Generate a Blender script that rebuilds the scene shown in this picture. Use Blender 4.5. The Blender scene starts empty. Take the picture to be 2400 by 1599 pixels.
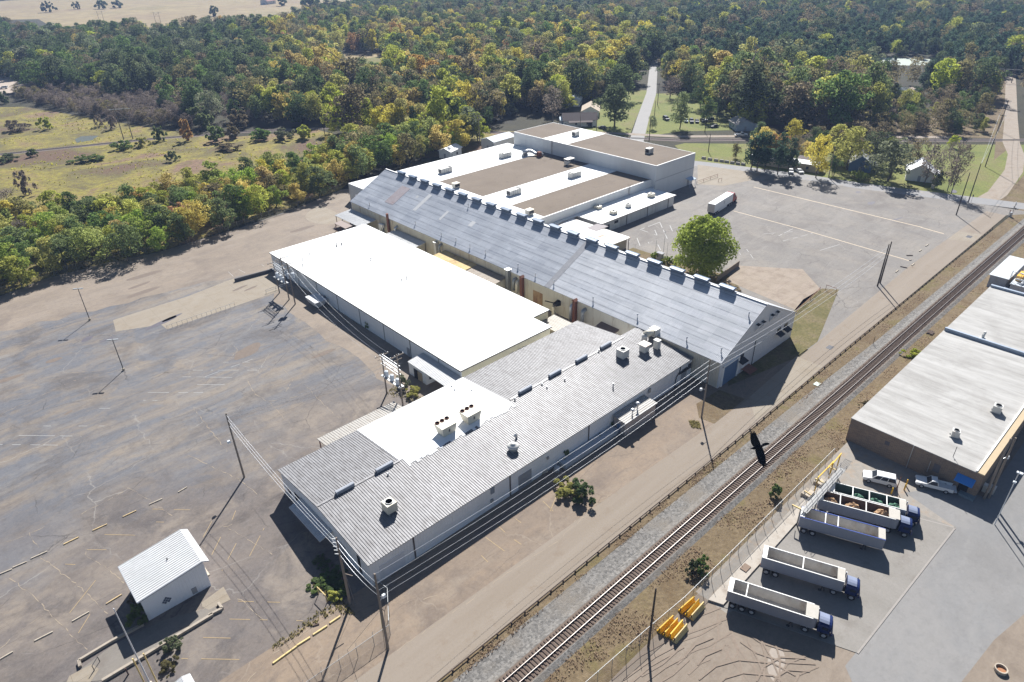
import bpy, math, random
import numpy as np
from mathutils import Vector, Matrix
random.seed(7); rng = np.random.default_rng(7)
sc = bpy.context.scene
COL = sc.collection
R = math.radians
# ------------------------------------------------------------------ camera
FOC, PITCH, ROLL, YAW, HC = 1582.3, 0.531313, -0.0229072, 0.83787, 80.0
PW, PH = 2400.0, 1599.0
Fv = np.array([math.cos(PITCH)*math.cos(YAW), math.cos(PITCH)*math.sin(YAW), -math.sin(PITCH)])
Rt0 = np.array([math.sin(YAW), -math.cos(YAW), 0.]); Up0 = np.cross(Rt0, Fv)
Rt = math.cos(ROLL)*Rt0 + math.sin(ROLL)*Up0
Up = -math.sin(ROLL)*Rt0 + math.cos(ROLL)*Up0
cd = bpy.data.cameras.new('camera'); cam = bpy.data.objects.new('camera', cd); COL.objects.link(cam)
cd.sensor_width = 36.0; cd.lens = FOC/PW*36.0; cd.clip_start = 0.5; cd.clip_end = 20000
cam.matrix_world = Matrix(((Rt[0], Up[0], -Fv[0], 0), (Rt[1], Up[1], -Fv[1], 0), (Rt[2], Up[2], -Fv[2], HC), (0, 0, 0, 1)))
sc.camera = cam
def ray(px, py):
    return Fv + (px-PW/2)/FOC*Rt - (py-PH/2)/FOC*Up
def G(px, py, z=0.0):
    d = ray(px, py); t = (z-HC)/d[2]
    return (d[0]*t, d[1]*t)
def G3(px, py, z=0.0):
    g = G(px, py, z); return (g[0], g[1], z)
def Gp(px, py, p0, nrm):
    d = ray(px, py); o = np.array([0, 0, HC]); nrm = np.array(nrm, float)
    t = (nrm @ (np.array(p0, float)-o))/(nrm @ d)
    return tuple(o+d*t)
def hgt(b, t):
    g = G(*b); d = ray(*t); return HC + d[2]*math.hypot(*g)/math.hypot(d[0], d[1])
def P(x, y, z=0.0):
    v = np.array([x, y, z-HC]); w = v @ Fv
    return PW/2+FOC*(v @ Rt)/w, PH/2-FOC*(v @ Up)/w
def pxm(x, y, z=0.0):   # photograph pixels per metre at a point
    return FOC/(np.array([x, y, z-HC]) @ Fv)
def inpoly(x, y, poly):
    c = False; n = len(poly); j = n-1
    for i in range(n):
        xi, yi = poly[i]; xj, yj = poly[j]
        if (yi > y) != (yj > y) and x < (xj-xi)*(y-yi)/(yj-yi)+xi: c = not c
        j = i
    return c
# zoom windows used when measuring the photograph
def zz(x0, y0, s): return lambda a, b: (x0+a/s, y0+b/s)
TL = zz(0, 0, 2.941); TC = zz(800, 0, 2.941); TR = zz(1600, 0, 2.941)
ML = zz(0, 533, 2.941); MC = zz(800, 533, 2.941); MR = zz(1600, 533, 2.941)
BL = zz(0, 1066, 2.941); BC = zz(800, 1066, 2.941); BR = zz(1600, 1066, 2.941)
# ------------------------------------------------------------------ materials
class NM:
    def __init__(s, name):
        s.m = bpy.data.materials.new(name); s.m.use_nodes = True
        s.t = s.m.node_tree; s.t.nodes.clear()
        s.out = s.t.nodes.new('ShaderNodeOutputMaterial')
    def n(s, ty, ins=None, **props):
        nd = s.t.nodes.new(ty)
        for k, v in props.items(): setattr(nd, k, v)
        for k, v in (ins or {}).items(): s.set(nd.inputs[k], v)
        return nd
    def set(s, sock, v):
        if isinstance(v, bpy.types.NodeSocket): s.t.links.new(v, sock)
        elif isinstance(v, (tuple, list)) and sock.type == 'RGBA' and len(v) == 3: sock.default_value = (*v, 1)
        else: sock.default_value = v
    def pos(s): return s.n('ShaderNodeNewGeometry').outputs['Position']
    def obj(s): return s.n('ShaderNodeTexCoord').outputs['Object']
    def map(s, v, scale=(1, 1, 1), rot=0, loc=(0, 0, 0)):
        return s.n('ShaderNodeMapping', {'Vector': v, 'Scale': scale, 'Rotation': (0, 0, rot), 'Location': loc}).outputs[0]
    def noise(s, v, scale, detail=5, rough=.6, dist=0):
        return s.n('ShaderNodeTexNoise', {'Vector': v, 'Scale': scale, 'Detail': detail, 'Roughness': rough, 'Distortion': dist}).outputs['Fac']
    def ncol(s, v, scale, detail=3):
        return s.n('ShaderNodeTexNoise', {'Vector': v, 'Scale': scale, 'Detail': detail}).outputs['Color']
    def vor(s, v, scale, feat='DISTANCE_TO_EDGE', out='Distance', rnd=1.0):
        return s.n('ShaderNodeTexVoronoi', {'Vector': v, 'Scale': scale, 'Randomness': rnd}, feature=feat).outputs[out]
    def ramp(s, f, stops, interp='LINEAR'):
        nd = s.n('ShaderNodeValToRGB', {'Fac': f}); e = nd.color_ramp.elements; nd.color_ramp.interpolation = interp
        while len(e) < len(stops): e.new(.5)
        for el, (p, c) in zip(e, stops):
            el.position = p; el.color = (*c, 1) if isinstance(c, (tuple, list)) else (c, c, c, 1)
        return nd.outputs['Color']
    def step(s, f, a, b):   # 0 below a, 1 above b
        return s.n('ShaderNodeMapRange', {'Value': f, 'From Min': a, 'From Max': b}).outputs[0]
    def mix(s, f, a, b, mode='MIX'):
        nd = s.n('ShaderNodeMix', data_type='RGBA', blend_type=mode)
        s.set(nd.inputs[0], f); s.set(nd.inputs[6], a); s.set(nd.inputs[7], b); return nd.outputs[2]
    def math(s, op, a, b=0.0):
        nd = s.n('ShaderNodeMath', operation=op); s.set(nd.inputs[0], a); s.set(nd.inputs[1], b); return nd.outputs[0]
    def add(s, v, w):
        nd = s.n('ShaderNodeVectorMath', operation='ADD'); s.set(nd.inputs[0], v); s.set(nd.inputs[1], w); return nd.outputs[0]
    def scl(s, v, k):
        nd = s.n('ShaderNodeVectorMath', operation='SCALE'); s.set(nd.inputs[0], v); s.set(nd.inputs['Scale'], k); return nd.outputs[0]
    def xyz(s, v): return s.n('ShaderNodeSeparateXYZ', {'Vector': v}).outputs
    def comb(s, x, y, z=0.0): return s.n('ShaderNodeCombineXYZ', {'X': x, 'Y': y, 'Z': z}).outputs[0]
    def fin(s, col, rough=.8, metal=0.0, bump=None, bs=.5, bd=.05, spec=.3):
        b = s.n('ShaderNodeBsdfPrincipled', {'Base Color': col, 'Roughness': rough, 'Metallic': metal, 'Specular IOR Level': spec})
        if bump is not None:
            bn = s.n('ShaderNodeBump', {'Height': bump, 'Strength': bs, 'Distance': bd}); s.t.links.new(bn.outputs[0], b.inputs['Normal'])
        s.t.links.new(b.outputs[0], s.out.inputs[0]); return s.m
ALB = .66
def alb(*cs): return [tuple(x*ALB for x in c) for c in cs]
def mul(c, k): return tuple(min(1, x*k) for x in c)
def simple(name, c, rough=.7, metal=0., var=.12, scale=1.5, dirt=None, dk=.5, world=True, spec=.3):
    N = NM(name); v = N.pos() if world else N.obj()
    n1 = N.noise(v, scale, 5, .65)
    col = N.mix(n1, mul(c, 1-var), mul(c, 1+var))
    if dirt:
        f = N.step(N.noise(N.map(v, (1, 1, .35)), scale*.45, 6, .7), dk, dk+.25); col = N.mix(f, col, dirt)
    return N.fin(col, rough, metal, spec=spec)
def lot_mat(name, A, B, C, D, streak=(.016, .15, 1), wB=(.44, .60), wC=(.50, .64), crack=1.0, seed=0.0, grain=.2, zone=None):
    A, B, C, D = alb(A, B, C, D); N = NM(name); p = N.map(N.pos(), loc=(seed, seed*.7, 0))
    warp = N.add(p, N.scl(N.ncol(p, .05, 4), 5.0))
    s1 = N.noise(N.map(warp, streak, -.04), 1.0, 9, .68, .15)
    s2 = N.noise(N.map(warp, (.03, .26, 1), .10), 1.0, 8, .7)
    s3 = N.noise(p, .075, 8, .68, .5)
    s4 = N.noise(N.map(warp, (.06, .75, 1), -.03), 1.0, 7, .75)
    s5 = N.noise(N.map(p, (.5, 1.0, 1)), .55, 7, .72)
    if zone:
        yy = N.xyz(N.pos())[1]; zf = N.math('ADD', N.math('SUBTRACT', 1.0, N.step(yy, 88.0, 128.0)), N.math('MULTIPLY', N.math('SUBTRACT', N.noise(p, .03, 4), .5), 1.6)); zf = N.step(zf, .2, .8)
        q1 = N.noise(warp, .07, 9, .66, .9); q2 = N.noise(N.map(p, (1, 1, 1), loc=(31, 7, 0)), .10, 9, .68, .8)
        bro = N.mix(N.step(q1, .48, .60), zone[0], zone[1]); bro = N.mix(N.math('MULTIPLY', N.step(q2, .47, .60), .85), bro, zone[2])
    pan = N.n('ShaderNodeTexBrick', {'Vector': N.map(p, (1, 1, 1), .02), 'Color1': (.0, .0, .0), 'Color2': (1, 1, 1), 'Mortar': (.5, .5, .5), 'Scale': 1.0, 'Mortar Size': .0, 'Brick Width': 23.0, 'Row Height': 9.0, 'Bias': 0.0}, offset=.4).outputs['Color']
    col = N.mix(N.step(s1, *wB), A, B)
    col = N.mix(N.math('MULTIPLY', N.step(s3, *wC), .8), col, C)
    col = N.mix(N.math('MULTIPLY', N.step(s2, .52, .70), .65), col, D)
    col = N.mix(N.math('MULTIPLY', N.step(s4, .53, .68), .65), col, mul(C, 1.15))
    col = N.mix(N.math('MULTIPLY', N.step(s5, .54, .72), .45), col, mul(B, .78))
    if zone: col = N.mix(N.math('MULTIPLY', zf, .85), col, bro)
    col = N.mix(.10, col, N.mix(pan, mul(C, .7), mul(D, 1.1)))
    mo = N.noise(p, .8, 10, .74); col = N.mix(N.math('MULTIPLY', N.step(mo, .50, .66), .38), col, mul(C, .8)); mo2 = N.noise(N.map(p, (1, 1, 1), loc=(50, 3, 0)), 1.3, 9, .74); col = N.mix(N.math('MULTIPLY', N.step(mo2, .55, .70), .35), col, mul(D, 1.05))
    g = N.noise(p, 2.4, 7, .78)
    col = N.mix(grain, col, N.mix(N.step(g, .25, .75), mul(A, .35), mul(D, 1.25)))
    if crack:
        wp = N.add(p, N.scl(N.ncol(p, .45, 5), 1.8))
        c1 = N.math('SUBTRACT', 1.0, N.step(N.vor(wp, .058), .0015, .006))
        cm = N.step(N.noise(p, .07, 4), .48, .60)
        col = N.mix(N.math('MULTIPLY', N.math('MULTIPLY', c1, cm), .6*crack), col, mul(D, 1.15))
        wp2 = N.add(p, N.scl(N.ncol(p, .9, 5), .8))
        c2 = N.math('SUBTRACT', 1.0, N.step(N.vor(N.map(wp2, (.5, 1, 1)), .15), .002, .011))
        cm2 = N.step(N.noise(N.map(p, (1, 1, 1), loc=(40, 9, 0)), .08, 4), .47, .6)
        col = N.mix(N.math('MULTIPLY', N.math('MULTIPLY', c2, cm2), .6*crack), col, mul(C, .5))
    return N.fin(col, .85, bump=g, bs=.15, bd=.02)
def joint_concrete(name, c1, c2, jx=6.0, jy=6.0, dirt=(.25, .18, .12), dk=.5, streak=(.05, .3, 1), grain=.3):
    c1, c2, dirt = alb(c1, c2, dirt); N = NM(name); p = N.pos()
    s1 = N.noise(N.map(p, streak), 1.0, 6, .6); s2 = N.noise(p, .35, 6, .7); g = N.noise(p, 3.0, 5, .7)
    col = N.mix(N.step(s1, .35, .65), c1, c2)
    col = N.mix(N.math('MULTIPLY', N.step(s2, dk, dk+.25), .6), col, dirt)
    col = N.mix(N.math('MULTIPLY', N.step(g, .3, .75), grain), col, mul(c1, .55))
    x, y, z = N.xyz(p)[:3]
    for a, sp in ((x, jx), (y, jy)):
        if sp:
            fr = N.math('FRACT', N.math('DIVIDE', a, sp))
            l = N.math('LESS_THAN', fr, .05/sp)
            col = N.mix(N.math('MULTIPLY', l, .55), col, mul(dirt, .5))
    return N.fin(col, .9, bump=g, bs=.1, bd=.02)
def ribwall(name, c, axis='x', sp=.3, dirt=(.30, .19, .10), dk=.58, amt=.6, rough=.55, rust=None):
    N = NM(name); p = N.pos(); x, y, z = N.xyz(p)[:3]
    a = N.math('ADD', x, y)
    fr = N.math('FRACT', N.math('DIVIDE', a, sp)); rib = N.math('LESS_THAN', fr, .22)
    n1 = N.noise(N.map(p, (1, 1, .12)), .9, 6, .7); n2 = N.noise(p, .25, 4)
    col = N.mix(n2, mul(c, .88), mul(c, 1.08))
    col = N.mix(N.math('MULTIPLY', N.step(n1, dk, dk+.22), amt), col, dirt)
    pan = N.noise(N.comb(N.math('FLOOR', N.math('DIVIDE', a, sp*3)), 0.0, 0.0), 7.3, 0)
    col = N.mix(.22, col, N.mix(pan, mul(c, .6), mul(c, 1.15)))
    if rust:
        n3 = N.noise(N.map(p, (1, 1, .2)), .5, 6, .75); col = N.mix(N.math('MULTIPLY', N.step(n3, .56, .74), .85), col, rust)
    return N.fin(col, rough, bump=rib, bs=.9, bd=.05)
def panelroof(name, c1, c2, c3, rowlen=2.2, ax='y', seam=(.22, .24, .28), metal=.0, rough=.5, rustc=None):
    c1, c2, c3, seam = alb(c1, c2, c3, seam)
    # ax = direction along the eave; rows of sheets step up the slope
    N = NM(name); p = N.pos(); x, y, z = N.xyz(p)[:3]
    u, w = (y, x) if ax == 'y' else (x, y)
    uv = N.comb(u, w)
    br = N.n('ShaderNodeTexBrick', {'Vector': uv, 'Color1': c1, 'Color2': c2, 'Mortar': seam, 'Scale': 1.0, 'Mortar Size': .02, 'Mortar Smooth': .8, 'Bias': -.1, 'Brick Width': 4.9, 'Row Height': rowlen}, offset=.37, squash=1.0)
    st = N.noise(N.comb(N.math('MULTIPLY', u, 3.4), N.math('MULTIPLY', w, .28)), 1.0, 7, .78)
    bl = N.noise(p, .12, 5, .6); rows = N.noise(N.comb(N.math('MULTIPLY', u, .03), N.math('MULTIPLY', w, .8)), 1.0, 4, .6)
    col = N.mix(N.math('MULTIPLY', N.step(st, .42, .74), .8), br.outputs['Color'], c3)
    col = N.mix(N.math('MULTIPLY', N.step(bl, .42, .62), .55), col, mul(c2, .72))
    col = N.mix(N.math('MULTIPLY', N.step(rows, .48, .64), .6), col, mul(c1, .68))
    rw = N.math('FRACT', N.math('DIVIDE', N.math('ADD', w, N.math('MULTIPLY', N.noise(N.comb(N.math('MULTIPLY', u, .35), N.math('FLOOR', N.math('DIVIDE', w, rowlen))), 1.0, 3), .22)), rowlen)); rl = N.math('SUBTRACT', 1.0, N.step(N.math('ABSOLUTE', N.math('SUBTRACT', rw, .5)), .02, .10)); col = N.mix(N.math('MULTIPLY', N.math('MULTIPLY', rl, N.step(N.noise(N.comb(N.math('MULTIPLY', u, .5), N.math('MULTIPLY', w, .4)), 1.0, 4), .3, .55)), .8), col, seam)
    pn = N.noise(N.comb(N.math('FLOOR', N.math('DIVIDE', u, 3.3)), N.math('FLOOR', N.math('DIVIDE', w, rowlen)), 0.0), 5.3, 0); col = N.mix(.20, col, N.mix(N.step(pn, .3, .7), mul(c1, .72), mul(c3, 1.0)))
    if rustc:
        r1 = N.step(N.noise(N.comb(N.math('MULTIPLY', u, .5), N.math('MULTIPLY', w, .35)), 1.0, 6, .75), .60, .76); col = N.mix(N.math('MULTIPLY', r1, .4), col, rustc)
    fr = N.math('SINE', N.math('MULTIPLY', u, 2*math.pi/.32))
    return N.fin(col, rough, metal, bump=fr, bs=.35, bd=.03)
def whiteroof(name, c=(.82, .82, .80), dirt=(.42, .33, .24), dk=.64, amt=.5):
    N = NM(name); p = N.pos()
    n1 = N.noise(N.map(p, (.5, .5, 1)), 1.0, 7, .7); n2 = N.noise(p, .08, 4)
    col = N.mix(n2, mul(c, .95), mul(c, 1.04)); col = N.mix(N.math('MULTIPLY', N.step(n1, dk, dk+.18), amt), col, dirt)
    return N.fin(col, .7)
def weathered_shaded_rib(name, c1, c2, dark, axis='x', sp=.6, metal=.2):
    c1, c2, dark = alb(c1, c2, dark); N = NM(name); p = N.pos(); x, y, z = N.xyz(p)[:3]
    u, w = (x, y) if axis == 'x' else (y, x)
    st = N.noise(N.comb(N.math('MULTIPLY', u, 3.1), N.math('MULTIPLY', w, .5)), 1.0, 6, .75)
    pan = N.noise(N.comb(N.math('FLOOR', N.math('DIVIDE', u, sp)), N.math('MULTIPLY', w, .12)), 3.7, 3, .6)
    bl = N.noise(p, .1, 5, .6)
    col = N.mix(N.step(st, .35, .68), c1, c2)
    col = N.mix(N.math('MULTIPLY', N.step(pan, .45, .7), .55), col, dark)
    col = N.mix(N.math('MULTIPLY', N.step(bl, .45, .7), .35), col, mul(c1, .7))
    fr = N.math('FRACT', N.math('DIVIDE', u, sp*.5)); col = N.mix(N.math('MULTIPLY', N.math('MULTIPLY', N.math('LESS_THAN', fr, .30), N.step(st, .30, .5)), .42), col, mul(dark, .85))  # regular dark stripes: rib shadow lines put into the weathered colour
    sp2 = N.noise(p, 4.5, 4, .8); col = N.mix(N.math('MULTIPLY', N.step(sp2, .56, .7), .7), col, mul(dark, .8))
    return N.fin(col, .55, metal)
def gravelroof(name, c1, c2):
    c1, c2 = alb(c1, c2); N = NM(name); p = N.pos()
    n1 = N.noise(p, .09, 7, .65, .4); n2 = N.noise(p, 2.0, 5, .8); n3 = N.noise(p, .35, 6, .7)
    col = N.mix(N.step(n1, .35, .68), c1, c2); col = N.mix(.4, col, N.mix(n2, mul(c1, .45), mul(c2, 1.25)))
    col = N.mix(N.math('MULTIPLY', N.step(n3, .58, .72), .5), col, mul(c1, .5))
    return N.fin(col, .95, bump=n2, bs=.3, bd=.03)
def leafmat(name, c1, c2):
    N = NM(name); oi = N.n('ShaderNodeObjectInfo').outputs['Random']
    t = N.n('ShaderNodeAttribute', attribute_name='tint').outputs['Fac']
    col = N.mix(t, c1, c2)
    hs = N.n('ShaderNodeHueSaturation', {'Hue': N.math('ADD', .482, N.math('MULTIPLY', oi, .036)), 'Saturation': N.math('ADD', .74, N.math('MULTIPLY', oi, .22)), 'Value': N.math('ADD', .82, N.math('MULTIPLY', N.math('FRACT', N.math('MULTIPLY', oi, 7.13)), .36)), 'Color': col}).outputs[0]
    d = N.n('ShaderNodeBsdfDiffuse', {'Color': hs}); tr = N.n('ShaderNodeBsdfTranslucent', {'Color': hs})
    mx = N.n('ShaderNodeMixShader', {0: .58}); N.t.links.new(d.outputs[0], mx.inputs[1]); N.t.links.new(tr.outputs[0], mx.inputs[2])
    N.t.links.new(mx.outputs[0], N.out.inputs[0]); return N.m
def linkmat(name, c, a):
    N = NM(name); b = N.n('ShaderNodeBsdfPrincipled', {'Base Color': c, 'Roughness': .5, 'Metallic': .6}); t = N.n('ShaderNodeBsdfTransparent')
    mx = N.n('ShaderNodeMixShader', {0: a}); N.t.links.new(t.outputs[0], mx.inputs[1]); N.t.links.new(b.outputs[0], mx.inputs[2])
    N.t.links.new(mx.outputs[0], N.out.inputs[0]); return N.m
# ------------------------------------------------------------------ mesh builder
class MB:
    def __init__(s): s.v = []; s.f = []; s.mi = []
    def face(s, pts, m=0):
        i = len(s.v); s.v += [tuple(map(float, p)) for p in pts]; s.f.append(tuple(range(i, i+len(pts)))); s.mi.append(m); return s
    def box(s, x0, y0, z0, x1, y1, z1, m=0):
        if x0 > x1: x0, x1 = x1, x0
        if y0 > y1: y0, y1 = y1, y0
        return s.hexa([(x0, y0, z0), (x1, y0, z0), (x1, y1, z0), (x0, y1, z0)], [(x0, y0, z1), (x1, y0, z1), (x1, y1, z1), (x0, y1, z1)], m)
    def hexa(s, b, t, m=0):
        n = len(b); i = len(s.v); s.v += [tuple(map(float, p)) for p in list(b)+list(t)]
        s.f.append(tuple(i+k for k in reversed(range(n)))); s.f.append(tuple(i+n+k for k in range(n))); s.mi += [m, m]
        for k in range(n):
            s.f.append((i+k, i+(k+1) % n, i+n+(k+1) % n, i+n+k)); s.mi.append(m)
        return s
    def prism(s, poly, z0, z1, m=0):
        a = sum(poly[k][0]*poly[(k+1) % len(poly)][1]-poly[(k+1) % len(poly)][0]*poly[k][1] for k in range(len(poly)))
        if a < 0: poly = poly[::-1]
        return s.hexa([(x, y, z0) for x, y in poly], [(x, y, z1) for x, y in poly], m)
    def extr(s, prof, axis, a0, a1, m=0):   # profile in the plane across axis, swept along it
        f = {'x': lambda p, a: (a, p[0], p[1]), 'y': lambda p, a: (p[0], a, p[1]), 'z': lambda p, a: (p[0], p[1], a)}[axis]
        return s.hexa([f(p, a0) for p in prof], [f(p, a1) for p in prof], m)
    def beam(s, p, q, w, h=None, m=0, up=(0, 0, 1)):
        h = h or w; p = Vector(p); q = Vector(q); d = (q-p)
        if d.length < 1e-6: return s
        d.normalize(); u = Vector(up)
        if abs(d.dot(u)) > .97: u = Vector((1, 0, 0))
        a = d.cross(u).normalized(); b = a.cross(d).normalized()
        c = [(-w/2, -h/2), (w/2, -h/2), (w/2, h/2), (-w/2, h/2)]
        return s.hexa([p+a*x+b*y for x, y in c], [q+a*x+b*y for x, y in c], m)
    def tube(s, pts, r, n=8, m=0, cap=True):
        pts = [Vector(p) for p in pts]; k = len(pts); rr = r if isinstance(r, (list, tuple)) else [r]*k
        i0 = len(s.v); pa = None
        for i, p in enumerate(pts):
            d = (pts[min(i+1, k-1)]-pts[max(i-1, 0)]).normalized()
            if pa is None: a = d.orthogonal().normalized()
            else:
                a = pa-d*pa.dot(d)
                a = a.normalized() if a.length > 1e-5 else d.orthogonal().normalized()
            pa = a; b = d.cross(a)
            for j in range(n):
                t = 2*math.pi*j/n; s.v.append(tuple(p+(a*math.cos(t)+b*math.sin(t))*rr[i]))
        for i in range(k-1):
            for j in range(n):
                s.f.append((i0+i*n+j, i0+i*n+(j+1) % n, i0+(i+1)*n+(j+1) % n, i0+(i+1)*n+j)); s.mi.append(m)
        if cap:
            s.f.append(tuple(i0+j for j in reversed(range(n)))); s.f.append(tuple(i0+(k-1)*n+j for j in range(n))); s.mi += [m, m]
        return s
    def cyl(s, x, y, z0, z1, r, n=12, m=0, r2=None): return s.tube([(x, y, z0), (x, y, z1)], [r, r if r2 is None else r2], n, m)
    def lathe(s, x, y, prof, n=16, m=0): return s.tube([(x, y, z) for r, z in prof], [max(r, .002) for r, z in prof], n, m)
    def shift(s, d): s.v = [(a+d[0], b+d[1], c+d[2]) for a, b, c in s.v]; return s
    def rib(s, x0, x1, y0, y1, zf, along='y', sp=.6, w=.14, h=.07, m=0, breaks=()):
        a0, a1 = (x0, x1) if along == 'y' else (y0, y1); b0, b1 = (y0, y1) if along == 'y' else (x0, x1)
        n = max(1, int((a1-a0)/sp)); seg = [b0]+[b for b in breaks if b0 < b < b1]+[b1]
        for i in range(n+1):
            c = a0+.05+(a1-a0-.1)*i/n
            for q in range(len(seg)-1):
                pr = []
                for (dx, dz) in ((-w/2, 0.0), (w/2, 0.0), (w*.25, h), (-w*.25, h)):
                    e = []
                    for bb in (seg[q], seg[q+1]):
                        X, Y = (c+dx, bb) if along == 'y' else (bb, c+dx)
                        e.append((X, Y, zf(X, Y)+dz-.004*(dz == 0)))
                    pr.append(e)
                s.hexa([e[0] for e in pr], [e[1] for e in pr], m)
        return s
def tag(o, label=None, cat=None, group=None, kind=None):
    if label: o['label'] = label
    if cat: o['category'] = cat
    if group: o['group'] = group
    if kind: o['kind'] = kind
    return o
def build(mb, name, mats, parent=None, world=True, smooth=False):
    me = bpy.data.meshes.new(name); me.from_pydata(mb.v, [], mb.f)
    mats = mats if isinstance(mats, (list, tuple)) else [mats]
    for m in mats: me.materials.append(m)
    if len(mats) > 1: me.polygons.foreach_set('material_index', mb.mi)
    if smooth: me.polygons.foreach_set('use_smooth', [True]*len(me.polygons))
    o = bpy.data.objects.new(name, me); COL.objects.link(o)
    if parent is not None:
        o.parent = parent
        if world:
            l = ROOTLOC[parent.name]; me.transform(Matrix.Translation((-l[0], -l[1], -l[2])))
    me.update(); return o
ROOTLOC = {}
def thing(name, label, cat, loc=(0, 0, 0), rz=0, group=None):
    o = bpy.data.objects.new(name, None); COL.objects.link(o); o.empty_display_size = .5
    o.location = loc; o.rotation_euler = (0, 0, rz); ROOTLOC[o.name] = tuple(loc); return tag(o, label, cat, group)
def part(mb, name, mats, parent, world=True, smooth=False):
    o = build(mb, name, mats, parent, world, smooth); ROOTLOC[o.name] = ROOTLOC[parent.name] if world else (0, 0, 0); return o
def solo(mb, name, mats, label, cat, group=None, smooth=False, loc=None):   # a thing that is one mesh, origin at its base
    if loc is None:
        a = np.array(mb.v); loc = ((a[:, 0].min()+a[:, 0].max())/2, (a[:, 1].min()+a[:, 1].max())/2, a[:, 2].min())
    mb.shift((-loc[0], -loc[1], -loc[2])); o = build(mb, name, mats, None, smooth=smooth); o.location = loc; ROOTLOC[o.name] = tuple(loc)
    return tag(o, label, cat, group)
def struct(mb, name, mats): return tag(build(mb, name, mats), kind='structure')
def sheet(name, poly, z, mat): return struct(MB().face([(x, y, z) for x, y in poly]), name, mat)
def rect(x0, y0, x1, y1): return [(x0, y0), (x1, y0), (x1, y1), (x0, y1)]
KIDS = {}
def dup(o, loc=None, rz=None, label=None, group=None, scale=None):
    c = o.copy(); COL.objects.link(c)
    if loc is not None: c.location = loc; ROOTLOC[c.name] = tuple(loc)
    if rz is not None: c.rotation_euler = (0, 0, rz)
    if scale is not None: c.scale = scale
    if label: c['label'] = label
    if group: c['group'] = group
    def rec(src, dst):
        for ch in list(src.children):
            d = ch.copy(); COL.objects.link(d); d.parent = dst; rec(ch, d)
    rec(o, c); return c
# ------------------------------------------------------------------ the setting
ASPH = lot_mat('lot_asphalt', (.18, .19, .22), (.345, .28, .215), (.11, .092, .088), (.37, .345, .315), zone=alb((.21, .168, .145), (.37, .295, .225), (.10, .076, .07)))
ASPH2 = lot_mat('yard_asphalt', (.285, .262, .24), (.36, .32, .275), (.19, .165, .15), (.41, .38, .345), streak=(.13, .025, 1), crack=1.0, seed=310.0, wB=(.44, .62))
ROADM = joint_concrete('road_surface', (.36, .295, .23), (.41, .345, .28), 0, 0, (.26, .17, .10), .56, (.02, .35, 1), .22)
APRON = lot_mat('apron_asphalt', (.31, .235, .175), (.40, .295, .205), (.17, .13, .11), (.42, .35, .275), streak=(.05, .12, 1), seed=77.0, crack=.6)
CONC = joint_concrete('pale_concrete', (.42, .355, .275), (.46, .40, .32), 7.0, 7.0, (.33, .25, .16), .5)
CONC2 = joint_concrete('slab_concrete', (.36, .335, .30), (.41, .38, .345), 0, 0, (.22, .185, .155), .52, (.25, .06, 1))
YARD = lot_mat('drive_asphalt', (.31, .305, .30), (.36, .345, .33), (.28, .27, .26), (.40, .385, .37), streak=(.03, .12, 1), crack=.1, seed=500.0, grain=.12)
DIRT = lot_mat('bare_dirt', (.33, .265, .205), (.36, .29, .225), (.24, .185, .14), (.43, .36, .29), streak=(.1, .1, 1), crack=0, seed=900.0)
def veg(name, cols, sc1=.05, sc2=.6, bump=1.0):
    cols = alb(*cols); N = NM(name); p = N.pos()
    n1 = N.noise(N.map(p, (1, 1, 1), .5), sc1, 7, .62, .5); n2 = N.noise(p, sc2, 6, .75); n3 = N.noise(p, sc1*4.3, 5, .6)
    col = N.ramp(n1, [(.36, cols[0]), (.44, cols[1]), (.52, cols[2]), (.61, cols[3])])
    col = N.mix(N.math('MULTIPLY', N.step(n3, .48, .66), .55), col, cols[1])
    col = N.mix(N.step(n2, .25, .75), mul(cols[0], .55), col)
    return N.fin(col, .95, bump=n2, bs=.8*bump, bd=.3)
FLOORM = veg('woodland_floor', [(.05, .045, .03), (.07, .065, .03), (.10, .085, .04), (.07, .08, .03)], .02)
MEADOW = veg('meadow_grass', [(.23, .14, .09), (.235, .225, .065), (.53, .475, .065), (.40, .255, .165)], .026, .5)
TUFTG = veg('patchy_grass', [(.19, .17, .06), (.27, .23, .09), (.36, .285, .15), (.33, .24, .15)], .16, 1.5, .5)
LAWN = veg('mown_lawn', [(.22, .26, .06), (.29, .32, .075), (.36, .37, .09), (.38, .32, .13)], .05, 1.2, .4)
DRYG = veg('dry_grass_ground', [(.24, .165, .09), (.30, .225, .13), (.36, .27, .16), (.28, .235, .09)], .12, 1.4, .6)
FARF = veg('pasture', [(.46, .34, .19), (.50, .385, .20), (.58, .455, .225), (.42, .35, .15)], .006, .05, .2)
GREENF = veg('green_patch', [(.25, .24, .06), (.28, .28, .07), (.30, .28, .09), (.3, .22, .1)], .03, .5, .3)
N = NM('crushed_stone'); p = N.pos(); v = N.vor(p, 3.2, 'F1', 'Color'); g = N.noise(p, 4.0, 4, .8); bl = N.noise(p, .15, 5, .6)
c = N.mix(N.n('ShaderNodeSeparateColor', {'Color': v}).outputs[0], (.07, .063, .055), (.27, .25, .225)); c = N.mix(N.step(bl, .5, .7), c, (.20, .165, .125)); c = N.mix(.4, c, N.mix(g, (.04, .04, .04), (.30, .29, .275)))
STONE = N.fin(c, .95, bump=g, bs=.8, bd=.1)
sheet('ground', [(-9000, -9000), (9000, -9000), (9000, 9000), (-9000, 9000)], -.10, FLOORM)
LOT = [(-70, 65), (-70, 214), (7.8, 217), (19, 221), (37, 220.6), (50, 218.3), (76, 220), (100, 224.6), (122, 231.6), (137, 226), (150, 222), (200, 219), (200, 63), (108, 63), (108, 59.8), (70, 59.8), (28, 64.4)]
sheet('parking_lot', LOT, 0.0, ASPH)
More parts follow.
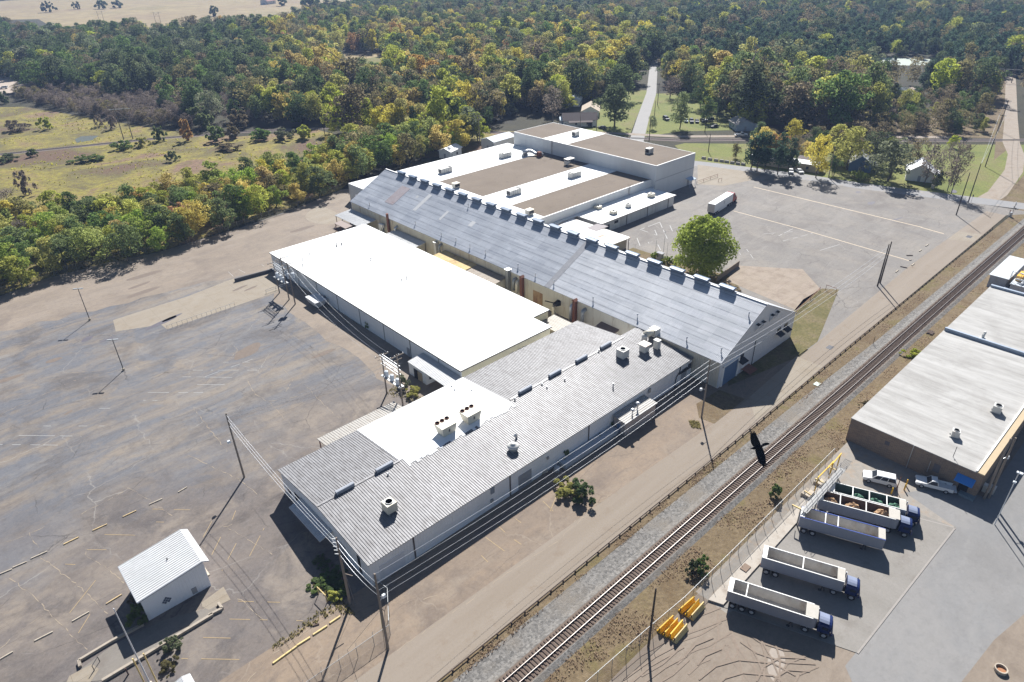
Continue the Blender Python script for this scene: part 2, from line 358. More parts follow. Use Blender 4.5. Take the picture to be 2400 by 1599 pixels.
E2 = [(271.4, 40), (268, 60), (262.5, 78), (257.5, 92), (255, 112), (249, 130), (243, 153), (236, 160), (220, 160)]
sheet('truck_lot', [(136, 58), (136, 160), (220, 160)] + E2[::-1][1:] + [(262, 47.0), (200, 50), (136, 49)], .006, ASPH2)
sheet('front_apron', [(24.0, 52.6), (30, 64), (108, 64), (112, 57), (132, 51.8), (108, 50.4), (60, 51.9)], .006, APRON)
sheet('road', [(-25, 45.4), (26, 45.4), (60, 45.2), (100, 45.2), (140, 45.9), (200, 46.3), (262, 47), (262, 52.8), (200, 53.4), (141, 51.6), (108, 50.7), (70, 51.9), (24, 52.7), (-25, 52.7)], .012, ROADM)
sheet('service_strip', [(-70, 52.5), (24, 52.6), (30, 64.6), (-70, 65.6)], -.004, APRON)
# cross street, far road, gravel road, dirt track
def strip(pts, w): 
    L = []; Rr = []
    for i, p in enumerate(pts):
        a = Vector(pts[max(i-1, 0)]); b = Vector(pts[min(i+1, len(pts)-1)]); d = (b-a).normalized(); n = Vector((-d.y, d.x)); ww = w[i] if isinstance(w, list) else w
        L.append((p[0]+n.x*ww/2, p[1]+n.y*ww/2)); Rr.append((p[0]-n.x*ww/2, p[1]-n.y*ww/2))
    mb = MB()
    for i in range(len(pts)-1): mb.face([(*L[i], 0), (*Rr[i], 0), (*Rr[i+1], 0), (*L[i+1], 0)])
    return mb
def path(name, pts, w, z, m): return struct(strip(pts, w).shift((0, 0, z)), name, m)
STREET = simple('street_asphalt', (.25, .245, .245), .9, var=.15, scale=.5, dirt=(.36, .30, .24), dk=.55)
FARROAD = simple('far_road_asphalt', (.29, .28, .27), .9, var=.1, scale=.2)
GRAVELR = simple('gravel_road_stone', (.29, .245, .20), .95, var=.2, scale=.7, dirt=(.24, .18, .13), dk=.5)
path('street', [(222, 226), (236, 176), (246.5, 148), (256, 118), (261, 92), (268, 70), (275, 48), (286, 15), (296, -20)], 7.4, .010, STREET)
path('far_road', [(243, 186), (259.5, 197.4), (300, 225), (354, 261), (426, 314), (470, 346)], [6.5, 6.5, 6.3, 6, 5.6, 5], -.02, FARROAD)
TRK2 = [(-60, 432), (37, 396), (97, 373.4), (140, 350.7), (175, 324.5), (205, 287), (240, 230), (272, 181), (293.1, 160.0), (330, 118), (374.7, 70.4), (430, 8)]
path('gravel_road', [(240, 247), (277, 186), (298, 164), (336, 121), (362, 92)], 4.2, -.015, GRAVELR)
path('track_bed', TRK2, 5.0, -.025, simple('dark_ballast', (.16, .13, .115), .95, var=.3, scale=1.2))
path('dirt_road', [(270.5, 56.5), (285, 56.0), (319, 60), (345, 66), (366, 73.5), (420, 88), (520, 115), (560, 126)], [6.5, 6.0, 6, 6.0, 6.5, 5.5, 5.5, 5.5], -.01, GRAVELR)
sheet('forecourt', [(221, 138), (243, 153), (250, 128), (240, 126), (226, 130)], .012, CONC)
# unpaved ground
sheet('meadow', [(-120, 230), (8, 218), (60, 219), (122, 232), (150, 255), (168, 290), (165, 328), (130, 345), (110, 385), (70, 520), (25, 560), (-160, 560)], -.05, MEADOW)
sheet('meadow', [(164, 250), (168, 290), (205, 292), (250, 222), (240, 214), (205, 222)], -.052, MEADOW)
sheet('lawn', [(246, 158), (262, 178), (268.5, 177), (288, 154), (330, 108), (368, 66), (350, 62), (318, 56), (270, 52.5), (262, 78), (257.8, 92), (254.5, 112), (249, 132)], -.045, LAWN)
sheet('lawn', [(258, 200), (285, 192), (310, 170), (345, 150), (380, 240), (354, 258), (300, 222)], -.05, LAWN)
sheet('lawn', [(236, 190), (256, 200), (300, 229), (360, 268), (345, 290), (270, 240), (232, 215)], -.048, LAWN)
sheet('verge', [(272, 40), (274, 53), (319, 56), (366, 68), (420, 82), (540, 113), (500, 60), (400, 0), (300, -20)], -.046, DRYG)
sheet('verge', [(330, 70), (368, 80), (420, 95), (540, 128), (540, 118), (520, 112), (366, 72)], -.042, DRYG)
sheet('grass_plot', [(130.0, 51.9), (140.8, 51.7), (170.4, 60.4), (168, 63.8), (158.6, 64.2), (150, 62.6), (138.6, 61), (138.4, 57), (112, 57), (110.5, 56)], .02, TUFTG)
sheet('grass_plot', [(97.5, 50.9), (109.0, 51.2), (108, 56.6), (100.5, 57.0), (97.0, 54)], .02, DRYG)
sheet('grass_plot', [(138.6, 92), (143, 117), (155, 116.4), (155.5, 100), (158, 84), (152, 78), (138.6, 70)], .016, DRYG)
sheet('verge', [(296, 168), (330, 124), (362, 92), (372, 76), (420, 91), (520, 118), (545, 128), (470, 128), (400, 112), (360, 135), (322, 172)], -.03, DRYG)
# loading pit with its sloping concrete floor
struct(MB().face([(154.6, 83.9, .02), (165.5, 87.2, .02), (175.9, 73.2, .02), (167.5, 64.0, .02), (151.8, 62.6, .02)]), 'loading_apron', joint_concrete('dock_concrete', (.44, .36, .28), (.50, .41, .33), 6, 6, (.25, .18, .13), .45))
# pale concrete drive, puddle stains and drains in the big lot
sheet('concrete_drive', [(24.9, 172.8), (34.2, 168.6), (34.4, 165.0), (51.7, 165.1), (64, 165.3), (68.3, 165.6), (68.3, 181), (58, 182.2), (45, 180), (26.2, 179.8)], .008, CONC)
MARG = lot_mat('dirt_margin', (.33, .265, .205), (.40, .32, .245), (.22, .175, .145), (.43, .365, .30), streak=(.03, .14, 1), seed=45.0, crack=.25)
rj = random.Random(12)
sheet('dirt_margin', [(-70, 214)]+[(7.8, 216.5), (19, 220.4), (37, 220.1), (50, 217.8), (76, 219.5), (100, 224.1), (122, 231), (137, 226), (137, 200.5), (108, 200.5), (101, 184), (84, 183)]+[(x, 183.5+(60-x)*.17+rj.uniform(-1.6, 1.6)) for x in range(80, -70, -4)], .005, MARG)
sheet('concrete_drive', [(59.5, 110), (62, 97), (69.8, 96), (69.8, 165), (62.5, 165)]+[(60.5+rj.uniform(-.8, .8), y) for y in range(160, 110, -4)], .007, MARG)
def arcpoly(cx, cy, r, a0, a1, n=18): return [(cx+r*math.cos(R(a0+(a1-a0)*i/n)), cy+r*math.sin(R(a0+(a1-a0)*i/n))) for i in range(n+1)]
sheet('concrete_drive', [(107.5, 219), (107.5, 199)] + arcpoly(107.5, 209, 11, 262, 98, 20), .010, CONC)
def blob(cx, cy, rx, ry, rot, seed, n=22):
    r = random.Random(seed); k = [r.uniform(.72, 1.2) for _ in range(n)]; k = [(k[i]+k[i-1]+k[(i+1) % n])/3 for i in range(n)]
    return [(cx+rx*k[i]*math.cos(6.283*i/n)*math.cos(rot)-ry*k[i]*math.sin(6.283*i/n)*math.sin(rot), cy+rx*k[i]*math.cos(6.283*i/n)*math.sin(rot)+ry*k[i]*math.sin(6.283*i/n)*math.cos(rot)) for i in range(n)]
WET = simple('wet_stain', (.115, .105, .12), .5, var=.25, scale=1.2)
MUD = simple('mud_stain', (.17, .135, .11), .9, var=.3, scale=1.5)
for (a, b, rx, ry, rot, m) in ((1110, 660, 4.6, .9, .25, WET), (1180, 625, 3.0, .6, .2, WET), (600, 770, 1.6, 1.0, .6, WET), (735, 775, 1.8, .4, .1, WET), (370, 915, 1.8, .9, 0, MUD), (60, 1045, 3.2, .9, 0, MUD), (475, 1275, 1.0, .4, .4, MUD), (980, 450, 4.5, 1.2, .1, MUD), (960, 400, 3, .8, .2, MUD), (1000, 30+300, 5, 1.3, 0, MUD), (2080, 12, 4.4, 1.3, 0, MUD), (1650, 420, 2.6, .6, .2, MUD), (1730, 420, 2.2, .6, .2, MUD), (1700, 860, 4, 2, .4, MUD), (2230, 870, 3.0, .8, .0, MUD)):
    g = G(*ML(a, b)); sheet('stain', blob(g[0], g[1], rx, ry, rot, a+b), .014, m)
for (a, b, rx, ry, rot) in ((1300, 1400, 2.2, 1.0, 0), (1480, 1510, 3.4, .4, -.2), (1210, 1325, 1.5, .8, 0), (1870, 1320, 2.2, 1.0, .3)):
    g = G(*TR(a, b)); sheet('stain', blob(g[0], g[1], rx, ry, rot, a+b), .018, WET)
# railway corridor: stone bed, shoulder, dry margins
struct(MB().extr([(36.2, -.02), (37.0, .32), (40.4, .32), (41.4, -.02)], 'x', -30, 330), 'ballast', STONE)
sheet('track_ballast', rect(-30, 37.15, 330, 40.3), .325, simple('soiled_ballast', (.15, .115, .09), .95, var=.4, scale=2.2))
sheet('gravel_shoulder', [(-30, 40.6), (330, 40.6), (330, 42.0), (150, 42.6), (118, 43.4), (60, 43.9), (-30, 44.6)], .004, STONE)
sheet('verge', rect(-30, 40, 330, 45.9), -.004, DRYG)
sheet('verge', rect(-30, 30.5, 330, 36.8), -.004, DRYG)
# south yard
sheet('dirt_yard', [(-20, 30.6), (66, 30.6), (80, 11), (80, 2), (50, -20), (-20, -20)], -.002, DIRT)
sheet('dirt_yard', rect(111, 8, 330, 31.5), -.006, DIRT)
sheet('dirt_yard', rect(238, -60, 330, 9), -.008, DIRT)
sheet('gravel_yard', [(62, 31), (111, 31), (111, 18), (108, 10), (101, 10), (62, 26)], .000, simple('yard_gravel', (.27, .245, .215), .95, var=.3, scale=1.1, dirt=(.33, .24, .16), dk=.5))
sheet('yard_drive', [(66, 11.4), (101.5, 10.0), (104, 18.6), (112, 13), (112, -60), (40, -60), (57, 2)], .004, YARD)
sheet('yard_drive', [(112, -60), (112, 9), (240, 9), (240, -60)], .002, YARD)
sheet('verge', [(40, -60), (60, -12), (*G(2253, 1599), ), (*G(2330, 1500), ), (*G(2400, 1440), ), (130, -40), (130, -60)], .010, DIRT)
struct(MB().prism([(61.7, 28.9), (68.9, 11.1), (101.4, 10.1), (98, 30.0)], -.1, .06), 'slab', CONC2)
struct(MB().prism([(61.9, 28.9), (98, 29.9), (97.9, 27.9), (62.7, 27.0)], .05, .30), 'kerb', simple('kerb_concrete', (.40, .36, .31), .9, dirt=(.25, .2, .16), scale=.8))
# tyre ruts pressed into the dirt
RUT = simple('churned_mud', (.225, .178, .14), .95, var=.3, scale=2)
RUTP = simple('wet_mud', (.27, .225, .185), .55, var=.25, scale=1.2)
rm = MB(); RZ_ = [.002]
def rut(pts, w=.22): 
    for k in (-.9, .9):
        RZ_[0] += .0022
        q = []
        for i, p_ in enumerate(pts):
            a = Vector(pts[max(i-1, 0)]); b = Vector(pts[min(i+1, len(pts)-1)]); d = (b-a).normalized(); q.append((p_[0]-d.y*k, p_[1]+d.x*k))
        for i in range(len(q)-1): 
            a = Vector((*q[i], 0)); b = Vector((*q[i+1], 0)); d = (b-a).normalized(); n_ = Vector((-d.y, d.x, 0))*w/2
            rm.face([(*(a-n_)[:2], RZ_[0]), (*(b-n_)[:2], RZ_[0]), (*(b+n_)[:2], RZ_[0]), (*(a+n_)[:2], RZ_[0])])
def gl(zf, *pts): return [G(*zf(a, b)) for a, b in pts]
for L in (gl(BR, (250, 1390), (280, 1300), (330, 1280), (340, 1330), (300, 1390), (250, 1400)), gl(BR, (330, 1330), (400, 1430), (480, 1520), (540, 1590)), gl(BR, (290, 1090), (290, 1200), (300, 1290)), gl(BR, (400, 1280), (440, 1400), (470, 1590)), gl(BR, (0, 1330), (150, 1280), (300, 1190)), gl(BR, (0, 1480), (90, 1400), (160, 1370)), gl(BR, (0, 1200), (140, 1150), (290, 1090)), gl(BR, (700, 1590), (760, 1480), (900, 1420)), gl(BC, (2100, 1568), (2250, 1480), (2360, 1380)), gl(BC, (1900, 1590), (2100, 1420), (2330, 1290)), gl(BC, (1980, 1590), (2200, 1430), (2350, 1350)), gl(BR, (500, 1290), (560, 1400), (640, 1590)), gl(BR, (590, 1300), (620, 1400), (610, 1590)), gl(BR, (420, 1260), (520, 1330), (700, 1390), (900, 1400)), gl(BR, (150, 1590), (260, 1500), (400, 1460), (620, 1480), (760, 1560)), gl(BR, (560, 1590), (600, 1500), (700, 1440), (860, 1450)), gl(BR, (60, 1420), (120, 1350), (240, 1300))): rut(L)
struct(rm.shift((0, 0, .004)), 'tyre_ruts', RUT)
g = G(*BR(640, 1430)); sheet('stain', blob(g[0], g[1], 2.6, 1.1, .4, 3), .0015, RUTP)
# painted markings
WPAINT = simple('worn_white_paint', (.42, .415, .40), .8, var=.2, scale=2); YPAINT = simple('worn_yellow_paint', (.33, .245, .14), .8, var=.2, scale=2); CPAINT = simple('cream_line_paint', (.60, .49, .36), .85, var=.15, scale=1)
def marks(name, zf, segs, w, m, z=.02, brk=.35):
    mb = MB(); r = random.Random(3)
    for (a, b, c, d) in segs:
        p_ = Vector(G(*zf(a, b))); q = Vector(G(*zf(c, d))); L = (q-p_).length; u = (q-p_)/max(L, .01); n_ = Vector((-u.y, u.x))*w/2; t = 0
        while t < L:
            e = min(L, t+r.uniform(.5, 2.5))
            if r.random() > brk:
                A_, B_ = p_+u*t, p_+u*e; mb.face([(*(A_-n_), z), (*(B_-n_), z), (*(B_+n_), z), (*(A_+n_), z)])
            t = e+.02
    return struct(mb, name, m)
marks('lot_marking', ML, [(1330, 985, 1770, 985), (1200, 1030, 1600, 1035), (1080, 1083, 1550, 1085), (960, 1138, 1400, 1140), (985, 1192, 1200, 1195), (620, 1248, 760, 1248), (300, 1370, 720, 1370), (130, 1435, 560, 1440), (0, 1497, 400, 1502), (1500, 930, 1900, 930), (700, 1310, 900, 1240), (1400, 1035, 1820, 880), (1500, 330, 1550, 375), (1575, 307, 1618, 348), (1645, 290, 1690, 315), (1712, 264, 1745, 288), (1780, 243, 1820, 268)], .10, WPAINT, brk=.45)
marks('lot_marking', BL, [(1625, 385, 1600, 450), (1850, 450, 1720, 700), (1660, 550, 1530, 800), (1540, 530, 1460, 690), (1460, 460, 1400, 570), (950, 460, 1130, 465), (720, 550, 930, 555), (600, 655, 735, 655), (370, 750, 520, 758), (1640, 1010, 1930, 1018), (1530, 1132, 2090, 1145), (1400, 1260, 1720, 1268), (1250, 1405, 1650, 1412), (660, 865, 480, 1090), (620, 1100, 540, 1230), (440, 980, 400, 1030), (1050, 375, 1310, 380)], .11, YPAINT, brk=.3)
marks('lot_marking', BC, [(1070, 480, 1170, 575), (995, 570, 1125, 665), (1390, 320, 1460, 390), (1190, 585, 1250, 625), (1200, 440, 1240, 470), (935, 665, 1010, 740), (1500, 240, 1440, 390)], .13, YPAINT, brk=.1)
marks('lot_marking', TR, [(350, 1455, 770, 1568)], .35, CPAINT, .024, .0); marks('lot_marking', MR, [(770, 0, 1560, 230)], .35, CPAINT, .024, .0)
marks('lot_marking', TR, [(490, 1290, 1650, 1568)], .42, CPAINT, .024, .0); marks('lot_marking', MR, [(1640, 0, 1800, 45)], .42, CPAINT, .024, .0)
CC = zz(1330, 500, 7.356)
marks('lot_marking', CC, [(1250, 285, 1590, 155), (1590, 155, 1720, 440), (1280, 290, 1540, 380), (1505, 290, 1545, 380), (1765, 210, 1810, 310), (1200, 430, 1250, 560), (1560, 545, 1640, 700), (1050, 460, 1065, 500), (1390, 500, 1430, 560)], .22, WPAINT, .022, .15)
marks('lot_marking', MR, [(360, 125, 400, 190), (440, 150, 487, 215), (640, 70, 760, 10), (760, 30, 560, 45), (945, 160, 1110, 110), (690, 95, 900, 40)], .16, WPAINT, .022, .3)
marks('slab_edge_line', BR, [(1205, 1370, 1878, 505), (1630, 440, 1878, 505)], .25, simple('slab_edge', (.30, .275, .25), .9), .068, 0)
CRK = simple('crack_fill', (.30, .245, .185), .95, 0, .25, 3); rk = random.Random(6)
def crack(zf, *pts):
    mb = MB(); q = [Vector(G(*zf(a, b))) for a, b in pts]; L = []
    for a, b in zip(q[:-1], q[1:]):
        n_ = max(2, int((b-a).length/.7))
        for k in range(n_): L.append(a+(b-a)*k/n_+Vector((rk.uniform(-.16, .16), rk.uniform(-.16, .16))))
    for a, b in zip(L[:-1], L[1:]):
        w = rk.uniform(.015, .07) if rk.random() > .25 else .01; d = (b-a).normalized(); n_ = Vector((-d.y, d.x))*w; mb.face([(*(a-n_), .016), (*(b-n_), .016), (*(b+n_), .016), (*(a+n_), .016)])
    struct(mb, 'pavement_crack', CRK)
for L_ in (((1330, 1240), (1450, 1400), (1580, 1560)), ((1700, 1050), (1760, 1150), (1850, 1200), (2010, 1370)), ((1960, 985), (2020, 1050), (1960, 1150)), ((1850, 1200), (2140, 1150)), ((600, 810), (900, 700), (1160, 600), (1400, 440)), ((0, 880), (350, 760), (560, 730)), ((380, 1010), (700, 990), (980, 900)), ((1600, 800), (1640, 850), (1500, 980)), ((930, 960), (960, 975), (1000, 975)), ((2100, 1080), (2260, 1250), (2350, 1330)), ((0, 1290), (500, 1060), (1300, 870))): crack(ML, *L_)
for L_ in (((280, 705), (480, 860), (620, 970), (690, 1050), (770, 1110)), ((60, 850), (200, 950), (330, 1080), (430, 1180), (560, 1310), (620, 1370)), ((600, 640), (590, 690), (700, 760), (880, 900)), ((880, 230), (1000, 290), (1200, 430)), ((1540, 480), (1750, 610), (1900, 700)), ((1640, 990), (1840, 1150)), ((1300, 0), (1480, 90), (1640, 170), (1790, 280)), ((560, 410), (710, 330), (880, 240)), ((200, 540), (270, 660)), ((0, 620), (240, 530), (350, 470)), ((1540, 500), (1640, 470)), ((1460, 1040), (1300, 1100), (1200, 1150)), ((0, 1340), (160, 1200), (330, 1080)), ((1700, 1568), (1850, 1400), (2200, 1160))): crack(BL, *L_)
for L_ in (((350, 1370), (880, 1010), (1170, 800), (1480, 600), (1900, 230)), ((400, 1050), (500, 1000), (570, 1010)), ((560, 1000), (700, 950)), ((1600, 470), (1750, 350), (1850, 290))): crack(BC, *L_)
for L_ in (((230, 1250), (330, 1300), (420, 1360)), ((160, 1420), (260, 1470), (290, 1500))): crack(MR, *L_)
# iron drains set in the road
for a, b in ((1015, 828), ): 
    g = G(*MR(a, b)); sheet('drain', rect(g[0]-.9, g[1]-.6, g[0]+.9, g[1]+.6), .03, simple('drain_iron', (.07, .07, .08), .6))
g = G(*MR(1975, 65)); sheet('drain', rect(g[0]-1.1, g[1]-.7, g[0]+1.1, g[1]+.7), .03, bpy.data.materials['drain_iron'])
sheet('concrete_drive', [(121, 45.8), (131.5, 46), (131.5, 52.0), (110, 50.9), (104, 46)], .022, CONC)
sheet('concrete_drive', [(230, 46.8), (238, 46.9), (236, 53), (227, 53)], .022, CONC)
# far pastures, clearings and ponds (as seen from the air over the woods)
def gpoly(pts, zf=lambda a, b: (a, b)): return [G(*zf(a, b)) for a, b in pts]
PAST = [(-60, 6), (150, -6), (430, -12), (820, -12), (820, 20), (700, 38), (640, 55), (440, 58), (330, 66), (120, 62), (90, 45), (-60, 48)]
sheet('pasture', [G(x, max(y, -35)) for x, y in PAST], -.04, FARF)
sheet('pasture', gpoly([(0, 375), (310, 365), (300, 395), (180, 415), (20, 400)], TC), -.04, FARF)
sheet('pasture', gpoly([(2150, 262), (2360, 255), (2600, 250), (2600, 300), (2300, 290)], TR), -.04, FARF)
sheet('clearing', gpoly([(1560, 535), (1680, 530), (1680, 590), (1570, 585)], TL), -.03, GREENF)
sheet('clearing', gpoly([(130, 412), (310, 380), (300, 440), (150, 450)], TC), -.03, GREENF)
sheet('sandy_clearing', gpoly([(-120, 500), (30, 505), (110, 560), (220, 610), (200, 650), (40, 640), (-120, 660)], TL), -.03, simple('pale_sand', (.40, .33, .27), .95, var=.15, scale=.1))
N = NM('pond_water'); p = N.pos(); WATER = N.fin(N.mix(N.noise(p, .04, 4), (.52, .57, .48), (.58, .62, .55)), .35, bump=N.noise(p, .8, 3), bs=.05, bd=.05)
N = NM('dark_water'); WATER2 = N.fin((.10, .105, .08), .35, spec=.4)
sheet('pond', gpoly([(1290, 395), (1400, 396), (1785, 412), (1775, 446), (1560, 452), (1330, 446), (1285, 430)], TR), -.02, WATER)
sheet('pond', gpoly([(1440, 605), (1640, 600), (1625, 650), (1430, 655)], TR), -.02, WATER2)
sheet('pond', gpoly([(515, 960), (560, 940), (680, 935), (640, 965), (530, 985)], TL), -.02, WATER2)
sheet('sandy_clearing', gpoly([(1560, 600), (1645, 600), (1620, 635), (1580, 640)], TR), -.012, bpy.data.materials['pale_sand'])
# ------------------------------------------------------------------ shared materials for things
GALV = simple('galvanised_steel', (.52, .53, .54), .45, .7, .1, 2)
GALVD = simple('dull_grey_metal', (.33, .34, .345), .55, .4, .18, 2)
RUST = simple('rusted_steel', (.21, .09, .06), .85, .1, .3, 1.6, dirt=(.10, .06, .05), dk=.5)
BLACKM = simple('black_metal', (.025, .025, .03), .6, .2)
DARKG = simple('dark_gap', (.015, .017, .02), .8)
DARKMETAL = simple('dark_window', (.03, .035, .045), .25, .1)
UNITW = simple('unit_casing', (.60, .585, .545), .6, .1, .08, 1.2, dirt=(.40, .30, .22), dk=.58)
UNITC = simple('cream_casing', (.62, .58, .48), .6, .1, .08, 1.2, dirt=(.42, .30, .2), dk=.6)
DOORG = simple('grey_door', (.30, .31, .33), .6, .1); DOORB = simple('blue_door', (.10, .17, .29), .6, .1)
WOOD = simple('weathered_pole_wood', (.24, .20, .165), .9, 0, .25, 2.0); WOODD = simple('dark_pole_wood', (.075, .06, .05), .9, 0, .25, 2.0)
YEL = simple('yellow_paint', (.70, .42, .03), .55, .05, .12, 2, dirt=(.45, .26, .06), dk=.6)
YELPALE = simple('faded_yellow_paint', (.66, .50, .22), .7, 0, .12, 2, dirt=(.4, .3, .2), dk=.5)
CONKERB = simple('wheel_stop_concrete', (.46, .40, .32), .9, 0, .12, 2, dirt=(.28, .22, .17), dk=.5)
WHITEP = simple('white_paint', (.80, .80, .78), .5)
GLASSL = simple('lamp_glass', (.75, .78, .8), .2)
# ------------------------------------------------------------------ long gable warehouse
GX0, GX1, GY0, GY1, GE, GR = 108.2, 138.5, 57.1, 199.8, 6.35, 14.0
gxm = (GX0+GX1)/2; gsl = (GR-GE)/(gxm-GX0)
def gz(x): return GR-abs(x-gxm)*gsl
GWALL = ribwall('cream_wall_sheet', (.66, .61, .50), sp=.42, rust=(.27, .15, .075), dk=.52, amt=.55)
GEND = ribwall('white_wall_sheet', (.68, .69, .70), sp=.42, dirt=(.36, .30, .25), dk=.62, amt=.4)
GROOF = panelroof('silvered_roof_sheet', (.47, .51, .59), (.64, .67, .74), (.80, .83, .87), 1.9, 'y', rustc=(.44, .36, .36))
GROOFB = panelroof('pale_roof_sheet', (.66, .69, .75), (.82, .84, .88), (.98, .98, 1.0), 1.9, 'y', rustc=(.50, .40, .38))
gw = thing('gable_warehouse', 'very long warehouse with a steep silvery blue gable roof and cream sheet walls', 'warehouse', (gxm, (GY0+GY1)/2, 0))
m = MB(); m.box(GX0, GY0+.25, -.05, GX0+.25, GY1-.25, GE); m.box(GX1-.25, GY0+.25, -.05, GX1, GY1-.25, GE); part(m, 'side_wall', GWALL, gw)
for nm, y0, y1 in (('gable_wall', GY0, GY0+.25), ('gable_wall', GY1-.25, GY1)):
    part(MB().extr([(GX0, -.05), (GX1, -.05), (GX1, GE), (gxm, GR-.02), (GX0, GE)], 'y', y0, y1), nm, GEND, gw)
def slab2(m, y0, y1, th=.14, o=.35, mi=0):
    for s in (-1, 1):
        xe = (GX0-o) if s < 0 else (GX1+o); ze = gz(xe)
        m.hexa([(xe, y0, ze), (xe, y1, ze), (gxm, y1, GR), (gxm, y0, GR)], [(xe, y0, ze+th), (xe, y1, ze+th), (gxm, y1, GR+th), (gxm, y0, GR+th)], mi)
m = MB(); slab2(m, GY0-.15, 106.6); part(m, 'roof', GROOFB, gw)
m = MB(); slab2(m, 106.6, GY1+.15); roofA = part(m, 'roof', GROOF, gw)
def onroof(x, y, d=0): return (x, y, gz(x)+.14+d)
def roofpatch(y0, y1, x0, x1, mat, name='roof_patch', d=.03):
    a = [onroof(x0, y0), onroof(x1, y0), onroof(x1, y1), onroof(x0, y1)]; b = [onroof(x0, y0, d), onroof(x1, y0, d), onroof(x1, y1, d), onroof(x0, y1, d)]
    return part(MB().hexa(a, b), name, mat, gw)
PN = (-gsl, 0, 1); P0 = (GX0, 100, GE+.14)
def groof(px): return Gp(px[0], px[1], P0, PN)
def rp(zf, a, b, wd, mat, d=.03):
    p_ = groof(zf(*a)); q = groof(zf(*b)); return roofpatch(min(p_[1], q[1])-wd/2+.001, max(p_[1], q[1])+wd/2, p_[0], q[0], mat, d=d)
A1 = zz(780, 440, 7.84)
rp(A1, (1000, 280), (1375, 0), 3.0, simple('rust_pink_patch', (.34, .30, .31), .7, .2, .25, 1.5, dirt=(.27, .2, .19)), .05)
LIGHTP = simple('pale_roof_patch', (.50, .50, .50), .6, .2, .1, 1)
rp(A1, (1490, 420), (1800, 130), 1.6, LIGHTP); rp(A1, (1960, 590), (2120, 435), 1.0, LIGHTP); rp(TC, (880, 1560), (920, 1530), 1.2, LIGHTP); rp(TC, (515, 1365), (530, 1350), .9, LIGHTP)
roofpatch(105.6, 107.4, GX0-.3, gxm-.5, simple('tar_seam', (.30, .30, .315), .8, 0, .3, .8), 'roof_seam', .035)
part(MB().box(gxm-.25, GY0-.2, GR+.10, gxm+.25, GY1+.2, GR+.2), 'ridge_cap', LIGHTP, gw)
VENTM = simple('ridge_vent_metal', (.11, .15, .215), .5, .15, .12, 1.5)
y_a = G(*TC(430, 1190), GR+.6)[1]; y_b = G(*MR(312, 415), GR+.6)[1]
for i in range(20):
    y = y_a+(y_b-y_a)*i/19
    v = MB(); v.box(gxm-.42, y-1.65, GR+.12, gxm+.42, y+1.65, GR+.72); v.extr([(gxm-.75, GR+.66), (gxm+.75, GR+.66), (gxm+.75, GR+.98), (gxm, GR+1.16), (gxm-.75, GR+.98)], 'y', y-1.8, y+1.8)
    part(v, 'ridge_vent', VENTM, gw)
for zf, a, b in ((MC, 690, 58), (MC, 790, 95), (MC, 887, 140), (MC, 995, 180), (MC, 1218, 275), (MC, 1337, 340), (MC, 1465, 388), (MC, 1735, 505), (MC, 2040, 622), (TC, 875, 1425), (TC, 510, 1545), (TC, 195, 1415), (MR, 27, 782), (MR, 265, 860), (MR, 455, 613)):
    q = groof(zf(a, b)); v = MB(); v.cyl(q[0], q[1], q[2]-.2, q[2]+.85, .11, 8); v.cyl(q[0], q[1], q[2]+.8, q[2]+1.0, .24, 8, r2=.05); part(v, 'vent_pipe', GALV, gw)
# gable end facing the railway: hoods, windows with awnings, big door
def gendbox(x0, x1, z0, z1, d, name, mat): return part(MB().box(x0, GY0-d, z0, x1, GY0-.004, z1), name, mat, gw)
A5 = zz(1660, 680, 6.533)
def gend(a, b):   # point on the gable end plane
    q = A5(a, b); d = ray(*q); t = GY0/d[1]; return d[0]*t, HC+d[2]*t
for (a, b) in ((745, 525), (825, 480), (965, 378), (1045, 328)):
    x, z = gend(a, b); h = MB(); h.extr([(GY0, z-1.5), (GY0-.1, z-1.5), (GY0-.75, z-.35), (GY0-.75, z), (GY0, z+.1)], 'x', x-.55, x+.55); hh = part(h, 'exhaust_hood', GEND, gw)
    part(MB().face([(x-.52, GY0-.74, z+.03), (x+.52, GY0-.74, z+.03), (x+.52, GY0-.02, z+.125), (x-.52, GY0-.02, z+.125)]), 'hood_opening', DARKG, hh)
for (a, b, w) in ((1075, 640, 1.6), (1180, 570, 1.6), (500, 1050, 1.9)):
    x, z = gend(a, b); gendbox(x-w/2, x+w/2, z-.5, z+1.0, .05, 'window', DARKMETAL)
    part(MB().extr([(GY0-.01, z-.1), (GY0-1.25, z-.55), (GY0-1.25, z-.48), (GY0-.01, z-.02)], 'x', x-w/2-.3, x+w/2+.3), 'awning', BLACKM, gw)
x, z = gend(560, 1180); part(MB().extr([(GY0-.01, z+.2), (GY0-2.2, z-.25), (GY0-2.2, z-.17), (GY0-.01, z+.3)], 'x', x-1.6, x+1.5), 'awning', RUST, gw); gendbox(x-1.5, x-.3, 0, 2.3, .05, 'door', WHITEP)
gendbox(109.6, 114.8, 0, 4.6, .10, 'roller_door', DOORB); gendbox(114.9, 115.35, -.02, 4.9, .22, 'door_post', WHITEP); gendbox(109.1, 109.5, -.02, 4.9, .22, 'door_post', WHITEP); gendbox(109.1, 115.3, 4.62, 4.95, .24, 'door_lintel', WHITEP)
x, z = gend(680, 1000); part(MB().tube([(x, GY0-.12, 0.0), (x, GY0-.12, 6.3)], .07, 6), 'downpipe', BLACKM, gw)
